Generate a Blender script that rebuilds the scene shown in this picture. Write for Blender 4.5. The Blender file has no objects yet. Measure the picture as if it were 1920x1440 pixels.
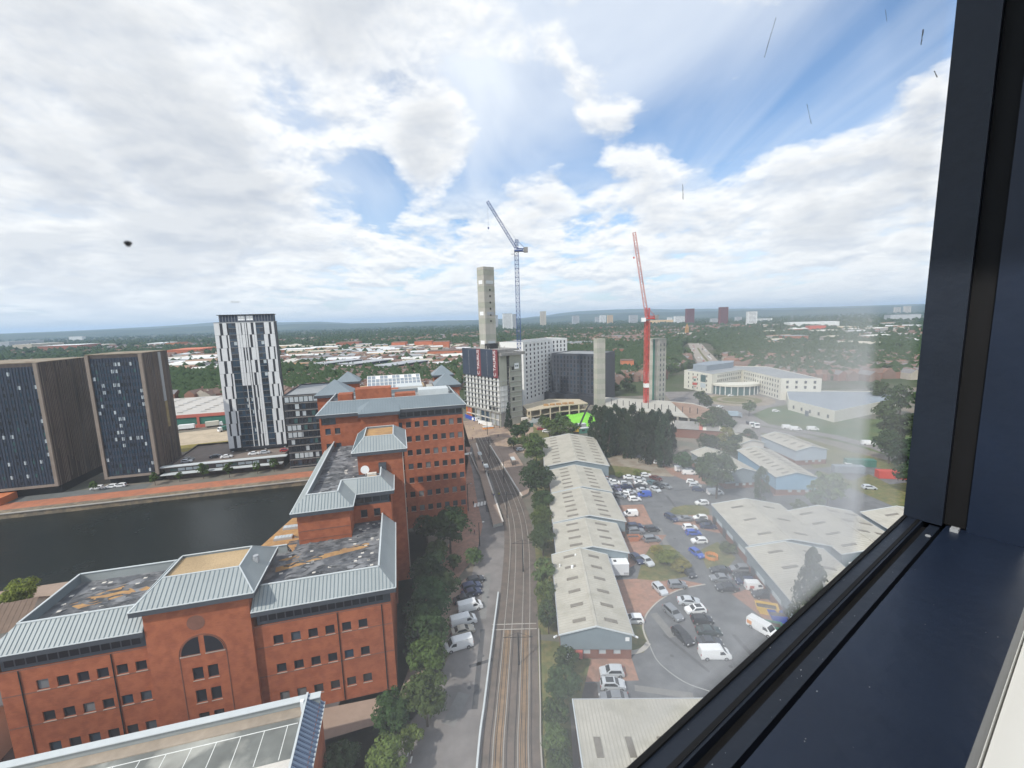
import bpy, math, random
import numpy as np
from mathutils import Vector, Matrix

D = bpy.data
SC = bpy.context.scene
COL = SC.collection
RNG = random.Random(11)
rad = math.radians

# ------------------------------------------------------------------ camera
EYE = 60.0                                   # a high floor of the tower
FPX = 820.0
PIT = math.atan(119 / 820.0)
ROL = math.atan(0.0302)
cp, sp, cr, sr = math.cos(PIT), math.sin(PIT), math.cos(ROL), math.sin(ROL)
cam = D.cameras.new('camera')
cam.sensor_fit = 'HORIZONTAL'
cam.sensor_width = 36.0
cam.lens = 36.0 * FPX / 1920.0
cam.clip_start = 0.02
cam.clip_end = 90000.0
cam.dof.use_dof = True
cam.dof.focus_distance = 250.0
cam.dof.aperture_fstop = 7.0
cam_o = D.objects.new('camera', cam)
COL.objects.link(cam_o)
rv, uvv, fv = (cr, -sr * sp, -sr * cp), (sr, cr * sp, cr * cp), (0, cp, -sp)
cam_o.matrix_world = Matrix(((rv[0], uvv[0], -fv[0], 0), (rv[1], uvv[1], -fv[1], 0), (rv[2], uvv[2], -fv[2], EYE), (0, 0, 0, 1)))
SC.camera = cam_o

# ------------------------------------------------------------------ sun and sky
SUN_EL, SUN_AZ = rad(45), rad(-138)          # azimuth clockwise from +Y: behind and to the left
sd = Vector((math.sin(SUN_AZ) * math.cos(SUN_EL), math.cos(SUN_AZ) * math.cos(SUN_EL), math.sin(SUN_EL)))
sun = D.lights.new('sun', 'SUN')
sun.energy = 3.3
sun.angle = rad(0.9)
sun.color = (1.0, 0.95, 0.87)
sun_o = D.objects.new('sun', sun)
COL.objects.link(sun_o)
sun_o.rotation_euler = sd.to_track_quat('Z', 'Y').to_euler()

W = D.worlds.new('World')
SC.world = W
W.use_nodes = True
wn, wl = W.node_tree.nodes, W.node_tree.links
wn.clear()


def WN(t, **k):
    n = wn.new(t)
    for a, b in k.items():
        setattr(n, a, b)
    return n


def wmath(op, a, b=None, clamp=False):
    n = WN('ShaderNodeMath', operation=op, use_clamp=clamp)
    for i, x in enumerate((a, b)):
        if x is None:
            continue
        if isinstance(x, (int, float)):
            n.inputs[i].default_value = x
        else:
            wl.new(x, n.inputs[i])
    return n.outputs[0]


def wramp(x, stops):
    n = WN('ShaderNodeValToRGB')
    cr_ = n.color_ramp
    while len(cr_.elements) < len(stops):
        cr_.elements.new(0.5)
    for e, (p, c) in zip(cr_.elements, stops):
        e.position = p
        e.color = (c, c, c, 1) if isinstance(c, (int, float)) else (*c, 1)
    wl.new(x, n.inputs[0])
    return n.outputs[0]


def wnoise(vec, scale, detail, rough=0.55, dist=0.0):
    n = WN('ShaderNodeTexNoise')
    n.inputs['Scale'].default_value = scale
    n.inputs['Detail'].default_value = detail
    n.inputs['Roughness'].default_value = rough
    n.inputs['Distortion'].default_value = dist
    wl.new(vec, n.inputs['Vector'])
    return n.outputs['Fac']


def wmix(f, a, b):
    n = WN('ShaderNodeMix', data_type='RGBA')
    for sock, x in ((n.inputs[0], f), (n.inputs[6], a), (n.inputs[7], b)):
        if isinstance(x, (int, float)):
            sock.default_value = x
        elif isinstance(x, tuple):
            sock.default_value = (*x, 1)
        else:
            wl.new(x, sock)
    return n.outputs[2]


def wmap(vec, loc=(0, 0, 0), rot=0.0, scale=(1, 1, 1)):
    n = WN('ShaderNodeMapping')
    n.inputs['Location'].default_value = loc
    n.inputs['Rotation'].default_value = (0, 0, rot)
    n.inputs['Scale'].default_value = scale
    wl.new(vec, n.inputs['Vector'])
    return n.outputs[0]


sky = WN('ShaderNodeTexSky', sky_type='NISHITA')
sky.sun_disc = False
sky.sun_elevation = SUN_EL
sky.sun_rotation = SUN_AZ
sky.altitude = 60
sky.dust_density = 1.2
SKY_K = 0.115
geo = WN('ShaderNodeTexCoord')
sepx = WN('ShaderNodeSeparateXYZ')
wl.new(geo.outputs['Generated'], sepx.inputs[0])
gx, gy, gz_ = sepx.outputs


def deck(base, lift=0.0):
    """Position on a cloud deck overhead; a larger base rounds the clouds towards the horizon."""
    z = wmath('ADD', wmath('MAXIMUM', gz_, 0.0), base + lift)
    c = WN('ShaderNodeCombineXYZ')
    wl.new(wmath('DIVIDE', gx, z), c.inputs[0])
    wl.new(wmath('DIVIDE', gy, z), c.inputs[1])
    return c.outputs[0]


def look(x, y):
    u, v = (x - 960) / FPX, (720 - y) / FPX
    r, t = u * cr + v * sr, -u * sr + v * cr
    return Vector((r, cp + t * sp, -sp + t * cp)).normalized()


# where the big cloud banks and the blue gaps of this afternoon stand
BANKS = [(90, 130, 380, .50), (420, 70, 230, .42), (770, 80, 200, .50), (250, 340, 220, .30), (822, 268, 95, .60), (1005, 378, 80, .50), (1260, 335, 150, .34), (1650, 330, 170, .55), (1130, 190, 70, .30), (600, 425, 100, .34), (420, 430, 150, .30), (1430, 420, 130, .30), (1010, 120, 80, .15),
         (590, 270, 170, -.36), (965, 235, 115, -.55), (1100, 320, 55, -.25), (1450, 150, 220, -.55), (1200, 70, 110, -.35), (1640, 90, 130, -.45), (880, 365, 60, -.40), (700, 345, 70, -.35)]
bank = None
for bx_, by_, br_, bw_ in BANKS:
    c_ = look(bx_, by_)
    dt = WN('ShaderNodeVectorMath', operation='DOT_PRODUCT')
    wl.new(geo.outputs['Generated'], dt.inputs[0])
    dt.inputs[1].default_value = c_
    ang = br_ / FPX * 0.82
    mr_ = WN('ShaderNodeMapRange', interpolation_type='SMOOTHSTEP')
    mr_.inputs['From Min'].default_value = math.cos(ang * 1.25)
    mr_.inputs['From Max'].default_value = math.cos(ang * 0.25)
    mr_.inputs['To Max'].default_value = bw_
    wl.new(dt.outputs['Value'], mr_.inputs['Value'])
    bank = mr_.outputs[0] if bank is None else wmath('ADD', bank, mr_.outputs[0])


def cumulus(vec):
    big = wnoise(wmap(vec, (1.9, -9.3, 0)), 0.8, 1.5, 0.5)
    fine = wnoise(wmap(vec, (7, 3, 0)), 3.1, 11.0, 0.60, 0.15)
    return wmath('ADD', wmath('ADD', wmath('MULTIPLY', big, 0.35), wmath('MULTIPLY', fine, 0.85)), wmath('MULTIPLY', bank, 0.30))


d0 = cumulus(deck(0.22))
d1 = cumulus(deck(0.22, 0.022))                # a step upwards: bright tops, grey undersides
cov = wramp(d0, [(0.0, 0.0), (0.565, 0.0), (0.62, 0.50), (0.68, 0.86), (0.80, 1.0)])
lit = wmath('ADD', 0.64, wmath('MULTIPLY', wmath('SUBTRACT', d0, d1), 5.5), True)
thick = wramp(d0, [(0.0, 0.0), (0.70, 0.0), (0.88, 1.0)])
# thin veils of high cloud, drawn out along the wind
plane = deck(0.09)
ps = wmap(plane, (1.3, 0.4, 0), rad(-24), (1.0, 0.30, 1))
st = wnoise(ps, 0.85, 7.0, 0.52, 0.9)
st2 = wnoise(wmap(plane, (5, 2, 0)), 0.45, 2.0)
streak = wramp(wmath('ADD', st, wmath('MULTIPLY', st2, 0.45)), [(0.0, 0.0), (0.57, 0.03), (0.72, 0.50), (0.88, 0.90), (1.0, 0.95)])
# small flat-based clouds close to the horizon
pl = wmap(deck(0.105), (0.3, 8.2, 0), 0, (1.0, 0.62, 1))
dl = wnoise(pl, 1.75, 9.0, 0.60)
dl2 = wnoise(wmap(deck(0.105, 0.008), (0.3, 8.2, 0), 0, (1.0, 0.62, 1)), 1.75, 9.0, 0.60)
lowc = wmath('MULTIPLY', wramp(dl, [(0, 0), (0.44, 0.0), (0.50, 0.85), (0.58, 1), (1, 1)]), wramp(gz_, [(0.0, 1.0), (0.20, 1.0), (0.30, 0.0)]))
lowlit = wmath('ADD', 0.62, wmath('MULTIPLY', wmath('SUBTRACT', dl, dl2), 6.0), True)

skyc = WN('ShaderNodeMix', data_type='RGBA', blend_type='MULTIPLY')
skyc.inputs[0].default_value = 1.0
wl.new(sky.outputs[0], skyc.inputs[6])
skyc.inputs[7].default_value = (SKY_K * 0.86, SKY_K * 1.18, SKY_K * 1.42, 1)
base = skyc.outputs[2]
c1 = wmix(streak, base, (0.90, 0.95, 1.02))
c2 = wmix(lowc, c1, wmix(lowlit, (0.62, 0.67, 0.75), (1.06, 1.05, 1.02)))
cc = wmix(lit, (0.64, 0.68, 0.75), (1.06, 1.05, 1.03))
cc = wmix(wmath('MULTIPLY', thick, 0.6), cc, (0.52, 0.555, 0.615))
c3 = wmix(cov, c2, cc)
hz = wramp(gz_, [(0.0, 0.80), (0.03, 0.58), (0.09, 0.22), (0.25, 0.0)])
c4 = wmix(hz, c3, (0.96, 0.99, 1.01))
bg = WN('ShaderNodeBackground')
wl.new(c4, bg.inputs['Color'])
bg.inputs['Strength'].default_value = 1.0
wo = WN('ShaderNodeOutputWorld')
wl.new(bg.outputs[0], wo.inputs['Surface'])

SC.view_settings.view_transform = 'Standard'
SC.view_settings.look = 'None'
SC.view_settings.exposure = 0.17
SC.view_settings.gamma = 1.0
SC.view_settings.use_curve_mapping = False
SC.render.engine = 'CYCLES'
SC.cycles.max_bounces = 6
SC.cycles.transparent_max_bounces = 16
SC.cycles.volume_bounces = 3
SC.cycles.volume_max_steps = 64


# ------------------------------------------------------------------ helpers
def ray(x, y):
    u, v = (x - 960) / FPX, (720 - y) / FPX
    r, t = u * cr + v * sr, -u * sr + v * cr
    return (r, cp + t * sp, -sp + t * cp)


def G(x, y, z=0.0):
    """Where the line of sight through a photo position meets the level z."""
    a = ray(x, y)
    s = (z - EYE) / a[2]
    return Vector((a[0] * s, a[1] * s, z))


def Zat(x, y, Y):
    a = ray(x, y)
    s = Y / a[1]
    return Vector((a[0] * s, Y, EYE + a[2] * s))


class MB:
    def __init__(s):
        s.v, s.f, s.m = [], [], []
        s.M = None

    def add(s, vs, fs, mi=0):
        o = len(s.v)
        if s.M is not None:
            vs = [tuple(s.M @ Vector(p)) for p in vs]
        s.v += [tuple(p) for p in vs]
        for f in fs:
            s.f.append(tuple(i + o for i in f))
            s.m.append(mi)
        return s

    def poly(s, pts, mi=0):
        return s.add(pts, [tuple(range(len(pts)))], mi)

    def box(s, x0, x1, y0, y1, z0, z1, mi=0):
        vs = [(x, y, z) for z in (z0, z1) for y in (y0, y1) for x in (x0, x1)]
        return s.add(vs, [(0, 2, 3, 1), (4, 5, 7, 6), (0, 1, 5, 4), (2, 6, 7, 3), (0, 4, 6, 2), (1, 3, 7, 5)], mi)

    def prism(s, pts, z0, z1, mi=0, top=None):
        a = sum(pts[i][0] * pts[(i + 1) % len(pts)][1] - pts[(i + 1) % len(pts)][0] * pts[i][1] for i in range(len(pts)))
        if a < 0:
            pts = pts[::-1]
        n = len(pts)
        vs = [(p[0], p[1], z0) for p in pts] + [(p[0], p[1], z1) for p in pts]
        s.add(vs, [(i, (i + 1) % n, n + (i + 1) % n, n + i) for i in range(n)], mi)
        s.add([(p[0], p[1], z1) for p in pts], [tuple(range(n))], mi if top is None else top)
        return s

    def tube(s, p, q, r, n=6, mi=0, r2=None):
        p, q = Vector(p), Vector(q)
        ax = (q - p).normalized()
        e1 = ax.orthogonal().normalized()
        e2 = ax.cross(e1)
        r2 = r if r2 is None else r2
        vs = []
        for c, rr in ((p, r), (q, r2)):
            for i in range(n):
                a = 2 * math.pi * i / n
                vs.append(c + (e1 * math.cos(a) + e2 * math.sin(a)) * rr)
        fs = [(i, (i + 1) % n, n + (i + 1) % n, n + i) for i in range(n)]
        fs += [tuple(range(n - 1, -1, -1)), tuple(range(n, 2 * n))]
        return s.add(vs, fs, mi)

    def bar(s, p, q, w, h, mi=0):
        """A square-cut bar from p to q."""
        p, q = Vector(p), Vector(q)
        ax = (q - p).normalized()
        sd_ = ax.cross(Vector((0, 0, 1)))
        sd_ = Vector((1, 0, 0)) if sd_.length < 1e-4 else sd_.normalized()
        up = sd_.cross(ax)
        vs = [c + sd_ * a + up * b for c in (p, q) for a, b in ((-w / 2, -h / 2), (w / 2, -h / 2), (w / 2, h / 2), (-w / 2, h / 2))]
        return s.add(vs, [(0, 1, 5, 4), (1, 2, 6, 5), (2, 3, 7, 6), (3, 0, 4, 7), (3, 2, 1, 0), (4, 5, 6, 7)], mi)

    def mesh(s, name, mats, smooth=False):
        me = D.meshes.new(name)
        me.from_pydata(s.v, [], s.f)
        for m in mats:
            me.materials.append(m)
        if len(mats) > 1:
            me.polygons.foreach_set('material_index', s.m)
        if smooth:
            me.polygons.foreach_set('use_smooth', [True] * len(me.polygons))
        me.update()
        return me


def put(name, me, parent=None, loc=(0, 0, 0), rz=0.0, label=None, cat=None, group=None, kind=None, scale=None):
    o = D.objects.new(name, me)
    COL.objects.link(o)
    o.location = loc
    if rz:
        o.rotation_euler = (0, 0, rz)
    if scale is not None:
        o.scale = scale if isinstance(scale, tuple) else (scale,) * 3
    if parent is not None:
        o.parent = parent
    for k, v in (('label', label), ('category', cat), ('group', group), ('kind', kind)):
        if v:
            o[k] = v
    return o


def thing(name, label, cat, loc=(0, 0, 0), rz=0.0, group=None):
    return put(name, None, None, loc, rz, label, cat, group)


def part(name, mb, mats, parent, **k):
    mats = mats if isinstance(mats, (list, tuple)) else [mats]
    sm = k.pop('smooth', False)
    return put(name, mb.mesh(name, mats, sm), parent, **k)


def struct(name, mb, mats, **k):
    return part(name, mb, mats, None, kind='structure', **k)


def lin(c):
    """A colour given as sRGB 0-255, turned to linear."""
    return tuple(((x / 255) / 12.92 if x / 255 <= 0.04045 else ((x / 255 + 0.055) / 1.055) ** 2.4) for x in c)


# ------------------------------------------------------------------ materials
def mat(name, col, rough=0.8, var=0.15, scale=0.5, spec=0.3, metal=0.0, col2=None, blot=0.12, bump=0.0, bscale=4.0, streak=0.0, objcol=False, coat=0.0, thr=(0.42, 0.6)):
    m = D.materials.new(name)
    m.use_nodes = True
    n, l = m.node_tree.nodes, m.node_tree.links
    b = n['Principled BSDF']
    b.inputs['Roughness'].default_value = rough
    b.inputs['Specular IOR Level'].default_value = spec
    b.inputs['Metallic'].default_value = metal
    if coat:
        b.inputs['Coat Weight'].default_value = coat
        b.inputs['Coat Roughness'].default_value = 0.08
    g = n.new('ShaderNodeNewGeometry')
    pos = g.outputs['Position']
    t1 = n.new('ShaderNodeTexNoise')
    t1.inputs['Scale'].default_value = scale
    t1.inputs['Detail'].default_value = 7
    t1.inputs['Roughness'].default_value = 0.62
    if streak:
        mp = n.new('ShaderNodeMapping')
        mp.inputs['Scale'].default_value = (1, 1, streak)
        l.new(pos, mp.inputs[0])
        l.new(mp.outputs[0], t1.inputs['Vector'])
    else:
        l.new(pos, t1.inputs['Vector'])
    t2 = n.new('ShaderNodeTexNoise')
    t2.inputs['Scale'].default_value = blot
    t2.inputs['Detail'].default_value = 4
    l.new(pos, t2.inputs['Vector'])
    ad = n.new('ShaderNodeMath')
    ad.operation = 'ADD'
    l.new(t1.outputs['Fac'], ad.inputs[0])
    l.new(t2.outputs['Fac'], ad.inputs[1])
    mr = n.new('ShaderNodeMapRange')
    mr.inputs['From Min'].default_value = 0.65
    mr.inputs['From Max'].default_value = 1.35
    mr.inputs['To Min'].default_value = 1 - var
    mr.inputs['To Max'].default_value = 1 + var
    l.new(ad.outputs[0], mr.inputs[0])
    mx = n.new('ShaderNodeMix')
    mx.data_type = 'RGBA'
    mx.blend_type = 'MULTIPLY'
    mx.inputs[0].default_value = 1
    if objcol:
        oi = n.new('ShaderNodeObjectInfo')
        l.new(oi.outputs['Color'], mx.inputs[6])
    elif col2 is not None:
        m2 = n.new('ShaderNodeMix')
        m2.data_type = 'RGBA'
        m2.inputs[6].default_value = (*col, 1)
        m2.inputs[7].default_value = (*col2, 1)
        rp = n.new('ShaderNodeMapRange')
        rp.inputs['From Min'].default_value = thr[0]
        rp.inputs['From Max'].default_value = thr[1]
        t3 = n.new('ShaderNodeTexNoise')
        t3.inputs['Scale'].default_value = scale * 0.6
        t3.inputs['Detail'].default_value = 6
        mp3 = n.new('ShaderNodeMapping')
        mp3.inputs['Location'].default_value = (31, 17, 5)
        l.new(pos, mp3.inputs[0])
        l.new(mp3.outputs[0], t3.inputs['Vector'])
        l.new(t3.outputs['Fac'], rp.inputs[0])
        l.new(rp.outputs[0], m2.inputs[0])
        l.new(m2.outputs[2], mx.inputs[6])
    else:
        mx.inputs[6].default_value = (*col, 1)
    l.new(mr.outputs[0], mx.inputs[7])
    l.new(mx.outputs[2], b.inputs['Base Color'])
    if bump:
        t4 = n.new('ShaderNodeTexNoise')
        t4.inputs['Scale'].default_value = bscale
        t4.inputs['Detail'].default_value = 5
        l.new(pos, t4.inputs['Vector'])
        bp = n.new('ShaderNodeBump')
        bp.inputs['Strength'].default_value = bump
        bp.inputs['Distance'].default_value = 0.1
        l.new(t4.outputs['Fac'], bp.inputs['Height'])
        l.new(bp.outputs[0], b.inputs['Normal'])
    return m


def leafmat(name, col, dark=None):
    m = D.materials.new(name)
    m.use_nodes = True
    n, l = m.node_tree.nodes, m.node_tree.links
    n.clear()
    out = n.new('ShaderNodeOutputMaterial')
    g = n.new('ShaderNodeNewGeometry')
    t = n.new('ShaderNodeTexNoise')
    t.inputs['Scale'].default_value = 0.9
    t.inputs['Detail'].default_value = 5
    l.new(g.outputs['Position'], t.inputs['Vector'])
    oi = n.new('ShaderNodeObjectInfo')
    a = n.new('ShaderNodeMath')
    a.operation = 'MULTIPLY_ADD'
    a.inputs[1].default_value = 0.22
    l.new(oi.outputs['Random'], a.inputs[0])
    l.new(t.outputs['Fac'], a.inputs[2])
    rp = n.new('ShaderNodeValToRGB')
    d_ = dark or tuple(c * 0.5 for c in col)
    rp.color_ramp.elements[0].position = 0.36
    rp.color_ramp.elements[0].color = (*d_, 1)
    rp.color_ramp.elements[1].position = 0.86
    rp.color_ramp.elements[1].color = (*[min(1, c * 1.6) for c in col], 1)
    l.new(a.outputs[0], rp.inputs[0])
    mx = n.new('ShaderNodeMix')
    mx.data_type = 'RGBA'
    mx.blend_type = 'MULTIPLY'
    mx.inputs[0].default_value = 1
    l.new(rp.outputs[0], mx.inputs[6])
    l.new(oi.outputs['Color'], mx.inputs[7])
    df = n.new('ShaderNodeBsdfDiffuse')
    tr = n.new('ShaderNodeBsdfTranslucent')
    l.new(mx.outputs[2], df.inputs['Color'])
    l.new(mx.outputs[2], tr.inputs['Color'])
    ms = n.new('ShaderNodeMixShader')
    ms.inputs[0].default_value = 0.25
    l.new(df.outputs[0], ms.inputs[1])
    l.new(tr.outputs[0], ms.inputs[2])
    l.new(ms.outputs[0], out.inputs['Surface'])
    return m


def glassy(name, col, rough=0.08, spec=0.6):
    return mat(name, col, rough, 0.12, 0.3, spec)


mBrick = mat('red_brick', (0.35, 0.112, 0.055), 0.85, 0.22, 1.3, 0.2, blot=0.10, col2=(0.285, 0.088, 0.045), streak=7.0)
mBrickD = mat('brown_brick', (0.20, 0.095, 0.07), 0.9, 0.2, 1.2, 0.2)
mBand = mat('dark_cladding_band', (0.055, 0.062, 0.075), 0.5, 0.15, 1.0, 0.4)
mRoofM = mat('grey_green_standing_seam', (0.295, 0.32, 0.318), 0.5, 0.10, 0.35, 0.4, blot=0.15)
mRibM = mat('seam_rib', (0.16, 0.20, 0.22), 0.55, 0.1, 0.5, 0.3)
mRoofT = mat('slate_grey_metal', (0.18, 0.215, 0.235), 0.5, 0.10, 0.3, 0.4)
mTrim = mat('pale_trim', (0.52, 0.55, 0.55), 0.6, 0.08, 1.0, 0.3)
mMembr = mat('wrinkled_membrane', (0.10, 0.105, 0.115), 0.75, 0.5, 0.7, 0.3, col2=(0.20, 0.20, 0.205), bump=1.0, bscale=0.9, thr=(0.45, 0.55))
mSand = mat('bare_ochre_board', (0.42, 0.25, 0.11), 0.9, 0.2, 1.2, 0.1, col2=(0.34, 0.20, 0.10))
mGravel = mat('roof_gravel', (0.40, 0.29, 0.17), 0.95, 0.35, 5.0, 0.1)
mSlab = mat('concrete_slab', (0.62, 0.58, 0.52), 0.9, 0.12, 2.0, 0.1)
mConc = mat('grey_concrete', (0.42, 0.40, 0.35), 0.9, 0.14, 0.6, 0.2, streak=0.25)
mConcG = mat('green_grey_concrete', (0.36, 0.36, 0.30), 0.9, 0.16, 0.6, 0.2, streak=0.25)
mConcD = mat('dark_concrete', (0.26, 0.25, 0.235), 0.9, 0.22, 0.7, 0.2, streak=0.3)
mWin = glassy('dark_window_glass', (0.022, 0.026, 0.034))
mWinB = glassy('blue_window_glass', (0.030, 0.055, 0.085))
mWinP = mat('pale_blind', (0.45, 0.50, 0.52), 0.5, 0.15, 0.8)
mWinG = glassy('green_window_glass', (0.05, 0.11, 0.11))
mFrame = mat('window_frame_dark', (0.05, 0.055, 0.065), 0.5, 0.05, 1)
mFrameL = mat('window_frame_light', (0.40, 0.40, 0.40), 0.6, 0.05, 1)
mSill = mat('stone_sill', (0.40, 0.33, 0.28), 0.8, 0.1, 2)
mWhiteP = mat('white_panel', (0.74, 0.73, 0.70), 0.6, 0.07, 0.7, 0.3)
mGreyP = mat('grey_white_panel', (0.66, 0.67, 0.67), 0.55, 0.08, 0.8, 0.35)
mNavy = mat('navy_cladding', (0.030, 0.042, 0.068), 0.5, 0.25, 0.8, 0.4, streak=0.2)
mBlackP = mat('charcoal_cladding', (0.026, 0.029, 0.037), 0.5, 0.3, 0.6, 0.4, streak=0.3)
mBrownC = mat('dark_brown_cladding', (0.078, 0.063, 0.057), 0.55, 0.6, 0.5, 0.35, blot=0.06, streak=0.12)
mBronze = mat('bronze_frame', (0.25, 0.205, 0.17), 0.6, 0.15, 0.6)
mAsph = mat('asphalt', (0.150, 0.152, 0.155), 0.92, 0.2, 0.5, 0.2, blot=0.05, col2=(0.118, 0.121, 0.125))
mStreet = mat('worn_asphalt', (0.205, 0.188, 0.178), 0.92, 0.26, 0.35, 0.2, blot=0.07, col2=(0.175, 0.162, 0.155))
mTramB = mat('tram_bed', (0.155, 0.125, 0.105), 0.95, 0.18, 0.9, 0.1, col2=(0.125, 0.105, 0.09))
mOchre = mat('ochre_track_slab', (0.27, 0.185, 0.115), 0.95, 0.2, 1.0, 0.1, col2=(0.21, 0.15, 0.10))
mRail = mat('steel_rail', (0.34, 0.31, 0.27), 0.45, 0.1, 2, 0.5, metal=0.3)
mPaver = mat('red_paving', (0.34, 0.195, 0.145), 0.92, 0.22, 1.2, 0.1, col2=(0.27, 0.17, 0.13))
mPave = mat('buff_paving', (0.32, 0.24, 0.19), 0.92, 0.15, 0.8, 0.1)
mKerb = mat('kerb_stone', (0.40, 0.37, 0.33), 0.9, 0.1, 2)
mPaint = mat('road_paint', (0.70, 0.70, 0.66), 0.8, 0.15, 2)
mGrass = mat('dry_grass', (0.115, 0.125, 0.050), 0.95, 0.3, 1.2, 0.1, col2=(0.17, 0.15, 0.065))
mField = mat('mown_field', (0.075, 0.115, 0.045), 0.95, 0.2, 0.15, 0.1, blot=0.03, col2=(0.10, 0.12, 0.05))
mDirt = mat('bare_yard', (0.30, 0.26, 0.205), 0.95, 0.2, 0.4, 0.1, col2=(0.24, 0.19, 0.14))
mUnitR = mat('beige_roof_sheet', (0.43, 0.405, 0.345), 0.75, 0.15, 0.45, 0.3, blot=0.2, col2=(0.35, 0.33, 0.27), thr=(0.52, 0.72))
mUnitRib = mat('roof_sheet_rib', (0.38, 0.355, 0.30), 0.75, 0.06, 0.5)
mUnitL = mat('rooflight_strip', (0.19, 0.17, 0.14), 0.6, 0.2, 1.0)
mUnitC = mat('blue_grey_cladding', (0.20, 0.245, 0.27), 0.6, 0.1, 0.6)
mUnitB = mat('pale_blue_cladding', (0.22, 0.38, 0.52), 0.6, 0.08, 0.6)
mCream = mat('cream_render', (0.62, 0.595, 0.51), 0.8, 0.06, 0.4)
mGreyR = mat('grey_flat_roof', (0.27, 0.28, 0.285), 0.85, 0.14, 0.3, 0.2, blot=0.06)
mBlueR = mat('blue_grey_roof', (0.24, 0.275, 0.31), 0.8, 0.1, 0.2, 0.2, blot=0.05)
mRed = mat('red_paint', (0.50, 0.065, 0.045), 0.5, 0.1, 1)
mRedF = mat('faded_red_steel', (0.48, 0.14, 0.105), 0.6, 0.12, 1)
mCraneB = mat('blue_crane_paint', (0.030, 0.070, 0.22), 0.5, 0.1, 1)
mCraneR = mat('red_crane_paint', (0.55, 0.060, 0.045), 0.5, 0.1, 1)
mYell = mat('yellow_paint', (0.62, 0.40, 0.06), 0.6, 0.1, 1)
mOrange = mat('orange_paint', (0.70, 0.27, 0.06), 0.6, 0.1, 1)
mBlueS = mat('blue_paint', (0.03, 0.075, 0.38), 0.5, 0.12, 1)
mGreenS = mat('green_paint', (0.05, 0.17, 0.13), 0.6, 0.15, 1)
mLime = mat('lime_netting', (0.20, 0.54, 0.05), 0.8, 0.12, 0.6)
mDarkM = mat('dark_metal', (0.022, 0.023, 0.025), 0.6, 0.1, 1)
mGalv = mat('galvanised_metal', (0.36, 0.37, 0.38), 0.5, 0.1, 1, 0.4)
mTyre = mat('tyre_rubber', (0.018, 0.018, 0.018), 0.9, 0.1, 1)
mRim = mat('alloy_rim', (0.38, 0.38, 0.39), 0.4, 0.05, 1, 0.5, metal=0.5)
mCar = mat('car_paint', (1, 1, 1), 0.35, 0.04, 1.5, 0.5, objcol=True, coat=0.35)
mCarG = glassy('car_glass', (0.018, 0.022, 0.027), 0.08, 0.7)
mLamp = mat('headlamp_lens', (0.70, 0.71, 0.72), 0.2, 0.05, 1, 0.6)
mTail = mat('tail_lamp_lens', (0.35, 0.02, 0.02), 0.3, 0.05, 1, 0.5)
mBark = mat('bark', (0.085, 0.065, 0.05), 0.95, 0.2, 2)
mLeaf = leafmat('mid_green_leaves', (0.078, 0.122, 0.042))
mLeafD = leafmat('dark_green_leaves', (0.042, 0.070, 0.031))
mLeafY = leafmat('yellow_green_leaves', (0.19, 0.19, 0.055), (0.10, 0.11, 0.03))
mConif = leafmat('conifer_needles', (0.026, 0.044, 0.024))
mRoofBr = mat('brown_roof_tile', (0.17, 0.12, 0.09), 0.9, 0.2, 0.8)
mObj = mat('tinted_wall', (1, 1, 1), 0.85, 0.12, 0.3, objcol=True)
mWhite = mat('white_paint', (0.80, 0.80, 0.79), 0.5, 0.05, 1)

HAZE = 7.0e-5

PANE_VEIL = 1.2  # density of the pane's milky veil, in place of room reflections
# ------------------------------------------------------------------ the office frame: u along its long front, v away from the eye
TH = rad(14.5)
tc, ts = math.cos(TH), math.sin(TH)
OX, OY = -20.6, 64.9


def UV(u, v, z=0.0):
    return Vector((OX + u * tc - v * ts, OY + u * ts + v * tc, z))


def uv_of(p):
    x, y = p[0] - OX, p[1] - OY
    return (x * tc + y * ts, -x * ts + y * tc)


# ------------------------------------------------------------------ ground with the dock cut into it
def gmat():
    m = D.materials.new('patchwork_land')
    m.use_nodes = True
    n, l = m.node_tree.nodes, m.node_tree.links
    b = n['Principled BSDF']
    b.inputs['Roughness'].default_value = 0.95
    b.inputs['Specular IOR Level'].default_value = 0.1
    g = n.new('ShaderNodeNewGeometry')

    def tex(scale, det, off):
        mp = n.new('ShaderNodeMapping')
        mp.inputs['Location'].default_value = off
        l.new(g.outputs['Position'], mp.inputs[0])
        t = n.new('ShaderNodeTexNoise')
        t.inputs['Scale'].default_value = scale
        t.inputs['Detail'].default_value = det
        t.inputs['Roughness'].default_value = 0.6
        l.new(mp.outputs[0], t.inputs['Vector'])
        return t.outputs['Fac']
    r1 = n.new('ShaderNodeValToRGB')
    e = r1.color_ramp.elements
    e[0].position, e[0].color = 0.38, (0.035, 0.055, 0.024, 1)
    e[1].position, e[1].color = 0.70, (0.16, 0.125, 0.095, 1)
    x = e.new(0.50); x.color = (0.060, 0.078, 0.034, 1)
    x = e.new(0.58); x.color = (0.115, 0.10, 0.08, 1)
    l.new(tex(0.006, 9, (0, 0, 0)), r1.inputs[0])
    l.new(r1.outputs[0], b.inputs['Base Color'])
    return m


mLand = gmat()
HU0, HU1, HV0, HV1 = -330.0, -24.0, 56.0, 113.5
mb = MB()
us, vs_ = [-21000, HU0, HU1, 21000], [-600, HV0, HV1, 21000]
for i in range(3):
    for j in range(3):
        if i == 1 and j == 1:
            continue
        mb.poly([UV(us[i], vs_[j]), UV(us[i + 1], vs_[j]), UV(us[i + 1], vs_[j + 1]), UV(us[i], vs_[j + 1])])
struct('ground', mb, mLand)

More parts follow.
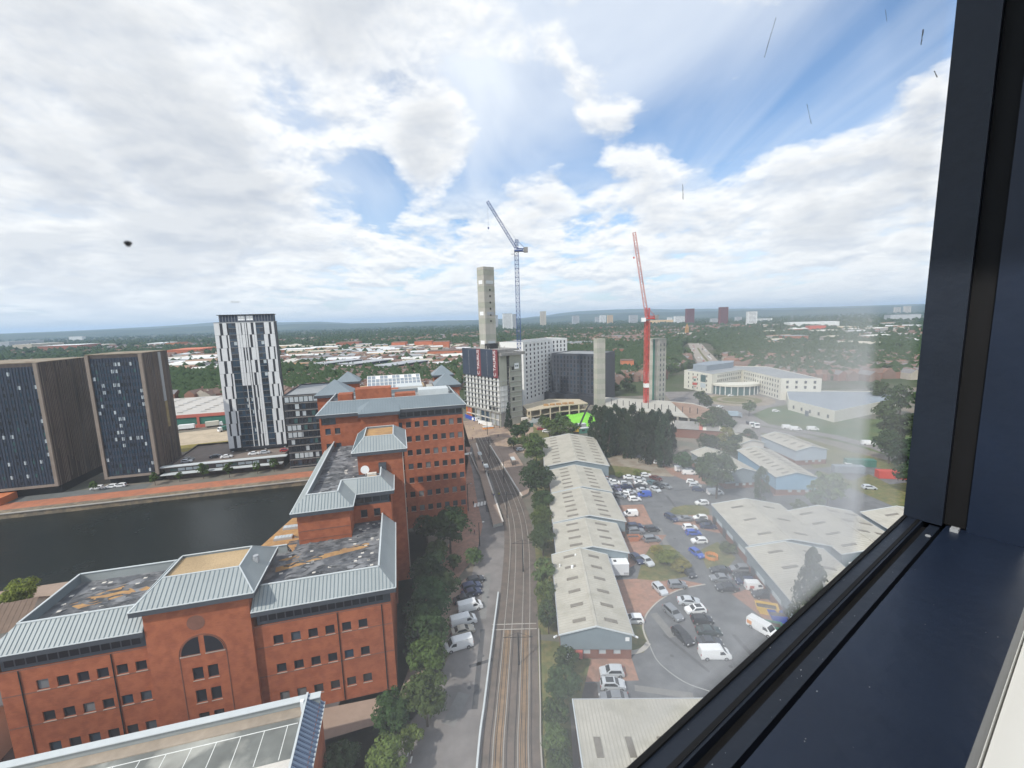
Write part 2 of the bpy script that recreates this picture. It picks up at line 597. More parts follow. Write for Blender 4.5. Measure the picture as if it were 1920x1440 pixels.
mWall = mat('mossy_quay_stone', (0.16, 0.135, 0.105), 0.95, 0.4, 0.8, 0.1, col2=(0.24, 0.19, 0.13))
mb = MB()
c4_ = [UV(HU0, HV0), UV(HU1, HV0), UV(HU1, HV1), UV(HU0, HV1)]
for i in range(4):
    a, b_ = c4_[i], c4_[(i + 1) % 4]
    mb.poly([a, b_, b_ - Vector((0, 0, 3)), a - Vector((0, 0, 3))])
struct('quay_wall', mb, mWall)


def water_mat():
    m = D.materials.new('dark_dock_water')
    m.use_nodes = True
    n, l = m.node_tree.nodes, m.node_tree.links
    b = n['Principled BSDF']
    b.inputs['Base Color'].default_value = (0.011, 0.015, 0.014, 1)
    tr_w = n.new('ShaderNodeTexNoise')
    tr_w.inputs['Scale'].default_value = 0.035
    tr_w.inputs['Detail'].default_value = 5
    rm_w = n.new('ShaderNodeMapRange')
    rm_w.inputs['From Min'].default_value = 0.4
    rm_w.inputs['From Max'].default_value = 0.62
    rm_w.inputs['To Min'].default_value = 0.05
    rm_w.inputs['To Max'].default_value = 0.34
    gw = n.new('ShaderNodeNewGeometry')
    l.new(gw.outputs['Position'], tr_w.inputs['Vector'])
    l.new(tr_w.outputs['Fac'], rm_w.inputs[0])
    l.new(rm_w.outputs[0], b.inputs['Roughness'])
    b.inputs['IOR'].default_value = 1.33
    b.inputs['Specular IOR Level'].default_value = 0.26
    g = n.new('ShaderNodeNewGeometry')
    t = n.new('ShaderNodeTexNoise')
    t.inputs['Scale'].default_value = 1.1
    t.inputs['Detail'].default_value = 7
    t.inputs['Roughness'].default_value = 0.66
    l.new(g.outputs['Position'], t.inputs['Vector'])
    bp = n.new('ShaderNodeBump')
    bp.inputs['Strength'].default_value = 0.55
    bp.inputs['Distance'].default_value = 0.25
    l.new(t.outputs['Fac'], bp.inputs['Height'])
    l.new(bp.outputs[0], b.inputs['Normal'])
    return m


mb = MB()
mb.poly([UV(HU0 - 1, HV0 - 1, -2), UV(HU1 + 1, HV0 - 1, -2), UV(HU1 + 1, HV1 + 1, -2), UV(HU0 - 1, HV1 + 1, -2)])
struct('dock_water', mb, water_mat())


def sheet(name, pts, z, m):
    """A flat surface over the ground; pts are photo positions or ground points."""
    ps = []
    for p in pts:
        q = p if isinstance(p, Vector) else G(*p)
        ps.append((q.x, q.y, z))
    a = sum(ps[i][0] * ps[(i + 1) % len(ps)][1] - ps[(i + 1) % len(ps)][0] * ps[i][1] for i in range(len(ps)))
    if a < 0:
        ps = ps[::-1]
    b = MB()
    b.poly(ps)
    return struct(name, b, m)


def ribbon(name, pts, w, z0, z1, m, closed=False):
    """A strip following ground points, w wide; z1 > z0 gives it upstanding sides."""
    P_ = [(p if isinstance(p, Vector) else G(*p)) for p in pts]
    L_, R_ = [], []
    for i, p in enumerate(P_):
        a = P_[max(i - 1, 0)]
        c = P_[min(i + 1, len(P_) - 1)]
        t = Vector((c.x - a.x, c.y - a.y, 0)).normalized()
        nn = Vector((-t.y, t.x, 0)) * (w / 2)
        L_.append(p + nn)
        R_.append(p - nn)
    b = MB()
    for i in range(len(P_) - 1):
        l0, l1, r0, r1 = L_[i], L_[i + 1], R_[i], R_[i + 1]
        b.poly([(r0.x, r0.y, z1), (r1.x, r1.y, z1), (l1.x, l1.y, z1), (l0.x, l0.y, z1)])
        if z1 - z0 > 0.03:
            b.poly([(l0.x, l0.y, z0), (l0.x, l0.y, z1), (l1.x, l1.y, z1), (l1.x, l1.y, z0)])
            b.poly([(r1.x, r1.y, z0), (r1.x, r1.y, z1), (r0.x, r0.y, z1), (r0.x, r0.y, z0)])
    return b


V = Vector
mUrban = mat('trodden_urban_ground', (0.20, 0.17, 0.14), 0.95, 0.25, 0.15, 0.1, blot=0.03, col2=(0.14, 0.14, 0.115))
sheet('yard_ground', [V((-26, 20, 0)), V((420, 20, 0)), V((420, 330, 0)), V((-40, 330, 0)), V((-40, 200, 0))], 0.010, mUrban)
sheet('yard_ground', [UV(-30, 113.6), UV(-330, 113.6), UV(-330, 290), UV(-30, 290)], 0.010, mUrban)
sheet('forecourt', [UV(-120, -60), UV(8, -60), UV(8, 55.9), UV(-120, 55.9)], 0.010, mat('forecourt_asphalt', (0.12, 0.105, 0.10), 0.95, 0.2, 0.3))
# the near side of the dock
sheet('towpath', [UV(-120, 49), UV(-24, 49), UV(-24, 55.9), UV(-120, 55.9)], 0.02, mPave)

# street beside the tram line
STW = [(700, 1440), (790, 1330), (845, 1225), (880, 1100), (893, 1040), (905, 985), (893, 930), (885, 880), (872, 838)]
sheet('street', [V((-24, 25, 0)), *STW, (896, 838), (924, 905), (945, 985), (950, 1050), (932, 1190), (902, 1440), V((-5, 25, 0))], 0.020, mStreet)
sheet('pavement', [(893, 1040), (905, 985), (893, 930), (885, 880), (872, 838), V((-21, 205, 0)), V((-17.5, 126, 0)), V((-20, 95, 0)), V((-22, 80, 0)), V((-19, 82, 0))], 0.032, mPaver)
sheet('pavement', [(560, 1440), (600, 1390), (735, 1350), (800, 1250), (850, 1180), (878, 1095), (872, 1085), (800, 1160), (750, 1300), (600, 1330), (540, 1440)], 0.026, mPave)
sheet('pavement', [V((-21, 205, 0)), (872, 838), (905, 838), (985, 850), (1010, 800), (960, 775), (868, 790), V((-32, 262, 0)), V((-34, 230, 0))], 0.018, mat('dug_up_clay', (0.36, 0.265, 0.19), 0.95, 0.2, 0.5, 0.1, col2=(0.27, 0.20, 0.16)))
# the tram line
TR = [(957, 1440), (962, 1320), (968, 1200), (973, 1100), (974, 1020), (968, 970), (955, 930), (938, 890), (920, 850), (905, 820)]
TRP = [V((-1.6, 25, 0))] + [G(*p) for p in TR]


def smooth_line(P_, n=6):
    out = []
    for i in range(len(P_) - 1):
        p0, p1, p2, p3 = P_[max(i - 1, 0)], P_[i], P_[i + 1], P_[min(i + 2, len(P_) - 1)]
        for k in range(n):
            t = k / n
            out.append(0.5 * ((2 * p1) + (p2 - p0) * t + (2 * p0 - 5 * p1 + 4 * p2 - p3) * t * t + (3 * p1 - p0 - 3 * p2 + p3) * t ** 3))
    out.append(P_[-1])
    return out


def offset_line(P_, d_):
    out = []
    for i, p in enumerate(P_):
        a, c = P_[max(i - 1, 0)], P_[min(i + 1, len(P_) - 1)]
        t = Vector((c.x - a.x, c.y - a.y, 0)).normalized()
        out.append(p + Vector((-t.y, t.x, 0)) * -d_)
    return out


TL = smooth_line(TRP)
struct('tram_bed', ribbon('tram_bed', TL, 8.2, 0, 0.036, mTramB), mTramB)
cut = [p for p in TL if p.y < 78.5]
for off in (-1.75, 1.75):
    ln = offset_line(cut, off)
    struct('track_slab', ribbon('track_slab', ln, 1.15, 0, 0.055, mOchre), mOchre)
for off in (-2.5, -1.0, 1.0, 2.5):
    t_ = put('rail', ribbon('rail', offset_line(TL, off), 0.16, 0.0, 0.11, mRail).mesh('rail', [mRail]), label=('outer' if abs(off) > 2 else 'inner') + ' steel rail of the ' + ('street side' if off < 0 else 'hedge side') + ' tram track', cat='rail', group='tram rails')
    for k in (1,):
        b = MB()
        for w_ in (-0.42, 0.42):
            q = ribbon('x', offset_line(cut, off + w_), 0.09, 0.0, 0.075, mRail)
            b.add(q.v, q.f)
        put('guard_strip', b.mesh('guard_strip', [mDarkM]), t_, kind='stuff')
par = [p for p in offset_line(TL, -4.5) if p.y < 92]
for off, nm in ((-1.75, 'street'), (1.75, 'hedge')):
    wb_ = MB()
    ln_ = [p + Vector((0, 0, 5.6)) for p in offset_line(TL, off)]
    for i in range(0, len(ln_) - 1):
        wb_.tube(ln_[i], ln_[i + 1], 0.028, 3)
    put('overhead_wire', wb_.mesh('overhead_wire', [mDarkM]), label='thin overhead wire above the ' + nm + ' side tram track', cat='wire', group='overhead tram wires')
rt = put('parapet_rail', ribbon('parapet', par, 0.28, 0.0, 0.75, mSlab).mesh('parapet_rail', [mTrim]), label='long pale parapet between the street and the tram line', cat='parapet')
par2 = [p for p in offset_line(TL, 4.3) if p.y < 78]
put('parapet_rail', ribbon('parapet', par2, 0.2, 0.0, 0.45, mKerb).mesh('parapet_rail', [mKerb]), label='low ochre edge wall between the tram line and the hedge', cat='parapet')
b = MB()
for y_ in (77.9, 79.4):
    b.box(-5.4, 3.4, y_, y_ + 0.18, 0.06, 0.12)
struct('track_joint', b, mKerb)

# tram stop platforms
def platform(name, pts, label):
    ps = [G(*p) for p in pts]
    b = MB()
    b.prism([(p.x, p.y) for p in ps], 0.0, 0.95, 0, 1)
    o = put(name, b.mesh(name, [mConc, mPave]), label=label, cat='platform')
    return o


pl1 = platform('tram_platform', [(884, 835), (893, 833), (943, 985), (925, 990)], 'narrow tram platform with two shelters beside the street')
e = ribbon('edge', [G(893, 834), G(943, 984)], 0.5, 0.95, 1.02, mSlab)
put('platform_edge', e.mesh('platform_edge', [mSlab]), pl1)
pl2 = platform('tram_platform', [(918, 838), (960, 842), (1000, 905), (990, 930), (978, 936)], 'reddish tram platform on the hedge side of the tram line')
e = ribbon('edge', [G(919, 838), G(979, 935)], 0.5, 0.95, 1.02, mSlab)
put('platform_edge', e.mesh('platform_edge', [mSlab]), pl2)
e = ribbon('wall', [G(868 + 12, 850), G(912, 920)], 0.4, 0.02, 0.7, mKerb)
put('low_wall', e.mesh('low_wall', [mKerb]), label='low wall between street and tram platform', cat='wall')

# zebra crossings
for k, (xa, ya, xb, yb, n_) in enumerate(((888, 948, 930, 938, 7), (868, 852, 884, 850, 4))):
    a, b_ = G(xa, ya), G(xb, yb)
    for i in range(n_):
        p = a.lerp(b_, (i + 0.5) / n_)
        b = MB()
        hw = 0.38 if k == 0 else 0.5
        b.poly([(p.x - hw, p.y - 1.6, 0.034), (p.x + hw, p.y - 1.6, 0.034), (p.x + hw, p.y + 1.6, 0.034), (p.x - hw, p.y + 1.6, 0.034)])
        struct('crossing_stripe', b, mPaint)
for x_, y_ in ((765, 1412), (772, 1408), (771, 1425)):
    p = G(x_, y_)
    b = MB()
    b.box(p.x - 0.12, p.x + 0.12, p.y - 0.5, p.y + 0.5, 0.03, 0.036)
    struct('road_marking', b, mPaint)

# the trading estate
sheet('estate_road', [V((6.5, 20, 0)), V((160, 20, 0)), V((160, 128, 0)), V((118, 160, 0)), V((66, 172, 0)), V((34, 160, 0)), V((32, 110, 0)), V((12, 95, 0))], 0.022, mAsph)
sheet('gravel_yard', [(1132, 838), (1240, 862), (1280, 882), (1262, 894), (1180, 890), (1138, 888)], 0.034, mDirt)
sheet('estate_apron', [(1240, 872), (1345, 900), (1345, 912), (1292, 903), (1258, 890)], 0.038, mPaver)
sheet('parking_bay', [(1150, 948), (1206, 946), (1224, 983), (1170, 986)], 0.036, mPaver)
sheet('parking_bay', [(1160, 1005), (1250, 1003), (1215, 1045), (1155, 1080), (1150, 1010)], 0.034, mPaver)
sheet('parking_bay', [(1150, 1088), (1250, 1082), (1322, 1096), (1275, 1106), (1240, 1124), (1216, 1147), (1207, 1168), (1175, 1155)], 0.036, mPaver)
sheet('parking_bay', [(1090, 1237), (1184, 1234), (1198, 1276), (1095, 1279)], 0.036, mPaver)
sheet('parking_bay', [(1085, 1281), (1119, 1281), (1124, 1316), (1088, 1316)], 0.036, mBrownC)
sheet('parking_bay', [(1372, 1114), (1440, 1092), (1500, 1135), (1480, 1170), (1440, 1166)], 0.036, mPaver)
sheet('parking_bay', [(1285, 962), (1345, 968), (1350, 1000), (1262, 982)], 0.034, mPaver)
sheet('parking_bay', [(1440, 905), (1530, 905), (1560, 925), (1450, 930)], 0.036, mPaver)
sheet('grass_island', [(1252, 964), (1262, 952), (1285, 947), (1315, 948), (1330, 955), (1330, 966), (1290, 966)], 0.050, mGrass)
sheet('grass_island', [(1205, 1048), (1222, 1022), (1256, 1022), (1292, 1052), (1297, 1080), (1240, 1090), (1195, 1086)], 0.050, mGrass)
sheet('grass_island', [(1312, 1032), (1345, 1016), (1380, 1046), (1366, 1064), (1325, 1066)], 0.050, mGrass)
sheet('grass_verge', [(1179, 1170), (1205, 1172), (1217, 1204), (1207, 1224), (1178, 1226)], 0.050, mGrass)
sheet('grass_verge', [(1135, 872), (1180, 876), (1222, 884), (1214, 892), (1140, 890)], 0.050, mGrass)
sheet('grass_verge', [(1008, 1200), (1060, 1205), (1110, 1228), (1088, 1318), (1068, 1318), (1075, 1440), (1015, 1440)], 0.046, mGrass)
sheet('grass_verge', [(1000, 800), (1030, 815), (1045, 1190), (1010, 1190), (1000, 960)], 0.030, mGrass)
struct('kerb', ribbon('kerb', smooth_line([G(*p) for p in ((1322, 1096), (1275, 1106), (1240, 1124), (1216, 1147), (1206, 1170), (1208, 1188), (1216, 1206))]), 0.3, 0.0, 0.12, mKerb), mKerb)
struct('road_line', ribbon('line', smooth_line([G(*p) for p in ((1218, 1210), (1232, 1238), (1258, 1262), (1290, 1282), (1330, 1296))]), 0.14, 0, 0.036, mPaint), mat('worn_line_paint', (0.36, 0.36, 0.34)))
struct('footpath', ribbon('path', smooth_line([G(*p) for p in ((1112, 1228), (1150, 1227), (1185, 1224), (1205, 1218), (1216, 1206))]), 0.9, 0, 0.1, mSlab), mKerb)

# quayside beyond the dock
sheet('quay_edge', [UV(-330, 113.6), UV(-24, 113.6), UV(-24, 117.2), UV(-330, 117.2)], 0.03, mWall)
sheet('promenade', [UV(-330, 117.2), UV(-24, 117.2), UV(-24, 124.5), UV(-330, 124.5)], 0.03, mat('orange_paving', (0.42, 0.165, 0.095), 0.9, 0.16, 0.6, 0.1, col2=(0.34, 0.15, 0.095)))
sheet('quay_road', [UV(-330, 124.5), UV(-94, 124.5), UV(-94, 131), UV(-330, 131)], 0.03, mat('quay_asphalt', (0.13, 0.135, 0.13), 0.9, 0.2, 0.5))
struct('coping', ribbon('coping', [UV(-330, 113.4), UV(-24, 113.4)], 0.5, -0.25, 0.08, mKerb), mKerb)
sheet('yard', [(335, 845), (335, 812), (440, 800), (445, 825)], 0.03, mat('pale_gravel', (0.44, 0.36, 0.26), 0.95, 0.2, 0.3))
sheet('grass_strip', [(335, 848), (335, 836), (440, 825), (440, 838)], 0.045, mat('weedy_verge', (0.22, 0.18, 0.05), 0.95, 0.3, 0.6))

# hospital-like block's grounds
sheet('campus_road', [V((95, 200, 0)), V((175, 205, 0)), V((225, 330, 0)), V((120, 345, 0)), V((110, 290, 0))], 0.020, mStreet)
ctr = V((157, 303, 0))
for r_, m_, z_, nm in ((25, mDirt, 0.05, 'turning_circle'), (17, mGrass, 0.065, 'lawn'), (12, mDirt, 0.08, 'turning_circle'), (9, mGrass, 0.095, 'lawn')):
    sheet(nm, [ctr + V((math.cos(a) * r_, math.sin(a) * r_ * 0.95, 0)) for a in [i * math.pi / 20 for i in range(40)]], z_, m_)
sheet('playing_field', [(1398, 782), (1440, 765), (1480, 758), (1560, 782), (1720, 790), (1720, 870), (1600, 835), (1500, 812), (1430, 800)], 0.034, mField)
sheet('playing_field', [(1425, 812), (1500, 818), (1600, 848), (1700, 872), (1700, 960), (1560, 900), (1480, 845)], 0.032, mGrass)
struct('service_road', ribbon('road', [G(*p) for p in ((1395, 775), (1430, 796), (1500, 808), (1560, 818), (1640, 838), (1720, 866))], 7, 0, 0.046, mStreet), mStreet)
struct('service_road', ribbon('road', [G(*p) for p in ((1560, 890), (1620, 878), (1700, 905))], 14, 0, 0.05, mAsph), mAsph)
# the dual carriageway running off through the suburb
struct('main_road', ribbon('road', smooth_line([G(*p) for p in ((1352, 698), (1330, 680), (1316, 664), (1308, 652), (1302, 644))]), 26, 0, 0.06, mStreet), mat('pale_tarmac', (0.30, 0.26, 0.22), 0.9, 0.15, 0.1))
struct('verge', ribbon('verge', smooth_line([G(*p) for p in ((1352, 698), (1330, 680), (1316, 664), (1308, 652))]), 3, 0, 0.12, mGrass), mGrass)

# trench reinstatements and patches in the tarmac
mPat = mat('tarmac_patch', (0.085, 0.085, 0.088), 0.95, 0.2, 1.0)
mPatL = mat('old_tarmac_patch', (0.20, 0.195, 0.185), 0.95, 0.2, 1.0)
rp_ = random.Random(12)
for (xa, ya, xb, yb, w_, m_) in ((905, 1180, 890, 1330, 0.9, mPat), (880, 1250, 930, 1235, 0.7, mPat), (915, 1075, 905, 1160, 1.4, mPatL), (840, 1360, 870, 1300, 2.0, mPatL), (905, 900, 915, 960, 1.0, mPat), (1245, 1190, 1330, 1260, 0.6, mPat), (1225, 1150, 1262, 1195, 1.6, mPatL), (1375, 1190, 1420, 1240, 0.8, mPat), (1250, 930, 1290, 980, 0.8, mPat), (1235, 990, 1262, 1050, 1.5, mPatL), (1265, 920, 1330, 915, 0.7, mPat), (1190, 1290, 1300, 1305, 1.2, mPatL), (1160, 905, 1240, 925, 1.2, mPatL)):
    struct('tarmac_patch', ribbon('patch', [G(xa, ya), G(xb, yb)], w_, 0, 0.0265, m_), m_)
for x_, y_ in ((880, 1290), (905, 1230), (915, 1120), (1290, 1210), (1370, 1250), (1260, 1230), (1265, 1010), (1240, 950)):
    p = G(x_, y_)
    b = MB()
    b.add([(p.x + .34 * math.cos(a), p.y + .34 * math.sin(a), 0.0295) for a in [i * math.pi / 5 for i in range(10)]], [tuple(range(10))])
    struct('manhole_cover', b, mPat)
# ------------------------------------------------------------------ building kit
def xf(loc, rz, p):
    c, s = math.cos(rz), math.sin(rz)
    return (loc[0] + p[0] * c - p[1] * s, loc[1] + p[0] * s + p[1] * c, loc[2] + p[2])


def facade_mb(Wd, Ht, holes, depth=0.22, thick=None):
    """A wall 0..Wd by 0..Ht facing -y with real openings and their reveals."""
    xs = sorted({0.0, Wd} | {round(h[i], 4) for h in holes for i in (0, 1)})
    zs = sorted({0.0, Ht} | {round(h[i], 4) for h in holes for i in (2, 3)})
    b = MB()
    idx = {}

    def vid(i, j):
        if (i, j) not in idx:
            idx[(i, j)] = len(b.v)
            b.v.append((xs[i], 0.0, zs[j]))
        return idx[(i, j)]
    for i in range(len(xs) - 1):
        for j in range(len(zs) - 1):
            cx, cz = (xs[i] + xs[i + 1]) / 2, (zs[j] + zs[j + 1]) / 2
            if any(h[0] < cx < h[1] and h[2] < cz < h[3] for h in holes):
                continue
            b.f.append((vid(i, j), vid(i + 1, j), vid(i + 1, j + 1), vid(i, j + 1)))
            b.m.append(0)
    for x0, x1, z0, z1 in holes:
        b.add([(x0, 0, z0), (x1, 0, z0), (x1, 0, z1), (x0, 0, z1), (x0, depth, z0), (x1, depth, z0), (x1, depth, z1), (x0, depth, z1)],
              [(0, 4, 5, 1), (1, 5, 6, 2), (2, 6, 7, 3), (3, 7, 4, 0)], 0)
    return b


_wc = {}


def win_meshes(w, h, mf, mp, t, nx=1, nz=1):
    k = (round(w, 2), round(h, 2), mf.name, mp.name, t, nx, nz)
    if k not in _wc:
        b = MB()
        b.box(-w / 2, w / 2, -0.05, 0.02, 0, t)
        b.box(-w / 2, w / 2, -0.05, 0.02, h - t, h)
        b.box(-w / 2, -w / 2 + t, -0.05, 0.02, t, h - t)
        b.box(w / 2 - t, w / 2, -0.05, 0.02, t, h - t)
        for i in range(1, nx):
            x = -w / 2 + w * i / nx
            b.box(x - t / 2, x + t / 2, -0.05, 0.02, t, h - t)
        for i in range(1, nz):
            z = h * i / nz
            b.box(-w / 2 + t, w / 2 - t, -0.05, 0.02, z - t / 2, z + t / 2)
        p = MB()
        p.poly([(-w / 2 + 0.02, 0, 0.02), (w / 2 - 0.02, 0, 0.02), (w / 2 - 0.02, 0, h - 0.02), (-w / 2 + 0.02, 0, h - 0.02)])
        _wc[k] = (b.mesh('window', [mf]), p.mesh('pane', [mp]))
    return _wc[k]


def window(parent, loc, rz, w, h, mf=None, mp=None, t=0.07, nx=1, nz=1, pane=True):
    a, b = win_meshes(w, h, mf or mFrame, mp or mWin, t, nx, nz)
    o = put('window', a, parent, loc, rz)
    if pane:
        put('pane', b, o)
    return o


def wall(parent, Wd, z0, z1, wins, m, loc, rz, depth=0.22, mf=None, mp=None, sill=True, nx=1, nz=1, name='wall', pick=None):
    """wins: (centre along the wall, sill height, width, height), heights from the ground."""
    hs = [(x - w / 2, x + w / 2, z - z0, z - z0 + h) for x, z, w, h in wins]
    L0 = (loc[0], loc[1], z0)
    part(name, facade_mb(Wd, z1 - z0, hs, depth), m, parent, loc=L0, rz=rz)
    for x, z, w, h in wins:
        pm = pick() if pick else mp
        window(parent, xf((loc[0], loc[1], 0), rz, (x, depth, z)), rz, w, h, mf, pm, nx=nx, nz=nz)
    if sill and wins:
        k = ('sill', round(wins[0][2], 2))
        if k not in _wc:
            w = wins[0][2]
            _wc[k] = MB().box(-w / 2 - 0.06, w / 2 + 0.06, -0.07, 0.12, -0.10, -0.012).mesh('sill', [mSill])
        for x, z, w, h in wins:
            put('sill', _wc[k], parent, xf((loc[0], loc[1], 0), rz, (x, 0, z)), rz)


def slope(parent, e0, e1, r0, r1, m, mr, sp=0.5, ribs=True, rh=0.07, rw=0.09, name='roof_slope', under=True):
    """A pitched roof face from eave e0-e1 up to ridge r0-r1 with standing ribs."""
    e0, e1, r0, r1 = map(Vector, (e0, e1, r0, r1))
    b = MB()
    b.poly([e0, e1, r1, r0])
    o = part(name, b, m, parent)
    if not ribs:
        return o
    ax = (e1 - e0).normalized()
    L = (e1 - e0).length
    up = (r0 - e0) - ax * (r0 - e0).dot(ax)
    T = up.length
    up.normalize()
    nrm = ax.cross(up).normalized()
    a, c = (r0 - e0).dot(ax), (r1 - e0).dot(ax)
    b = MB()
    s = sp / 2
    while s < L:
        t1 = T
        if s < a:
            t1 = T * s / a
        elif s > c:
            t1 = T * (L - s) / max(L - c, 1e-3)
        if t1 > 0.15:
            p = e0 + ax * s
            q = p + up * t1
            vs = []
            for w_ in (p, q):
                for dx, dz in ((-rw / 2, 0), (rw / 2, 0), (rw / 2, rh), (-rw / 2, rh)):
                    vs.append(w_ + ax * dx + nrm * dz)
            b.add(vs, [(1, 2, 6, 5), (2, 3, 7, 6), (3, 0, 4, 7), (0, 1, 2, 3)])
        s += sp
    put('roof_rib', b.mesh('roof_rib', [mr]), o, kind='stuff')
    return o


def trim(parent, pts, w, h, m, name='roof_trim'):
    b = MB()
    for i in range(len(pts) - 1):
        b.bar(pts[i], pts[i + 1], w, h)
    return part(name, b, m, parent)


def fascia(parent, pts, z0, z1, m, name='fascia'):
    """An upright band along a line of (u, v) points."""
    b = MB()
    for i in range(len(pts) - 1):
        (a, c), (d_, e_) = pts[i], pts[i + 1]
        b.poly([(a, c, z0), (d_, e_, z0), (d_, e_, z1), (a, c, z1)])
    return part(name, b, m, parent)


mWinK = glassy('slate_window_glass', (0.07, 0.085, 0.105))
mWinD = mat('dull_blind', (0.16, 0.165, 0.17), 0.6, 0.1, 1)
# ------------------------------------------------------------------ near office block
oz = thing('office_building', 'orange brick office block with arched pavilion and grey ribbed roofs by the dark dock', 'office building', UV(0, 0), TH)
UL = -50.6
WZ = (12.1, 7.25, 2.4)
wl_ = [(-46.0 + 2.28 * i - UL, z, 1.35, 1.5) for i in range(6) for z in WZ]
PK = (lambda q_=random.Random(6): q_.choice((mWin,) * 7 + (mWinB, mWinK, mWinD)))
wall(oz, -33.2 - UL, 0, 15.7, wl_, mBrick, (UL, 0, 0), 0, pick=PK)
wr_ = [(-16.8 + 2.46 * i + 19.9, z, 1.35, 1.5) for i in range(6) for z in WZ]
wall(oz, 19.9, 0, 15.7, wr_, mBrick, (-19.9, 0, 0), 0, pick=PK)
for a, c in ((UL, -33.2), (-19.9, 0.0)):
    b = MB()
    b.box(a + 0.5, c - 0.05, 0.12, 0.4, 15.7, 18.2)
    part('clerestory_band', b, mBand, oz)
    n_ = int((c - a - 1.6) / 1.2)
    me = MB().box(-0.5, 0.5, -0.03, 0.0, 0, 1.2).mesh('clerestory_pane', [mWin])
    for i in range(n_):
        put('clerestory_pane', me, oz, (a + 1.4 + i * 1.2, 0.115, 16.2))
    b = MB()
    for z in (15.55, 11.95, 7.1):
        b.box(a + 0.02, c - 0.02, -0.035, 0.0, z - 0.09, z + 0.06)
    part('string_course', b, mBrickD, oz)
for u_ in (-48.3, -37.9, -9.4 + 1.23, -1.5):
    b = MB()
    b.tube((u_, -0.09, 0.2), (u_, -0.09, 15.5), 0.07, 6)
    part('downpipe', b, mDarkM, oz)
# flank and back walls
for x, y, wd, rz, z1 in ((0, 0, 23, rad(90), 18.2), (UL, 16.6, 16.6, rad(-90), 18.2)):
    part('wall', facade_mb(wd, z1, []), mBrick, oz, loc=(x, y, 0), rz=rz)
part('wall', facade_mb(-17 - UL, 18.2, []), mBrick, oz, loc=(-17, 16.6, 0), rz=rad(180))
# pavilion with the arch
PW = 13.3
b = facade_mb(PW, 21.7, [(5.0, 6.35, 9.35, 11.35), (6.95, 8.3, 9.35, 11.35), (5.0, 6.35, 5.6, 7.7), (6.95, 8.3, 5.6, 7.7), (5.0, 6.35, 1.8, 3.9), (6.95, 8.3, 1.8, 3.9)], 0.22)
part('pavilion_wall', b, mBrick, oz, loc=(-33.2, -0.7, 0))
for zz, hh in ((9.35, 2.0), (5.6, 2.1), (1.8, 2.1)):
    for xx in (5.675, 7.625):
        window(oz, (-33.2 + xx, -0.48, zz), 0, 1.35, hh)
        part('sill', MB().box(-0.74, 0.74, -0.07, 0.12, -0.1, -0.012), mSill, oz, loc=(-33.2 + xx, -0.7, zz))
for x, rz, wd, y in ((-19.9, rad(90), 11.9, -0.7), (-33.2, rad(-90), 11.9, 11.2)):
    part('pavilion_wall', facade_mb(wd, 21.7, []), mBrick, oz, loc=(x, y, 0), rz=rz)
part('pavilion_wall', facade_mb(PW, 21.7, []), mBrick, oz, loc=(-19.9, 11.2, 0), rz=rad(180))
for sgn in (-1, 1):                                  # the two halves of the arched window
    b = MB()
    cx, cz, r_ = -26.55, 13.5, 2.75
    pts = [(cx + sgn * 0.35, -0.725, cz)]
    for i in range(13):
        a = math.pi / 2 * i / 12
        pts.append((cx + sgn * (0.35 + (r_ - 0.35) * math.cos(a)), -0.725, cz + r_ * math.sin(a)))
    b.poly(pts if sgn > 0 else pts[::-1])
    o = part('arched_window', b, mWin, oz)
    b = MB()
    for i in range(1, 13):
        b.bar(pts[i], pts[i + 1], 0.12, 0.1)
    b.bar(pts[1], pts[0], 0.12, 0.1)
    put('frame', b.mesh('frame', [mBrickD]), o)
    o2 = part('sill', MB().bar((cx + sgn * 0.3, -0.75, cz - 0.1), (cx + sgn * 2.9, -0.75, cz - 0.1), 0.14, 0.14), mSill, oz)
b = MB()
pv = [(-26.55 - 3.0, 1.0), (-26.55 - 3.0, 13.5)] + [(-26.55 - 3.0 * math.cos(a), 13.5 + 3.0 * math.sin(a)) for a in [math.pi * i / 18 for i in range(1, 18)]] + [(-26.55 + 3.0, 13.5), (-26.55 + 3.0, 1.0)]
for i in range(len(pv) - 1):
    b.bar((pv[i][0], -0.72, pv[i][1]), (pv[i + 1][0], -0.72, pv[i + 1][1]), 0.10, 0.06)
part('arch_surround', b, mBrickD, oz)
b = MB()
b.add([(-26.9 + 1.15 * math.cos(a), -0.73, 18.4 + 1.15 * math.sin(a)) for a in [math.pi * i / 12 for i in range(24)]], [tuple(range(24))])
part('roundel', b, mBrickD, oz)
# pavilion roof
Ez, Rz = 22.0, 24.6
E4 = [(-34.3, -1.6), (-18.8, -1.6), (-18.8, 12.1), (-34.3, 12.1)]
R4 = [(-31.4, 2.0), (-21.5, 2.0), (-21.5, 8.2), (-31.4, 8.2)]


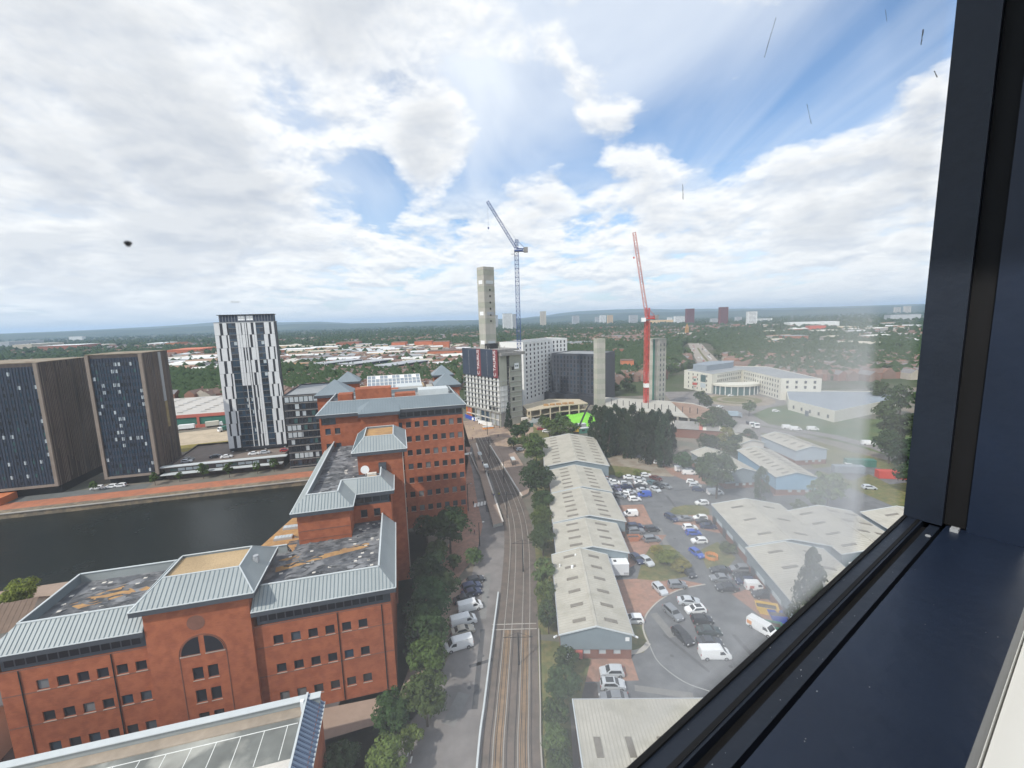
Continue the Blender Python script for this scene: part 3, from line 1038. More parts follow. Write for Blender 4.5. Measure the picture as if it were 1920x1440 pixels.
def hip(parent, E4, R4, Ez, Rz, ribs=(True, True, True, True), sp=0.62, m=None, mr=None, flat=None, fz=0.0, fas=0.75, soffit=True):
    m = m or mRoofM
    mr = mr or mRibM
    for i in range(4):
        j = (i + 1) % 4
        slope(parent, (*E4[i], Ez), (*E4[j], Ez), (*R4[i], Rz), (*R4[j], Rz), m, mr, sp, ribs[i])
    fascia(parent, [*E4, E4[0]], Ez - fas, Ez + 0.0, mBand)
    if soffit:
        b = MB()
        b.poly([(*p, Ez - fas + 0.003) for p in E4[::-1]])
        part('soffit', b, mBand, parent)
    trim(parent, [(*p, Ez + 0.04) for p in (*E4, E4[0])], 0.16, 0.12, mTrim, 'gutter')
    if flat:
        b = MB()
        b.poly([(*p, Rz - fz) for p in R4])
        part('flat_roof', b, flat, parent)
        if fz:
            fascia(parent, [*R4[::-1], R4[-1]], Rz - fz, Rz, mRoofT, 'upstand')
    trim(parent, [(*p, Rz + 0.03) for p in (*R4, R4[0])], 0.2, 0.1, mTrim, 'ridge_trim')
    for i in range(4):
        trim(parent, [(*E4[i], Ez + 0.03), (*R4[i], Rz + 0.03)], 0.16, 0.08, mTrim, 'hip_trim')


hip(oz, E4, R4, Ez, Rz, (True, False, False, True), flat=mGravel, fz=0.35)
b = MB()
b.box(-20.6, -19.9, 5.0, 5.9, 23.2, 24.0)
b.tube((-20.25, 5.4, 24.0), (-20.25, 5.4, 24.3), 0.42, 8)
part('roof_vent', b, mGalv, oz)
# wing roofs: sloping rim, inner upstand, membrane inside
FZ, EZ, RZ = 19.5, 18.5, 21.0


def rim(parent, outer, inner, ez, rz, fz, ribs, m=None):
    n = len(outer)
    for i in range(n - 1):
        slope(parent, (*outer[i], ez), (*outer[i + 1], ez), (*inner[i], rz), (*inner[i + 1], rz), m or mRoofM, mRibM, 0.56, ribs[i])
        b = MB()
        a, c = inner[i], inner[i + 1]
        b.poly([(*c, fz), (*a, fz), (*a, rz), (*c, rz)])
        part('upstand', b, mRoofT if not ribs[i] else mRoofM, parent)
    fascia(parent, outer, ez - 0.75, ez, mBand)
    trim(parent, [(*p, ez + 0.04) for p in outer], 0.15, 0.12, mTrim, 'gutter')
    trim(parent, [(*p, rz + 0.03) for p in inner], 0.28, 0.12, mTrim, 'ridge_trim')


rim(oz, [(-18.0, 17.2), (UL - 1.0, 17.2), (UL - 1.0, -0.9), (-33.3, -0.9)], [(-18.0, 14.6), (UL + 1.6, 14.6), (UL + 1.6, 2.2), (-33.3, 2.2)], EZ, RZ, FZ, (True, False, True))
rim(oz, [(-19.8, -0.9), (0.95, -0.9), (0.95, 22.9)], [(-19.8, 2.0), (-1.6, 2.0), (-1.6, 22.9)], EZ, RZ, FZ, (True, False))
b = MB()
b.poly([(UL + 1.55, 2.1, FZ), (-1.55, 2.0, FZ), (-1.55, 23, FZ), (-17, 23, FZ), (-17, 14.7, FZ), (UL + 1.55, 14.7, FZ)])
part('flat_roof', b, mMembr, oz)
b = MB()
for q in (((-47, 8.0), (-41.5, 11.8), (-38.6, 8.8), (-44.5, 6.2)), ((-38.5, 9.2), (-36.8, 11.0), (-36.6, 8.0)), ((-18.8, 9.6), (-9.5, 12.6), (-3.8, 13.9), (-3.8, 12.0), (-10, 10.6), (-18.5, 8.0)), ((-16, 3.2), (-4, 3.8), (-4, 2.6), (-14, 2.5)), ((-19, 12.0), (-15.5, 13.2), (-15.8, 11))):
    b.poly([(x, y, FZ + 0.02) for x, y in q])
part('ochre_patch', b, mSand, oz, kind='stuff')
slab_me = MB().box(-0.26, 0.26, -0.22, 0.22, 0, 0.06).mesh('paving_slab', [mSlab])
rr = random.Random(5)
for a, c, d_, e_, n_, z_ in ((-48, -34.5, 3.2, 14, 17, FZ), (-19, -2.2, 2.8, 16, 20, FZ), (-6.5, -2.2, 8, 22, 12, FZ)):
    for i in range(n_):
        put('paving_slab', slab_me, oz, (rr.uniform(a, c), rr.uniform(d_, e_), z_ + 0.02), rr.uniform(-0.15, 0.25))
wk = mat('loose_membrane_fold', (0.055, 0.057, 0.062), 0.7, 0.3, 1.0, col2=(0.15, 0.15, 0.155))


def folds(parent, a, c, d_, e_, z_, n_, ang=0.0, ln=(2, 6)):
    """Blown-about folds of roofing felt: low wavy ridges."""
    b = MB()
    for i in range(n_):
        x, y, L_ = rr.uniform(a, c), rr.uniform(d_, e_), rr.uniform(*ln)
        t_ = ang + rr.gauss(0, 0.25)
        px_ = None
        ph, am = rr.uniform(0, 6), rr.uniform(0.1, 0.35)
        h_ = rr.uniform(0.06, 0.2)
        pts = []
        for k in range(8):
            s_ = L_ * k / 7
            o_ = am * math.sin(ph + k * 1.1)
            X, Y = x + s_ * math.cos(t_) - o_ * math.sin(t_), y + s_ * math.sin(t_) + o_ * math.cos(t_)
            if not (a <= X <= c and d_ <= Y <= e_):
                break
            pts.append((X, Y))
        for k in range(len(pts) - 1):
            (x0, y0), (x1, y1) = pts[k], pts[k + 1]
            nx_, ny_ = -math.sin(t_) * 0.22, math.cos(t_) * 0.22
            b.add([(x0 - nx_, y0 - ny_, z_), (x1 - nx_, y1 - ny_, z_), (x1, y1, z_ + h_), (x0, y0, z_ + h_), (x1 + nx_, y1 + ny_, z_), (x0 + nx_, y0 + ny_, z_)], [(0, 1, 2, 3), (3, 2, 4, 5)])
    return part('membrane_fold', b, wk, parent, kind='stuff')


folds(oz, -48, -34, 3.2, 14, FZ + 0.01, 60, 0.1)
folds(oz, -19, -2.2, 2.8, 22, FZ + 0.01, 110, 0.1)
# upper wing: pavilion two, its neighbour and the long west slope
part('wall', facade_mb(9.3, 26.0, []), mBrick, oz, loc=(-16.5, 17, 0))
b = MB()
b.box(-16.45, -7.25, 16.96, 17.0, 21.9, 22.05)
b.box(-16.45, -7.25, 16.96, 17.0, 20.2, 20.3)
part('string_course', b, mBrickD, oz)
part('wall', facade_mb(6, 26.0, []), mBrick, oz, loc=(-7.2, 17, 0), rz=rad(90))
wall(oz, 7.5, 0, 23.2, [(2.0, 20.6, 1.3, 1.6), (4.6, 20.6, 1.3, 1.6)], mBrick, (-7.2, 23, 0), 0)
b = MB()
b.box(-6.9, 0.0, 23.1, 23.4, 23.2, 25.2)
part('clerestory_band', b, mBand, oz)
for i in range(4):
    put('clerestory_pane', MB().box(-0.7, 0.7, -0.03, 0, 0, 1.1).mesh('clerestory_pane', [mWin]), oz, (-5.8 + i * 1.6, 23.1, 23.7))
part('wall', facade_mb(8.6, 25.0, []), mBrick, oz, loc=(0.3, 23, 0), rz=rad(90))
part('wall', facade_mb(41, 26.0, []), mBrick, oz, loc=(-16.5, 58, 0), rz=rad(-90))
EB, RB, FB = 26.0, 28.4, 26.9
rim(oz, [(-17.4, 57.9), (-17.4, 16.1), (-6.4, 16.1), (-6.4, 22.1), (1.1, 22.1), (1.1, 31.5)], [(-14.9, 57.9), (-14.9, 18.8), (-9.3, 18.8), (-9.3, 25.0), (-1.6, 25.0), (-1.6, 31.5)], EB, RB, FB, (False, True, False, True, False))
b = MB()
b.poly([(-14.9, 18.8, FB), (-9.3, 18.8, FB), (-9.3, 25.0, FB), (-1.6, 25.0, FB), (-1.6, 31.6, FB), (-6.5, 31.6, FB), (-6.5, 58, FB), (-14.9, 58, FB)])
part('flat_roof', b, mMembr, oz)
folds(oz, -14.6, -9.5, 20, 57, FB + 0.01, 90, 0.15, (1.5, 4))
folds(oz, -9.5, -2, 25.3, 31.4, FB + 0.01, 26, 0.1, (1, 3))
for i in range(18):
    put('paving_slab', slab_me, oz, (rr.uniform(-9.2, -2.0), rr.uniform(25.4, 31), FB + 0.02), rr.uniform(-0.2, 0.2))
for i in range(14):
    put('paving_slab', slab_me, oz, (rr.uniform(-14.4, -7.5), rr.uniform(20, 56), FB + 0.02), rr.uniform(-0.2, 0.2))
# pavilion three
for x, y, wd, rz in ((-6.5, 31.6, 9.8, 0), (3.3, 31.6, 16, rad(90)), (-6.5, 48, 16.4, rad(-90)), (3.3, 48, 9.8, rad(180))):
    part('pavilion_wall', facade_mb(wd, 31.8, []), mBrick, oz, loc=(x, y, 0), rz=rz)
b = MB()
b.box(3.16, 3.34, 31.52, 31.7, 0, 31.3)
part('corner_trim', b, mSill, oz)
hip(oz, [(-7.6, 30.6), (4.3, 30.6), (4.3, 48.8), (-7.6, 48.8)], [(-5.0, 34.0), (1.4, 34.0), (1.4, 43.5), (-5.0, 43.5)], 32.2, 34.9, (True, False, False, True), flat=mSand, fz=0.4)
b = MB()
b.box(-2.1, -0.5, 30.9, 31.6, FB, FB + 2.4)
part('roof_door', b, mBand, oz)
b = MB()
for i in range(5):
    b.tube((-5.2 + 0.9 * math.cos(a), 30.9 + 0.0, FB + 1.6 + 0.9 * math.sin(a)) if False else (-5.0, 30.6 - 0.08 * i, FB + 1.5), (-5.0, 30.5 - 0.08 * i, FB + 1.5), 0.25 + 0.17 * i, 14)
b.tube((-5.0, 30.9, FB), (-5.0, 30.9, FB + 1.6), 0.08, 6)
part('satellite_dish', b, mWhite, oz)
b = MB()
b.box(-4.6, -2.6, 29.2, 30.2, FB, FB + 0.8)
part('plant_box', b, mSlab, oz)
b = MB()
b.box(-4.2, -2.4, 26.5, 28.2, FB, FB + 0.7)
part('ochre_cover', b, mSand, oz)
# low ochre roofed annexe with two lantern lights, between the wing and the dock
az = 13.0
A4 = [G(480, 1032, az), G(552, 968, az), G(580, 978, az), G(576, 1040, az)]
rt = oz
inv = lambda p: (*uv_of(p), p.z)
b = MB()
q = [inv(p) for p in A4]
b.prism([(x, y) for x, y, _ in q], 0, az, 0, 1)
part('annexe', b, [mBrick, mSand], oz)
for px, py, n_ in ((548, 990, 4), (532, 1010, 5)):
    c_ = inv(G(px, py, az))
    b = MB()
    o = part('lantern_light', MB().box(-1.9, 1.9, -0.75, 0.75, 0, 0.5), mFrameL, oz, loc=(c_[0], c_[1], az + 0.01))
    for i in range(n_):
        w_ = 3.6 / n_
        put('pane', MB().box(-w_ / 2 + 0.05, w_ / 2 - 0.05, -0.68, 0.68, 0.50, 0.56).mesh('pane', [mWinP]), o, (-1.8 + (i + 0.5) * w_, 0, 0))

# ------------------------------------------------------------------ tall office block behind it
tz = thing('office_building', 'tall red brick office block with eight storeys and slate grey eaves beside the tram street', 'office building', UV(0, 58), TH)
TRW = (31.0, 26.8, 22.7, 18.6, 14.4, 10.1, 5.7)
wn_ = [(20.0 - 2.45 * i - 2.6, z - 0.5, 1.4, 1.65) for i in range(8) for z in TRW]
wall(tz, 18.4, 0, 33.2, wn_, mBrick, (2.6, 0, 0), 0, pick=PK)
wn_ = [(1.5 + 2.45 * i, z - 0.5, 1.4, 1.65) for i in range(2) for z in TRW]
wall(tz, 10.3, 0, 33.2, wn_, mBrick, (-17.7, 0, 0), 0, pick=PK)
part('wall', facade_mb(10.0, 35.2, []), mBrick, tz, loc=(-7.4, -0.7, 0))
part('wall', facade_mb(0.7, 35.2, []), mBrick, tz, loc=(2.6, -0.7, 0), rz=rad(90))
part('wall', facade_mb(0.7, 35.2, []), mBrick, tz, loc=(-7.4, 0, 0), rz=rad(-90))
for a, c in ((2.8, 20.8), (-17.5, -14.0)):
    part('clerestory_band', MB().box(a, c, 0.1, 0.4, 33.2, 35.5), mBand, tz)
    me = MB().box(-0.8, 0.8, -0.03, 0, 0, 1.3).mesh('clerestory_pane', [mWin])
    for i in range(int((c - a) / 2.0)):
        put('clerestory_pane', me, tz, (a + 1.1 + 2.0 * i, 0.1, 33.7))
part('wall', facade_mb(6.6, 2.3, []), mBrick, tz, loc=(-14.0, 0, 33.2))
wn_ = [(2.0 + 2.45 * i, z - 0.5, 1.4, 1.65) for i in range(7) for z in TRW]
wall(tz, 20, 0, 35.4, wn_, mBrick, (21, 0, 0), rad(90))
part('wall', facade_mb(20, 35.4, []), mBrick, tz, loc=(-17.7, 20, 0), rz=rad(-90))
part('wall', facade_mb(38.7, 35.4, []), mBrick, tz, loc=(21, 20, 0), rz=rad(180))
hip(tz, [(-18.8, -1.1), (22.0, -1.1), (22.0, 21.0), (-18.8, 21.0)], [(-15.7, 2.3), (19.2, 2.3), (19.2, 17.6), (-15.7, 17.6)], 36.2, 39.2, (True, True, False, False), 0.7, mRoofT, mRibM, flat=mGreyR, fz=1.2, fas=0.9)
slope(tz, (-8.0, -2.0, 35.9), (3.2, -2.0, 35.9), (-4.8, 1.4, 38.9), (0.2, 1.4, 38.9), mRoofT, mRibM, 0.7)
slope(tz, (3.2, -2.0, 35.9), (3.2, 0.2, 37.4), (0.2, 1.4, 38.9), (0.21, 1.42, 38.9), mRoofT, mRibM, 0.7, False)
slope(tz, (-8.0, 0.2, 37.4), (-8.0, -2.0, 35.9), (-4.81, 1.42, 38.9), (-4.8, 1.4, 38.9), mRoofT, mRibM, 0.7, False)
fascia(tz, [(-8.0, 0), (-8.0, -2.0), (3.2, -2.0), (3.2, 0)], 35.0, 35.9, mBand)
b = MB(); b.poly([(-8, 0, 35.01), (3.2, 0, 35.01), (3.2, -2, 35.01), (-8, -2, 35.01)])
part('soffit', b, mBand, tz)
for a, c, d_, e_, z_ in ((-9, 1, 7, 12, 41.5), (2, 8, 6, 10, 39.6), (-14, -10, 8, 12, 40.2)):
    part('plant_room', MB().box(a, c, d_, e_, 38.0, z_), [mBrick], tz)
part('plant_room', MB().box(9, 18, 8, 14, 38.0, 40.0), mTrim, tz)
# ------------------------------------------------------------------ plan-drawn buildings
def gv(x, y, v):
    """Line of sight meets the upright plane v (office frame): gives (u, z)."""
    a = ray(x, y)
    t = (v - (OX * ts - OY * tc)) / (-a[0] * ts + a[1] * tc)
    return (a[0] * t - OX) * tc + (a[1] * t - OY) * ts, EYE + a[2] * t


def ccw(ps):
    a = sum(ps[i][0] * ps[(i + 1) % len(ps)][1] - ps[(i + 1) % len(ps)][0] * ps[i][1] for i in range(len(ps)))
    return list(ps) if a > 0 else list(ps)[::-1]


def grid_wins(Wd, n, rows, w, h, m0=1.2, m1=1.2):
    return [(m0 + (Wd - m0 - m1) * (i + 0.5) / n, z, w, h) for i in range(n) for z in rows]


def polyb(name, label, cat, ps, z1, mw, mr, spec=None, z0=0.0, parapet=0.5, group=None, mf=None, mp=None, depth=0.2, sill=False, pick=None, root=None, wname='wall'):
    """A flat-roofed building on a plan; spec[i] lists window rows for edge i of the plan as given."""
    ps = [(p[0], p[1]) for p in ps]
    assert ccw(ps) == ps, name + ' plan order'
    o = root or thing(name, label, cat, (ps[0][0], ps[0][1], 0), 0, group)
    bx, by = (ps[0][0], ps[0][1]) if root is None else (root.location.x, root.location.y)
    for i in range(len(ps)):
        p, q = ps[i], ps[(i + 1) % len(ps)]
        Wd = math.hypot(q[0] - p[0], q[1] - p[1])
        rz = math.atan2(q[1] - p[1], q[0] - p[0])
        ws = []
        for sp_ in (spec or {}).get(i, []):
            ws += grid_wins(Wd, *sp_)
        wall(o, Wd, z0, z1, ws, mw, (p[0] - bx, p[1] - by, 0), rz, depth, mf, mp, sill, pick=pick, name=wname)
    b = MB()
    b.poly([(p[0] - bx, p[1] - by, z1 - parapet) for p in ps])
    part('flat_roof', b, mr, o)
    if parapet > 0.05:
        b = MB()
        n = len(ps)
        cx, cy = sum(p[0] for p in ps) / n, sum(p[1] for p in ps) / n
        ins = []
        for p in ps:
            d_ = math.hypot(cx - p[0], cy - p[1])
            k = min(0.45 / d_, 0.3)
            ins.append((p[0] + (cx - p[0]) * k, p[1] + (cy - p[1]) * k))
        for i in range(n):
            j = (i + 1) % n
            P_, Q_, I_, J_ = ps[i], ps[j], ins[i], ins[j]
            f = lambda p, z: (p[0] - bx, p[1] - by, z)
            b.poly([f(P_, z1), f(Q_, z1), f(J_, z1), f(I_, z1)])
            b.poly([f(I_, z1), f(J_, z1), f(J_, z1 - parapet), f(I_, z1 - parapet)])
        part('parapet', b, mw, o)
    return o


def rect(c, L, Wd, ang):
    """Plan of a rectangle: corner c, L along ang (degrees), Wd to the left of that."""
    a = rad(ang)
    e, f = (math.cos(a), math.sin(a)), (-math.sin(a), math.cos(a))
    return [(c[0], c[1]), (c[0] + e[0] * L, c[1] + e[1] * L), (c[0] + e[0] * L + f[0] * Wd, c[1] + e[1] * L + f[1] * Wd), (c[0] + f[0] * Wd, c[1] + f[1] * Wd)]


mFinB = mat('slate_fin', (0.060, 0.072, 0.092), 0.5, 0.4, 0.7, 0.4, streak=0.08)
# ------------------------------------------------------------------ dark apartment slabs across the dock
def dark_slab(uL, uR, vF, vB, zt, label, cols, seed, ytop):
    t = thing('apartment_building', label, 'apartment block', UV(uL, vF), TH)
    r_ = random.Random(seed)
    Wd, Dp = uR - uL, vB - vF
    zb = 3.2
    part('base', MB().box(0.6, Wd - 0.4, 1.2, Dp - 0.5, 0, zb), mDarkM, t)
    b = MB()
    b.box(0, Wd, 0.0, Dp, zb, zt - 0.3)
    part('wall', b, mBrownC, t)
    part('flat_roof', MB().box(-0.1, Wd + 0.1, -0.1, Dp + 0.1, zt - 0.29, zt), mDirt, t)
    part('glazed_front', MB().box(1.2, Wd - 1.2, -0.18, -0.005, zb + 0.9, zt - 1.6), mNavy, t)
    b = MB()
    for x0, x1, z0, z1 in ((0, 1.1, zb, zt - 0.4), (Wd - 1.1, Wd, zb, zt - 0.4), (1.1, Wd - 1.1, zb, zb + 0.85)):
        b.box(x0, x1, -0.75, -0.005, z0, z1)
    part('front_frame', b, mBronze, t)
    b = MB()
    x = 1.3
    while x < Wd - 1.4:
        b.box(x, x + 0.10, -0.34, -0.185, zb + 0.9, zt - 1.6)
        x += 0.95
    part('fin', b, mFinB, t, kind='stuff')
    fl = 17
    fh = (zt - 2.6 - zb - 1.0) / fl
    ms = [MB().box(-0.42, 0.42, -0.05, 0.0, 0, 1.35).mesh('window', [m]) for m in (mWinB, mWin, mWinP, mWinG)]
    n = 0
    for c in range(cols):
        for f in range(fl):
            if n >= 290:
                break
            n += 1
            k = 2 if r_.random() < 0.15 else (3 if r_.random() < 0.09 else (0 if r_.random() < 0.6 else 1))
            put('window', ms[k], t, (1.83 + (Wd - 3.6) * c / (cols - 1), -0.185, zb + 1.5 + f * fh))
    # dark flank with pale vertical strips
    b = MB()
    y = 0.8
    while y < Dp - 0.5:
        if r_.random() < 0.75:
            h0 = zb + (0 if r_.random() < 0.6 else r_.uniform(0, 15))
            b.box(Wd, Wd + 0.12, y, y + r_.uniform(0.06, 0.14), h0, zt - 0.35 - (r_.uniform(0, 12) if r_.random() < 0.3 else 0))
        y += r_.uniform(0.55, 0.95)
    part('fin', b, mBronze, t, kind='stuff')
    return t


d1l, _ = gv(160, 672, 132.2)
D1 = dark_slab(d1l, -92.1, 132.2, 151.5, 52.0, 'dark apartment block with bronze framed glass front beside the white panelled tower', 13, 3, 0)
part('pale_strip', MB().box(0, 0.2, 11.2, 13.2, 31, 51.5), mGalv, D1, loc=(-92.1 - d1l, 0, 0))
part('ochre_strip', MB().box(0, 0.22, 11.3, 13.3, 20, 30.9), mat('ochre_panel', (0.30, 0.235, 0.12), 0.8, 0.4, 0.8), D1, loc=(-92.1 - d1l, 0, 0))
D2 = dark_slab(-163, -123.5, 129.7, 158, 50.2, 'dark apartment block with bluish glass front next to the orange hoarding', 16, 9, 0)

# ------------------------------------------------------------------ white panelled tower
wt = thing('tower_block', 'tall white and dark panelled residential tower standing over the podium car park', 'tower block', UV(-72.9, 150.4), TH)
WW, Z0, Z1 = 23.8, 6.4, 63.0
part('core_wall', MB().box(0.25, WW - 0.25, 0.25, 6, 5.0, Z1 - 0.3), mBlackP, wt)
part('flat_roof', MB().box(0, WW, 0, 6.2, Z1 - 0.29, Z1), mGreyR, wt)
part('penthouse', MB().box(1.6, WW - 0.6, 2.0, 5.8, Z1 + 0.01, Z1 + 3.0), mNavy, wt)
part('penthouse_roof', MB().box(1.0, WW - 0.2, 1.4, 6.0, Z1 + 3.01, Z1 + 3.25), mDarkM, wt)
me = MB().box(-1.4, 1.4, -0.06, 0, 0, 0.9).mesh('penthouse_pane', [mWhite])
for i in range(2):
    for j in range(2):
        put('penthouse_pane', me, wt, (10.4 + 3.3 * i, 2.0, Z1 + 0.6 + 1.15 * j))
b = MB()
for i in range(18):
    b.box(1.8 + i * 1.2, 1.9 + i * 1.2, 1.88, 1.99, Z1 + 0.05, Z1 + 2.9)
part('railing', b, mGalv, wt, kind='stuff')
nb = 10
bh = (Z1 - Z0) / nb
r_ = random.Random(21)
zoneL = [[(0, .09), (.14, .205)], [(0, .045), (.075, .165), (.198, .228)], [(0, .065), (.105, .18), (.205, .228)]]
zoneR = [[(.808, .875), (.915, 1)], [(.828, .91), (.95, 1)], [(.808, .85), (.88, .95), (.975, 1)]]
zoneC = [[(.455, .495), (.545, .605)], [(.462, .48), (.57, .645)], [(.442, .495), (.545, .568), (.61, .645)]]
_pm = {}


def panel(x0, x1, z0, z1, m=mGreyP):
    k = (round(x1 - x0, 2), round(z1 - z0, 2), m.name)
    if k not in _pm:
        _pm[k] = MB().box(0, x1 - x0, -0.16, 0, 0, z1 - z0).mesh('facade_panel', [m])
    put('facade_panel', _pm[k], wt, (x0, 0.24, z0))


for k in range(nb):
    z0, z1 = Z0 + k * bh, Z0 + (k + 1) * bh - 0.06
    for zone, kk in ((zoneL, k % 3), (zoneR, (k + 1) % 3)):
        for a, c in zone[kk]:
            panel(a * WW, c * WW, z0, z1)
    lowc_ = k < 5
    if not lowc_:
        panel(.355 * WW, .395 * WW, z0, z1)
        panel(.40 * WW, .435 * WW, z0, z1)
        for a, c in zoneC[k % 3]:
            panel(a * WW, c * WW, z0, z1)
    else:
        panel(.425 * WW, .437 * WW, z0, z1)
        for a, c in ((.575, .60), (.615, .645)) if k % 2 else ((.565, .59), (.62, .645)):
            panel(a * WW, c * WW, z0, z1)
    panel(.505 * WW, .528 * WW, z0, z1)
    panel(.65 * WW, .685 * WW, z0, z1)
part('top_band', MB().box(0, WW, 0.06, 0.24, Z1 - 0.45, Z1 - 0.3), mGreyP, wt)
fh = (Z1 - Z0) / 20
bm = MB().box(0, 1, -0.10, 0.0, 0, 0.14).mesh('balcony_slab', [mConcD])
gm = MB().box(0, 1, -0.06, -0.02, 0.16, 1.1).mesh('balcony_glass', [mWinB])
wm_ = [MB().box(0, 1, -0.04, 0, 0, 1).mesh('window', [m]) for m in (mWinB, mWin, mWin, mWinP)]
for f in range(20):
    z = Z0 + f * fh
    for a, c in ((.23, .35), (.69, .805)) + (((.36, .42), (.44, .50)) if f < 10 else ()):
        put('balcony_slab', bm, wt, (a * WW, 0.24, z), 0, scale=((c - a) * WW, 1, 1))
        put('balcony_glass', gm, wt, (a * WW, 0.24, z), 0, scale=((c - a) * WW, 1, 1))
        for i in range(2):
            w_ = (c - a) * WW / 2
            put('window', wm_[r_.choice((0, 1, 2, 1, 0, 3) if i else (0, 1, 2))], wt, (a * WW + i * w_ + 0.12, 0.246, z + 1.15), 0, scale=(w_ - 0.24, 0.1, fh - 1.35))
for x_ in (0.8, 6.6, 14.3, 22.4):
    part('pier', MB().box(x_, x_ + 0.7, 0.3, 1.0, 4.7, 6.4), mGreyP, wt)
b = MB()
b.bar((WW - 0.1, 0.2, Z1 - 26), (WW + 2.6, -0.5, 5.0), 0.35, 0.35)
part('raking_strut', b, mGreyP, wt)
b = MB()
b.bar((WW + 0.1, 0.2, Z1 - 0.5), (WW + 0.5, 0.2, Z1 - 26), 0.5, 0.4)
part('edge_fin', b, mFrame, wt)

# ------------------------------------------------------------------ podium car park at its foot
pd = polyb('car_park', 'low podium car park in front of the white panelled tower', 'car park',
           [UV(-91.0, 134.0), UV(-47, 134.0), UV(-45.5, 170), UV(-93, 170)], 5.2, mBrownC, mat('podium_deck', (0.21, 0.17, 0.145), 0.9, 0.2, 0.3), parapet=0.8)
bz = UV(-91.0, 134.0)
r0 = UV(-91.0, 134.0)


def up(u, v, z, base):
    p = UV(u, v, z) - base
    p.z = z
    return p


b = MB()
q = [up(-92.6, 132.4, 5.21, bz), up(-45.4, 132.4, 5.21, bz), up(-45.4, 135.0, 5.21, bz), up(-92.6, 135.0, 5.21, bz)]
b.prism([(p.x, p.y) for p in q], 5.21, 5.55)
part('roof_edge', b, mTrim, pd)
me_ = [MB().box(-1.2, 1.2, -0.1, 0, 0, 1.1).mesh('shopfront_pane', [m]) for m in (mWinG, mWinP)]
for i in range(14):
    if i in (5, 12):
        continue
    put('shopfront_pane', me_[1 if i % 4 else 0], pd, up(-88 + i * 2.75, 133.97, 3.2, bz), TH)
b = MB()
q = [up(-91.5, 130.6, 2.5, bz), up(-47, 130.6, 2.5, bz), up(-47, 133.9, 2.5, bz), up(-91.5, 133.9, 2.5, bz)]
b.prism([(p.x, p.y) for p in q], 2.5, 2.75)
part('canopy', b, mTrim, pd)
# dark glazed office next to it
go = polyb('office_building', 'dark glazed office with pale blinds between the white tower and the brick block', 'office building',
           [UV(-44.0, 131), UV(-18, 131), UV(-18, 168), UV(-44, 168)], 31.8, mBlackP, mGreyR, {0: [(13, [1.2 + 3.05 * k for k in range(10)], 1.55, 2.2)]}, mf=mFrame, mp=mWin,
           pick=(lambda rr_=random.Random(4): rr_.choice((mWin, mWin, mWin, mWinB, mWinG, mWinP))))
b0 = UV(-44, 131)
for k in range(11):
    p, q = up(-43.9, 130.93, 0.75 + 3.05 * k, b0), up(-18.1, 130.93, 0.75 + 3.05 * k, b0)
    part('floor_band', MB().bar(p, q, 0.1, 0.28), mConcD, go)
me = MB().box(-0.75, 0.75, -0.02, 0, 0, 2.1).mesh('blind', [mWinP])
for x_, k in [(-43.0 + 1.85 * i, k) for k in (4, 5) for i in range(3)] + [(-43 + 1.85 * i, 9) for i in range(10)] + [(-41.2 + 1.85 * i, 1) for i in range(4)] + [(-39.3, 8), (-39.3, 7)]:
    put('blind', me, go, up(x_ + 0.35, 130.96, 1.3 + 3.05 * k, b0), TH)

# ------------------------------------------------------------------ car-park deck at the lower edge of the view
def cp_(x, y):
    return uv_of(G(x, y, 12))


cpb = thing('car_park', 'grey rooftop parking deck with white bay lines and blue ridged edge', 'car park', UV(-9.2, -11.5), TH)
UR = 0.0
b = MB()
b.box(-58, 0.0, -34, 0, 0, 10.9)
part('wall', b, mBrick, cpb)
mDeck = mat('stained_deck', (0.17, 0.175, 0.16), 0.8, 0.35, 0.22, 0.3, col2=(0.36, 0.355, 0.315), blot=0.3, thr=(0.47, 0.56))
part('deck', MB().box(-57.8, -0.9, -33.8, -0.5, 10.91, 11.0), mDeck, cpb)
part('deck', MB().box(-30, -1.6, -33.0, -7.6, 11.0, 11.03), mSlab, cpb)
part('parapet', MB().box(-58, 0.05, -0.45, 0.1, 10.95, 12.0), mRoofM, cpb)
part('coping', MB().box(-58.1, 0.15, -0.75, 0.22, 12.01, 12.12), mTrim, cpb)
part('kerb', MB().box(-57.5, -1.6, -2.0, -0.5, 11.0, 11.12), mat('buff_kerb', (0.33, 0.27, 0.21), 0.9, 0.25, 0.8), cpb)
mBlueM = mat('blue_grey_metal', (0.22, 0.28, 0.37), 0.5, 0.08, 0.4, 0.4)
mBlueRb = mat('blue_grey_rib', (0.085, 0.12, 0.19), 0.5, 0.08, 0.4, 0.4)
slope(cpb, (0.45, -34, 10.4), (0.45, 0.2, 10.4), (-1.5, -34, 12.3), (-1.5, 0.2, 12.3), mBlueM, mBlueRb, 0.62, rh=0.1, rw=0.2)
trim(cpb, [(-1.5, -34, 12.35), (-1.5, 0.2, 12.35)], 0.24, 0.12, mTrim)
trim(cpb, [(0.45, -34, 10.42), (0.45, 0.2, 10.42)], 0.16, 0.12, mTrim, 'gutter')
part('upstand', MB().poly([(-1.52, -34, 11), (-1.52, -0.5, 11), (-1.52, -0.5, 12.3), (-1.52, -34, 12.3)]), mBlueM, cpb)
part('gable', MB().poly([(0.45, 0.2, 10.4), (-1.5, 0.2, 12.3), (-1.5, 0.2, 10.4)]), mTrim, cpb)
part('kerb_line', MB().box(-57, -2.2, -2.9, -2.78, 11.005, 11.02), mPaint, cpb)
for i in range(20):
    x_ = -3.4 - i * 2.6
    part('bay_line', MB().box(x_, x_ + 0.09, -7.4, -2.9, 11.005, 11.022), mPaint, cpb)
part('lamp_bracket', MB().box(-2.1, -1.7, -1.4, -1.0, 11.1, 12.6), mWhite, cpb)

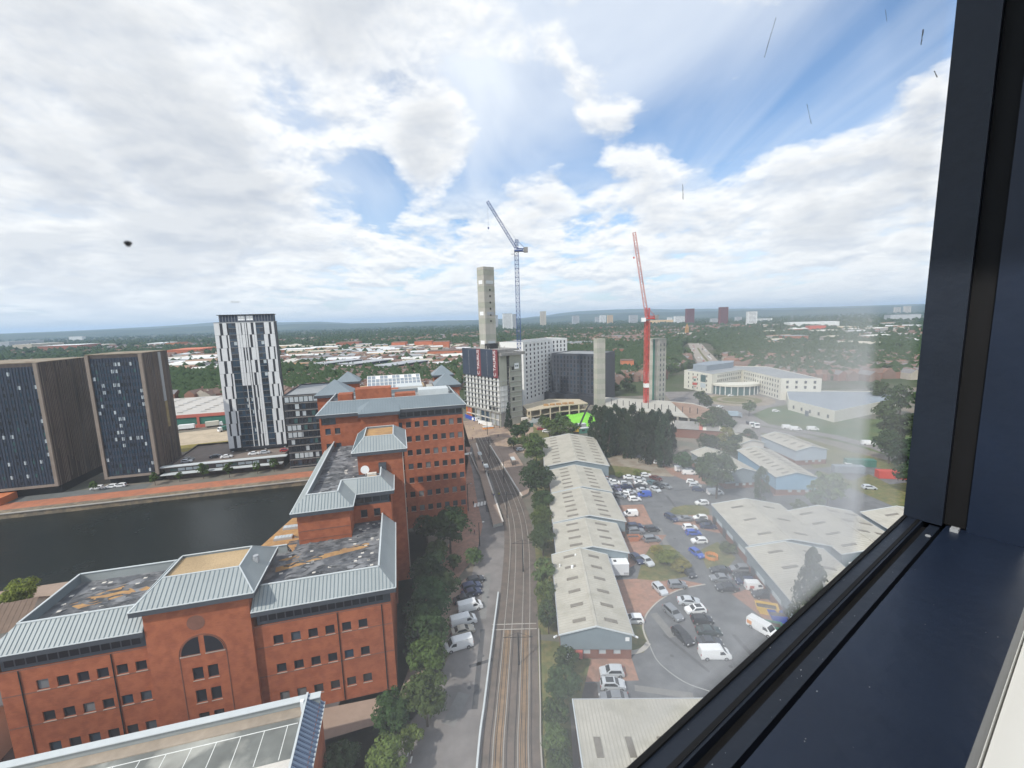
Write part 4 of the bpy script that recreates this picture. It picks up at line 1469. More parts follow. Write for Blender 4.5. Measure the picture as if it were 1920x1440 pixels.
# ------------------------------------------------------------------ warehouse, yard and depot behind the dark blocks
wh = thing('warehouse', 'pale roofed warehouse with faded red front band behind the white panelled tower', 'warehouse', UV(-165, 243), TH)
part('wall', MB().box(0, 78, 0, 66, 0, 8), mBrickD, wh)
b = MB()
b.add([(-0.5, -0.5, 8.0), (78.5, -0.5, 8.0), (78.5, 67, 9.6), (-0.5, 67, 9.6)], [(0, 1, 2, 3)])
part('roof', b, mat('pale_grey_sheet', (0.47, 0.44, 0.40), 0.7, 0.08, 0.2), wh)
for i in range(11):
    for j in range(5):
        b = MB()
        x, y = 5 + 13 * j + i * 0.5, 6 + i * 5.5
        b.box(x, x + 3.2, y, y + 0.7, 8.2 + y * 0.0242, 8.4 + y * 0.0242)
        part('rooflight', b, mGalv if (i + j) % 2 else mUnitL, wh)
part('red_band', MB().box(-0.3, 78.3, -0.8, -0.02, 6.0, 8.0), mRedF, wh)
for x_ in (18, 44, 70):
    part('red_post', MB().box(x_, x_ + 1.4, -0.8, -0.02, 0, 6), mRedF, wh)
part('loading_front', MB().box(2, 76, -0.3, -0.01, 0.2, 5.8), mGreenS, wh)
b = MB()
b.box(0, 30, -4.5, -4.2, 0.0, 2.0)
put('red_fence', b.mesh('red_fence', [mRedF]), None, UV(-145, 243), TH, 'red painted fence in front of the pale roofed warehouse', 'fence')

# ------------------------------------------------------------------ second brick office: four pyramid roofs round a glass atrium
po = thing('office_building', 'brick office with four grey pyramid roofs and a slanted glass atrium', 'office building', UV(0, 84), TH)
pw = UV(0, 84)


def loc_of(p):
    u, v = uv_of(p)
    return u, v - 84


for ax_, ay_, ey_, wpx, Y in ((627, 711, 740, 66, 150), (652, 696, 716, 44, 175), (828, 684, 703, 40, 196), (836, 698, 722, 50, 172)):
    c_ = Zat(ax_, ay_, Y)
    w_ = wpx * Y / FPX
    e_ = Zat(ax_, ey_, Y - w_ * 0.45)
    u, v = loc_of(c_)
    h_ = w_ / 2
    for i in range(4):
        cs = [(u - h_, v - h_), (u + h_, v - h_), (u + h_, v + h_), (u - h_, v + h_)]
        a, c = cs[i], cs[(i + 1) % 4]
        part('pyramid_roof', MB().poly([(*a, e_.z), (*c, e_.z), (u, v, c_.z)]), mRoofT, po)
    part('eaves', MB().box(u - h_, u + h_, v - h_, v + h_, e_.z - 0.9, e_.z - 0.01), mBand, po)
    part('tower_wall', MB().box(u - h_ + 0.8, u + h_ - 0.8, v - h_ + 0.8, v + h_ - 0.8, 0, e_.z - 0.91), mBrick, po)
b = MB()
b.box(-16, 14, 2, 48, 0, 33.5)
part('wall', b, mBrickD, po)
part('flat_roof', MB().box(-15.9, 13.9, 2.1, 47.9, 33.5, 33.6), mGravel, po)
for x0, x1, y0, y1, zt in ((-9, -3, 4, 9, 38.5), (-3, 3, 12, 16, 36.5)):
    part('plant_room', MB().box(x0, x1, y0, y1, 33.6, zt), mBrick, po)
part('plant_room', MB().box(2, 12, 16, 26, 33.6, 36.6), mTrim, po)
part('plant_room', MB().box(13.95, 20, 6, 30, 0, 35.0), mConc, po)
A, B_, C_, D_ = Zat(689, 732, 166), Zat(790, 724, 172), Zat(786, 701, 182), Zat(689, 706, 176)
q = [Vector((*loc_of(p), p.z)) for p in (A, B_, C_, D_)]
nx_, nz_ = 13, 4
pm_ = [None, None]
for i in range(nx_):
    for j in range(nz_):
        def at(s, t_):
            return q[0].lerp(q[1], s).lerp(q[3].lerp(q[2], s), t_)
        e_ = 0.07
        pts = [at((i + e_) / nx_, (j + e_) / nz_), at((i + 1 - e_) / nx_, (j + e_) / nz_), at((i + 1 - e_) / nx_, (j + 1 - e_) / nz_), at((i + e_) / nx_, (j + 1 - e_) / nz_)]
        part('atrium_pane', MB().poly(pts), mWhite if (j == nz_ - 1 and i % 3 == 2) else mBlueR, po)
b = MB()
for i in range(nx_ + 1):
    b.bar(q[0].lerp(q[1], i / nx_) + Vector((0, 0, 0.05)), q[3].lerp(q[2], i / nx_) + Vector((0, 0, 0.05)), 0.22, 0.2)
for j in range(nz_ + 1):
    b.bar(q[0].lerp(q[3], j / nz_) + Vector((0, 0, 0.05)), q[1].lerp(q[2], j / nz_) + Vector((0, 0, 0.05)), 0.22, 0.2)
part('atrium_frame', b, mWhiteP, po)
part('atrium_wall', MB().poly([q[0], q[1], (q[1].x, q[1].y, 33.6), (q[0].x, q[0].y, 33.6)]), mGalv, po)
part('atrium_wall', MB().poly([q[1], q[2], (q[2].x, q[2].y, 33.6), (q[1].x, q[1].y, 33.6)]), mGalv, po)

# ------------------------------------------------------------------ three white-ended glass offices
for k, (x_, y_, L_) in enumerate(((613, 697, 62), (664, 699, 66), (733, 703, 70))):
    c_ = G(x_, y_, 0)
    t = thing('office_building', ('first', 'second', 'third')[k] + ' from the white tower of three glass offices with white end walls', 'office building', (c_.x, c_.y, 0), rad(62), 'white ended glass offices')
    part('wall', MB().box(0, L_, 0, 26, 0, 10.5), mBlackP, t)
    part('roof', MB().box(-1.5, L_ + 1, -1.5, 27, 10.5, 11.3), mGalv, t)
    for y0 in (1.5, 13.5):
        part('end_wall', MB().box(-1.2, -0.02, y0, y0 + 9.5, 0, 9.6), mWhite, t)
    me = MB().box(0, 4.2, -0.1, 0, 0, 2.6).mesh('window_band', [mWinB])
    for i in range(int(L_ / 5)):
        for j in range(3):
            put('window_band', me, t, (1 + i * 5, -0.02, 0.6 + 3.2 * j))
    for i in range(4):
        part('column', MB().box(L_ * i / 3 - 0.3, L_ * i / 3 + 0.3, -1.4, -0.8, 0, 10.5), mWhiteP, t)

# ------------------------------------------------------------------ tower under construction
Bc, aL, aR = Vector((-7.0, 243.5, 0)), Vector((-0.63, 0.777, 0)), Vector((0.777, 0.63, 0))
ct = thing('tower_block', 'part-built tower with navy climbing screens, white panels and tall bare concrete core', 'tower block', Bc, math.atan2(0.63, 0.777))
# local x = along the right-hand face, local y = along the left-hand face (away)
Lf, Lr = 35.5, 14.5
part('core_wall', MB().box(0.4, Lr - 3, 0.4, Lf - 0.4, 8.6, 43), mConcD, ct)
b = MB()
for k in range(12):
    b.box(0.0, Lr, 0.0, Lf, 8.4 + k * 2.98, 8.68 + k * 2.98)
part('floor_slab', b, mConcG, ct, kind='stuff')
pm = MB().box(-0.12, 0, 0, 1.95, 0, 2.6).mesh('wall_panel', [mWhiteP])
for i in range(10):
    for k in range(7):
        if k == 0 and i in (1, 2):
            continue
        put('wall_panel', pm, ct, (-0.02, 0.2 + i * 3.55, 8.75 + k * 2.98))
wp = MB().box(-0.06, 0, 0, 1.4, 0, 2.5).mesh('window', [mWin])
for i in range(10):
    for k in range(7):
        put('window', wp, ct, (0.3, 2.2 + i * 3.55, 8.8 + k * 2.98))
pm2 = MB().box(0, 2.6, -0.12, 0, 0, 2.7).mesh('wall_panel', [mWhiteP])
for i in range(2):
    for k in range(5):
        put('wall_panel', pm2, ct, (0.15 + i * 2.8, -0.02, 8.75 + k * 2.98))
part('side_wall', MB().box(0.1, 5.4, -0.1, 0.02, 23.7, 41.5), mConcG, ct)
b = MB()
for i in range(11):
    y = i * 3.55
    b.tube((-0.9, y, 0), (-0.9, y, 27), 0.06, 4)
for k in range(7):
    b.box(-1.0, -0.6, 0, Lf, 8.3 + k * 2.98, 8.42 + k * 2.98)
    b.box(-1.0, 6, -1.0, -0.6, 8.3 + k * 2.98, 8.42 + k * 2.98)
for x_ in (0.5, 3, 5.8):
    b.tube((x_, -0.9, 0), (x_, -0.9, 27), 0.06, 4)
part('scaffolding', b, mGalv, ct, kind='stuff')
scr = [(0, 3.9, 0), (3.9, 7.5, 1), (7.5, 17.0, 0), (17.0, 20.6, 1), (20.6, 35.4, 0)]
mMar = mat('maroon_screen', (0.20, 0.045, 0.05), 0.6, 0.1, 1)
scr = [(0.0, 4.2, 1), (4.2, 16.2, 0), (16.2, 20.2, 1), (20.2, 35.4, 0)]
for a, c, k in scr:
    part('climbing_screen', MB().box(-1.0, -0.7, a, c - 0.08, 28.2, 44.2), mMar if k else mNavy, ct)
part('climbing_screen', MB().box(-1.0, 0.4, Lf - 0.2, Lf + 0.1, 28.2, 44.2), mNavy, ct)
for y in (9.8, 28.5):
    dm = MB().box(-0.04, 0, -0.18, 0.18, 0, 0.35).mesh('printed_mark', [mGalv])
    for k in range(18):
        put('printed_mark', dm, ct, (-1.0, y, 29.2 + k * 0.8))


def lettering(parent, text, size, loc, rot, m, ext=0.02):
    cu = D.curves.new('lettering', 'FONT')
    cu.body = text
    cu.size = size
    cu.extrude = ext
    o = D.objects.new('lettering', cu)
    COL.objects.link(o)
    dg = bpy.context.evaluated_depsgraph_get()
    me = D.meshes.new_from_object(o.evaluated_get(dg))
    D.objects.remove(o)
    me.materials.clear()
    me.materials.append(m)
    p = put('lettering', me, parent, loc)
    p.rotation_euler = rot
    return p


# read from below upwards on the left-hand face
Rm = Matrix(((0, 0, -1), (0, 1, 0), (1, 0, 0)))
Rm = Matrix(((0, 0, -1), (0, 1, 0), (1, 0, 0))) @ Matrix.Identity(3)
for y in (2.9, 18.9):
    # glyph x axis -> up, glyph y axis -> towards +y reversed so it reads from the street
    Mx = Matrix(((0, 0, -1), (0, 1, 0), (1, 0, 0)))
    lt = lettering(ct, 'C TAURUS', 3.1, (-1.04, y - 1.1, 28.9), Mx.to_euler(), mWhite)
# podium storeys
for i in range(8):
    part('podium_column', MB().box(0.0, 0.9, 0.2 + i * 4.9, 1.0 + i * 4.9, 0, 8.3), mConcG if i < 6 else mOrange, ct)
part('podium_beam', MB().box(-0.3, 0.6, 0, Lf, 7.5, 8.35), mSlab, ct)
part('podium_beam', MB().box(0.0, 0.5, 0, Lf, 3.4, 4.0), mSlab, ct)
for i in range(7):
    part('podium_pane', MB().box(0.5, 0.6, 1.2 + i * 4.9, 4.9 + i * 4.9, 0.2, 7.4), (mGalv, mGalv, mWinB, mWinB, mGalv, mDarkM, mRedF)[i], ct)
part('podium_wall', MB().box(0.7, Lr, 0.1, Lf - 0.3, 0, 8.3), mConcD, ct)
# right-hand bare concrete stair
part('stair_core', MB().box(7.2, Lr + 1.5, -0.6, 8, 0, 40.6), mConcG, ct)
part('crash_deck', MB().box(0.2, Lr + 3.2, -2.2, 9, 40.6, 42.2), mConcD, ct)
part('crash_deck', MB().box(-0.6, Lr + 1, 0.5, Lf, 43.0, 44.0), mConcD, ct)
part('core_recess', MB().box(5.5, 7.1, 0.0, 2, 8, 40.5), mDarkM, ct)
for k in range(11):
    part('landing', MB().box(5.6, Lr + 1.6, -1.0, -0.6, 4.2 + k * 2.98, 4.5 + k * 2.98), mConcD, ct)
    if k % 2:
        part('stair_opening', MB().box(8.6, 10.2, -0.66, -0.59, 5.2 + k * 2.98, 7.0 + k * 2.98), mDarkM, ct)
part('sign_board', MB().box(10.4, 13.6, -1.1, -0.95, 32.5, 35.8), mWhite, ct)
part('sign_mark', MB().box(11.0, 11.8, -1.13, -1.1, 33.7, 34.6).box(12.2, 13.0, -1.13, -1.1, 33.7, 34.6), mFrame, ct, kind='stuff')
rr2 = random.Random(2)
for i in range(16):
    x, y = rr2.uniform(0.5, Lr), rr2.uniform(1, 20)
    part('starter_post', MB().box(x, x + 0.25, y, y + 0.25, 42, 42 + rr2.uniform(2, 4.2)), mConc, ct)
part('site_hut', MB().box(3, 9, 12, 17, 44, 47), mDarkM, ct)
# the tall core, poured lift by lift
k0 = Zat(906, 499, 258)
kl = Vector((k0.x, k0.y, 0)) - Bc
lx, ly = kl.dot(aR), kl.dot(aL)
z = 40.0
i = 0
while z < 91.0:
    h_ = min(3.1, 91.2 - z)
    part('concrete_lift', MB().box(lx, lx + 7.6, ly, ly + 6.6, z, z + h_ - 0.12).box(lx + 0.12, lx + 7.48, ly + 0.12, ly + 6.48, z + h_ - 0.12, z + h_), mConc if i % 3 else mConcG, ct)
    z += h_
    i += 1
for z in (46.5, 81.5, 63.5):
    part('banner', MB().box(lx - 0.08, lx - 0.02, ly + 1.4, ly + 5.2, z, z + 2.2), mWhite, ct)
    part('banner', MB().box(lx + 1.5, lx + 6.8, ly - 0.08, ly - 0.02, z, z + 1.9), mTrim if z != 63.5 else mGalv, ct)
me = MB().box(0, 1.0, -0.06, 0, 0, 1.1).mesh('core_opening', [mDarkM])
for k in range(6):
    put('core_opening', me, ct, (lx + 3.6, ly - 0.02, 59.5 + k * 3.6))

mCharc = mat('charcoal_panel', (0.050, 0.056, 0.070), 0.5, 0.2, 0.6, 0.4)
# ------------------------------------------------------------------ white block with square windows, black block, bare cores
rows = [5 + 3.05 * k for k in range(13)]
wb = polyb('apartment_building', 'white apartment block with rows of small square dark windows behind the part-built tower', 'apartment block',
           [(8.3, 299.5), (30.7, 335), (44.3, 345), (30, 366), (-8, 310)], 45.2, mWhiteP, mGreyR, {0: [(7, rows, 1.9, 1.7, 1.5, 0.5)], 1: [(4, rows, 1.5, 2.0, 1.0, 1.0)]}, mf=mFrame, mp=mWin)
wb2 = None
bk = polyb('apartment_building', 'black clad apartment block in front of the white block', 'apartment block',
           [(30.2, 327), (58.8, 305), (78, 328), (49, 350)], 35.0, mCharc, mGreyR, {0: [(12, [4 + 3.0 * k for k in range(10)], 1.3, 2.3)]}, mf=mFrame, mp=mWin, pick=(lambda q_=random.Random(8): q_.choice((mWin, mWin, mWinB))))
part('podium', MB().box(-14, 42, -6, 0, 0, 6), mBlackP, bk, rz=rad(-37.6))


def bare_core(label, c, L_, Wd, ang, z1, wins=True):
    t = thing('concrete_core', label, 'lift core', (c[0], c[1], 0), rad(ang))
    z = 0.0
    k = 0
    while z < z1 - 0.5:
        h_ = min(3.2, z1 - z)
        part('concrete_lift', MB().box(0, L_, 0, Wd, z, z + h_ - 0.1).box(0.1, L_ - 0.1, 0.1, Wd - 0.1, z + h_ - 0.1, z + h_), mConc if k % 2 else mConcG, t)
        z += h_
        k += 1
    if wins:
        me_ = MB().box(0, 0.7, -0.05, 0, 0, 1.8).mesh('core_opening', [mWinB])
        for k in range(13):
            for j in range(2):
                put('core_opening', me_, t, (1.6 + 3.0 * j, -0.01, 2.6 + 3.2 * k))
    return t


bare_core('slender bare concrete lift core beside the black apartment block', (53, 269), 5.5, 5.0, 15, 47.3, False)
c3 = bare_core('bare concrete lift core with window slots beside the red crane', (93.2, 276), 7.0, 7.5, 30, 46.0)
part('recess', MB().box(-0.06, -0.01, 3.0, 4.6, 0, 45.5), mGreenS, c3)


def frame_shell(label, ps, zs, col):
    ps = ccw([(p[0], p[1]) for p in ps])
    t = thing('building_site', label, 'building site', (ps[0][0], ps[0][1], 0))
    bx, by = ps[0]
    for z in zs:
        b = MB()
        b.prism([(p[0] - bx, p[1] - by) for p in ps], z - 0.45, z)
        part('floor_slab', b, col, t)
    cm = MB().box(-0.4, 0.4, -0.4, 0.4, 0, zs[-1] - 0.45).mesh('column', [col])
    for i in range(len(ps)):
        p, q = ps[i], ps[(i + 1) % len(ps)]
        L_ = math.hypot(q[0] - p[0], q[1] - p[1])
        n = max(1, int(L_ / 6))
        for k in range(n):
            f = (k + 0.12) / n
            cx, cy = sum(a[0] for a in ps) / len(ps), sum(a[1] for a in ps) / len(ps)
            X, Y = p[0] + (q[0] - p[0]) * f, p[1] + (q[1] - p[1]) * f
            X, Y = X + (cx - X) * 0.03, Y + (cy - Y) * 0.03
            put('column', cm, t, (X - bx, Y - by, 0))
    return t


f1 = frame_shell('low bare concrete frame around the foot of the red crane', [(57, 262), (79, 238), (101, 216), (116, 232), (110, 262), (98, 272), (62, 292)], (3.3, 6.8), mConc)
for i in range(14):
    x, y = 4 + i * 3.0, 20 - i * 2.6
    part('starter_post', MB().box(x, x + 0.3, y - 16, y - 15.7, 6.8, 10.0), mDarkM, f1)
part('brown_deck', MB().prism([(35, -38), (44, -44), (57, -29), (52, -4), (42, 6)], 6.82, 6.9), mat('rusty_deck', (0.27, 0.17, 0.12), 0.9, 0.3, 0.3), f1)
f2 = frame_shell('low cream concrete frame between the part-built tower and the lime netting', [(9, 249), (28, 262), (47, 268), (44, 283), (24, 287), (6, 268)], (4.0, 7.6), mat('cream_concrete', (0.46, 0.39, 0.28), 0.9, 0.15, 0.5))
for i in range(5):
    part('timber_stack', MB().box(10 + i * 4, 13 + i * 4, 14 + i, 16 + i, 7.62, 8.6), mSand, f2)

# lime green netting over a heap
b = MB()
nx_, ny_ = 22, 22
cxy = G(1092, 784, 2.5)
for j in range(ny_ + 1):
    for i in range(nx_ + 1):
        s, t_ = i / nx_ * 2 - 1, j / ny_ * 2 - 1
        r2 = max(abs(s), abs(t_))
        h_ = 3.6 * (1 - r2 ** 4) * (0.8 + 0.3 * math.sin(3.1 * s + 1) * math.cos(2.3 * t_)) + RNG.uniform(-0.15, 0.25)
        b.v.append((s * 8.6 + 0.9 * math.sin(t_ * 4), t_ * 14 + 1.2 * math.sin(s * 3), max(0.02, h_ + 0.05)))
for j in range(ny_):
    for i in range(nx_):
        k = j * (nx_ + 1) + i
        b.f.append((k, k + 1, k + nx_ + 2, k + nx_ + 1))
        b.m.append(0)
ln = put('netted_mound', b.mesh('netted_mound', [mLime]), None, (cxy.x + 1, cxy.y + 4, 0), rad(8), 'lime green netting draped over a mound beside the conifer row', 'netting')
b = MB()
b.bar(Zat(1083, 806, 226), Zat(1101, 765, 236), 0.7, 0.7)
b.bar(Zat(1101, 765, 236), Zat(1106, 758, 238), 0.5, 0.5)
eo = put('excavator', b.mesh('excavator', [mDarkM]), None, (0, 0, 0), 0, 'dark excavator boom raised against the lime netting', 'excavator')
g_ = G(1082, 812, 0)
part('body', MB().box(g_.x - 2, g_.x + 1.6, g_.y - 1.4, g_.y + 1.4, 1.0, 3.2), mYell, eo)
for s_ in (-1.1, 1.1):
    part('track', MB().box(g_.x - 2.2, g_.x + 2.0, g_.y + s_ - 0.35, g_.y + s_ + 0.35, 0.0, 0.95), mDarkM, eo)

# ------------------------------------------------------------------ tower cranes
def lattice(b, p, q, w, bays, r=0.09, up_=None):
    p, q = Vector(p), Vector(q)
    ax = (q - p).normalized()
    e1 = ax.cross(Vector((0, 1, 0)))
    e1 = Vector((1, 0, 0)) if e1.length < 0.2 else e1.normalized()
    e2 = ax.cross(e1).normalized()
    cs = [e1 * a * w / 2 + e2 * c * w / 2 for a, c in ((-1, -1), (1, -1), (1, 1), (-1, 1))]
    for c in cs:
        b.tube(p + c, q + c, r, 4)
    for k in range(bays):
        f0, f1 = p.lerp(q, k / bays), p.lerp(q, (k + 1) / bays)
        for i in range(4):
            c, d_ = cs[i], cs[(i + 1) % 4]
            b.tube(f0 + c, f1 + d_, r * 0.6, 3) if k % 2 else b.tube(f0 + d_, f1 + c, r * 0.6, 3)
            b.tube(f1 + c, f1 + d_, r * 0.6, 3)


def crane(label, base, zt, w, tip, m, mj, thick):
    t = thing('tower_crane', label, 'crane', (base[0], base[1], 0))
    bv = Vector((base[0], base[1], 0))
    b = MB()
    lattice(b, (0, 0, 0), (0, 0, zt), w, int(zt / w / 1.1), thick)
    part('mast', b, m, t)
    part('slewing_deck', MB().box(-w * 1.1, w * 1.6, -w * 0.9, w * 0.9, zt, zt + 0.7), m, t)
    part('cab', MB().box(-w * 1.5, -w * 0.6, -w, -w * 0.1, zt - 1.6, zt + 0.8), mWhite, t)
    b = MB()
    lattice(b, (0, 0, zt + 0.7), (0.3, 0, zt + 6.5), w * 0.8, 4, thick)
    part('tower_head', b, m, t)
    b = MB()
    lattice(b, (0, 0, zt + 1.0), (5.5, 0, zt + 0.6), w * 0.7, 3, thick)
    b.bar((0.3, 0, zt + 6.5), (5.3, 0, zt + 1.2), 0.2, 0.2)
    part('counter_jib', b, m, t)
    part('counterweight', MB().box(4.2, 6.6, -1.2, 1.2, zt - 0.6, zt + 2.2), mConcD, t)
    b = MB()
    tv = Vector(tip) - bv
    lattice(b, (-0.4, 0, zt + 2.2), tv, w * 0.62, 16, thick * 0.75)
    part('jib', b, mj, t)
    b = MB()
    b.tube((0.3, 0, zt + 6.5), tv * 0.86 + Vector((0, 0, zt * 0.14)), 0.05, 3)
    b.tube(tv, tv - Vector((0, 0, 14)), 0.04, 3)
    part('cable', b, mDarkM, t)
    part('hook_block', MB().box(tv.x - 0.4, tv.x + 0.4, tv.y - 0.3, tv.y + 0.3, tv.z - 15, tv.z - 14), m, t)
    return t


tb = Zat(914, 378, 262)
crane('blue luffing tower crane rising beside the part-built tower', (4.9, 262), 99.5, 2.2, (tb.x, tb.y, tb.z), mCraneB, mCraneB, 0.19)
tb = Zat(1189, 436, 270)
rc = crane('red luffing tower crane standing beside the bare lift cores', (83.2, 268), 58.5, 2.5, (tb.x, tb.y, tb.z), mCraneR, mRedF, 0.17)
part('mast_sheet', MB().box(-0.5, 0.5, -0.5, 0.5, 0.2, 57.5), mRed, rc)
part('white_band', MB().box(-1.4, 1.4, -1.4, 1.4, 16.5, 19), mWhiteP, rc)

# ------------------------------------------------------------------ cream campus block
cb = polyb('campus_building', 'cream four storey building with glass entrance and curved turning circle in front', 'campus building',
           [(143.2, 360), (152, 329), (187, 352), (185, 297), (208, 290), (216, 366), (180, 385)], 15.2, mCream, mGreyR,
           {0: [(5, [1.5, 5, 8.5, 12], 1.1, 1.7, 3, 3)], 1: [(13, [8.2, 11.7], 1.3, 1.9, 7, 1)], 2: [(15, [1.2, 4.7, 8.2, 11.7], 1.4, 1.9, 3, 2)], 3: [(4, [8.2, 11.7], 1.5, 1.9)], 4: []}, parapet=0.3, mf=mFrame, mp=mWin)
cb0 = Vector((143.2, 360, 0))
e_ = (Vector((152, 329, 0)) - cb0)
for k, (f0, f1, z0, z1, m_) in enumerate(((0.62, 0.80, 8.0, 13.5, mWinG), (0.62, 0.80, 3.5, 7.2, mWinP))):
    p, q = e_ * f0, e_ * f1
    n_ = Vector((-0.96, -0.27, 0)) * 0.12
    part('stair_glazing', MB().poly([p + n_ + V((0, 0, z0)), q + n_ + V((0, 0, z0)), q + n_ + V((0, 0, z1)), p + n_ + V((0, 0, z1))]), m_, cb)
for f0, f1, z0, z1, m_ in ((0.33, 0.48, 10.2, 11.4, mRedF), (0.37, 0.45, 7.2, 9.6, mGreenS), (0.33, 0.50, 4.2, 6.6, mRed), (0.40, 0.47, 2.6, 3.8, mRedF)):
    p, q = e_ * f0, e_ * f1
    part('wall_emblem', MB().poly([p + n_ + V((0, 0, z0)), q + n_ + V((0, 0, z0 + 0.4)), q + n_ + V((0, 0, z1)), p + n_ + V((0, 0, z1 - 0.6))]), m_, cb)
part('plant_screen', MB().prism([(14, -10), (44, 8), (52, 22), (30, 22), (8, 2)], 14.9, 19.5), mBlueR, cb)
# entrance rotunda
en = [G(1342, 740, 0), G(1408, 737, 0)]
b = MB()
ec = Vector((171, 331, 0)) - cb0
pts = [(ec.x + 17 * math.cos(a), ec.y + 13 * math.sin(a)) for a in [math.pi + math.pi * i / 12 for i in range(13)]]
b.prism(pts, 0, 6.6)
part('entrance_hall', b, mWinG, cb)
b = MB()
pts2 = [(ec.x + 18.2 * math.cos(a), ec.y + 14.2 * math.sin(a)) for a in [math.pi + math.pi * i / 12 for i in range(13)]]
b.prism(pts2, 6.6, 8.2)
part('entrance_roof', b, mCream, cb)
b = MB()
for x, y in pts:
    b.box(x - 0.25, x + 0.25, y - 0.4, y + 0.1, 0, 6.6)
part('mullion', b, mWhiteP, cb, kind='stuff')
gb = polyb('hall_building', 'low flat blue-grey roofed hall with cream walls beyond the playing field', 'hall',
           [(171, 266), (174, 231), (238, 262), (240, 284), (190, 299)], 6.5, mCream, mBlueR, {0: [(5, [1.5], 1.6, 2.0)]}, parapet=0.35)
part('entrance_door', MB().box(-1.0, -0.8, -20, -17, 0, 3.2), mWinB, gb)
rb_ = [G(1492, 702, 0), G(1640, 706, 0), G(1652, 690, 0), G(1545, 682, 0), G(1490, 690, 0)]
polyb('school_building', 'long brick building with pale grey roof beyond the cream campus block', 'school', ccw([(p.x, p.y) for p in rb_]), 8.5, mBrickD, mGreyR, {k: [(16, [1.4, 4.8], 1.6, 1.7)] for k in (0,)}, parapet=0.3)

# old brick shed with stripes on its roof
sh = thing('brick_shed', 'old long brick shed with red and pale stripes on its grey roof', 'shed', (80, 212, 0), rad(-23))
part('wall', MB().box(0, 34, 0, 12, 0, 4.6), mBrickD, sh)
for s_ in (0, 1):
    part('roof', MB().poly([(-0.3, -0.4, 4.5), (34.3, -0.4, 4.5), (34.3, 6, 7.2), (-0.3, 6, 7.2)] if s_ == 0 else [(34.3, 12.4, 4.5), (-0.3, 12.4, 4.5), (-0.3, 6, 7.2), (34.3, 6, 7.2)]), mConcD, sh)
for x_, m_ in ((11.5, mRedF), (13.2, mSlab), (20.5, mSlab)):
    part('roof_stripe', MB().poly([(x_, -0.45, 4.53), (x_ + 1.5, -0.45, 4.53), (x_ + 1.5, 5.8, 7.17), (x_, 5.8, 7.17)]), m_, sh)
part('end_roof', MB().box(-7, -0.2, 0, 11, 4.2, 5.6), mSlab, sh)

# brown tiled roofs at the left edge beside the dock
for (u_, v_, L_, w_, a_), lab in (((-76, 33, 7, 5, 8), 'brown tiled house roof beside the yellow-green trees at the dock edge'), ((-84, 22, 9, 6, 98), 'brown tiled house roof nearest the brick office at the left edge'), ((-58.5, 3.5, 3.5, 4, 0), 'small cream gabled annexe against the brick office at the left edge')):
    t = thing('house', lab, 'house', UV(u_, v_), TH + rad(a_))
    h_ = 5.4
    b = MB()
    b.add([(-L_, -w_, 0), (L_, -w_, 0), (L_, w_, 0), (-L_, w_, 0), (-L_, -w_, h_), (L_, -w_, h_), (L_, w_, h_), (-L_, w_, h_), (-L_, 0, h_ + 2.9), (L_, 0, h_ + 2.9)], [(0, 1, 5, 4), (2, 3, 7, 6), (1, 2, 6, 9, 5), (3, 0, 4, 8, 7)])
    part('wall', b, mCream, t)
    for s_ in (-1, 1):
        e0, e1, r0, r1 = (-L_ - .4, s_ * (w_ + .5), h_ - .25), (L_ + .4, s_ * (w_ + .5), h_ - .25), (-L_ - .4, 0, h_ + 2.95), (L_ + .4, 0, h_ + 2.95)
        if s_ < 0:
            slope(t, e0, e1, r0, r1, mRoofBr, mRoofBr, 0.9, rh=.04, rw=.25)
        else:
            slope(t, e1, e0, r1, r0, mRoofBr, mRoofBr, 0.9, rh=.04, rw=.25)
    me = MB().box(-.5, .5, -.04, 0, 0, 1.2).mesh('window', [mWhite])
    for x_ in (-L_ * .5, L_ * .4):
        for z_ in (.9, 3.5):
            o = put('window', me, t, (x_, -w_ - .01, z_))
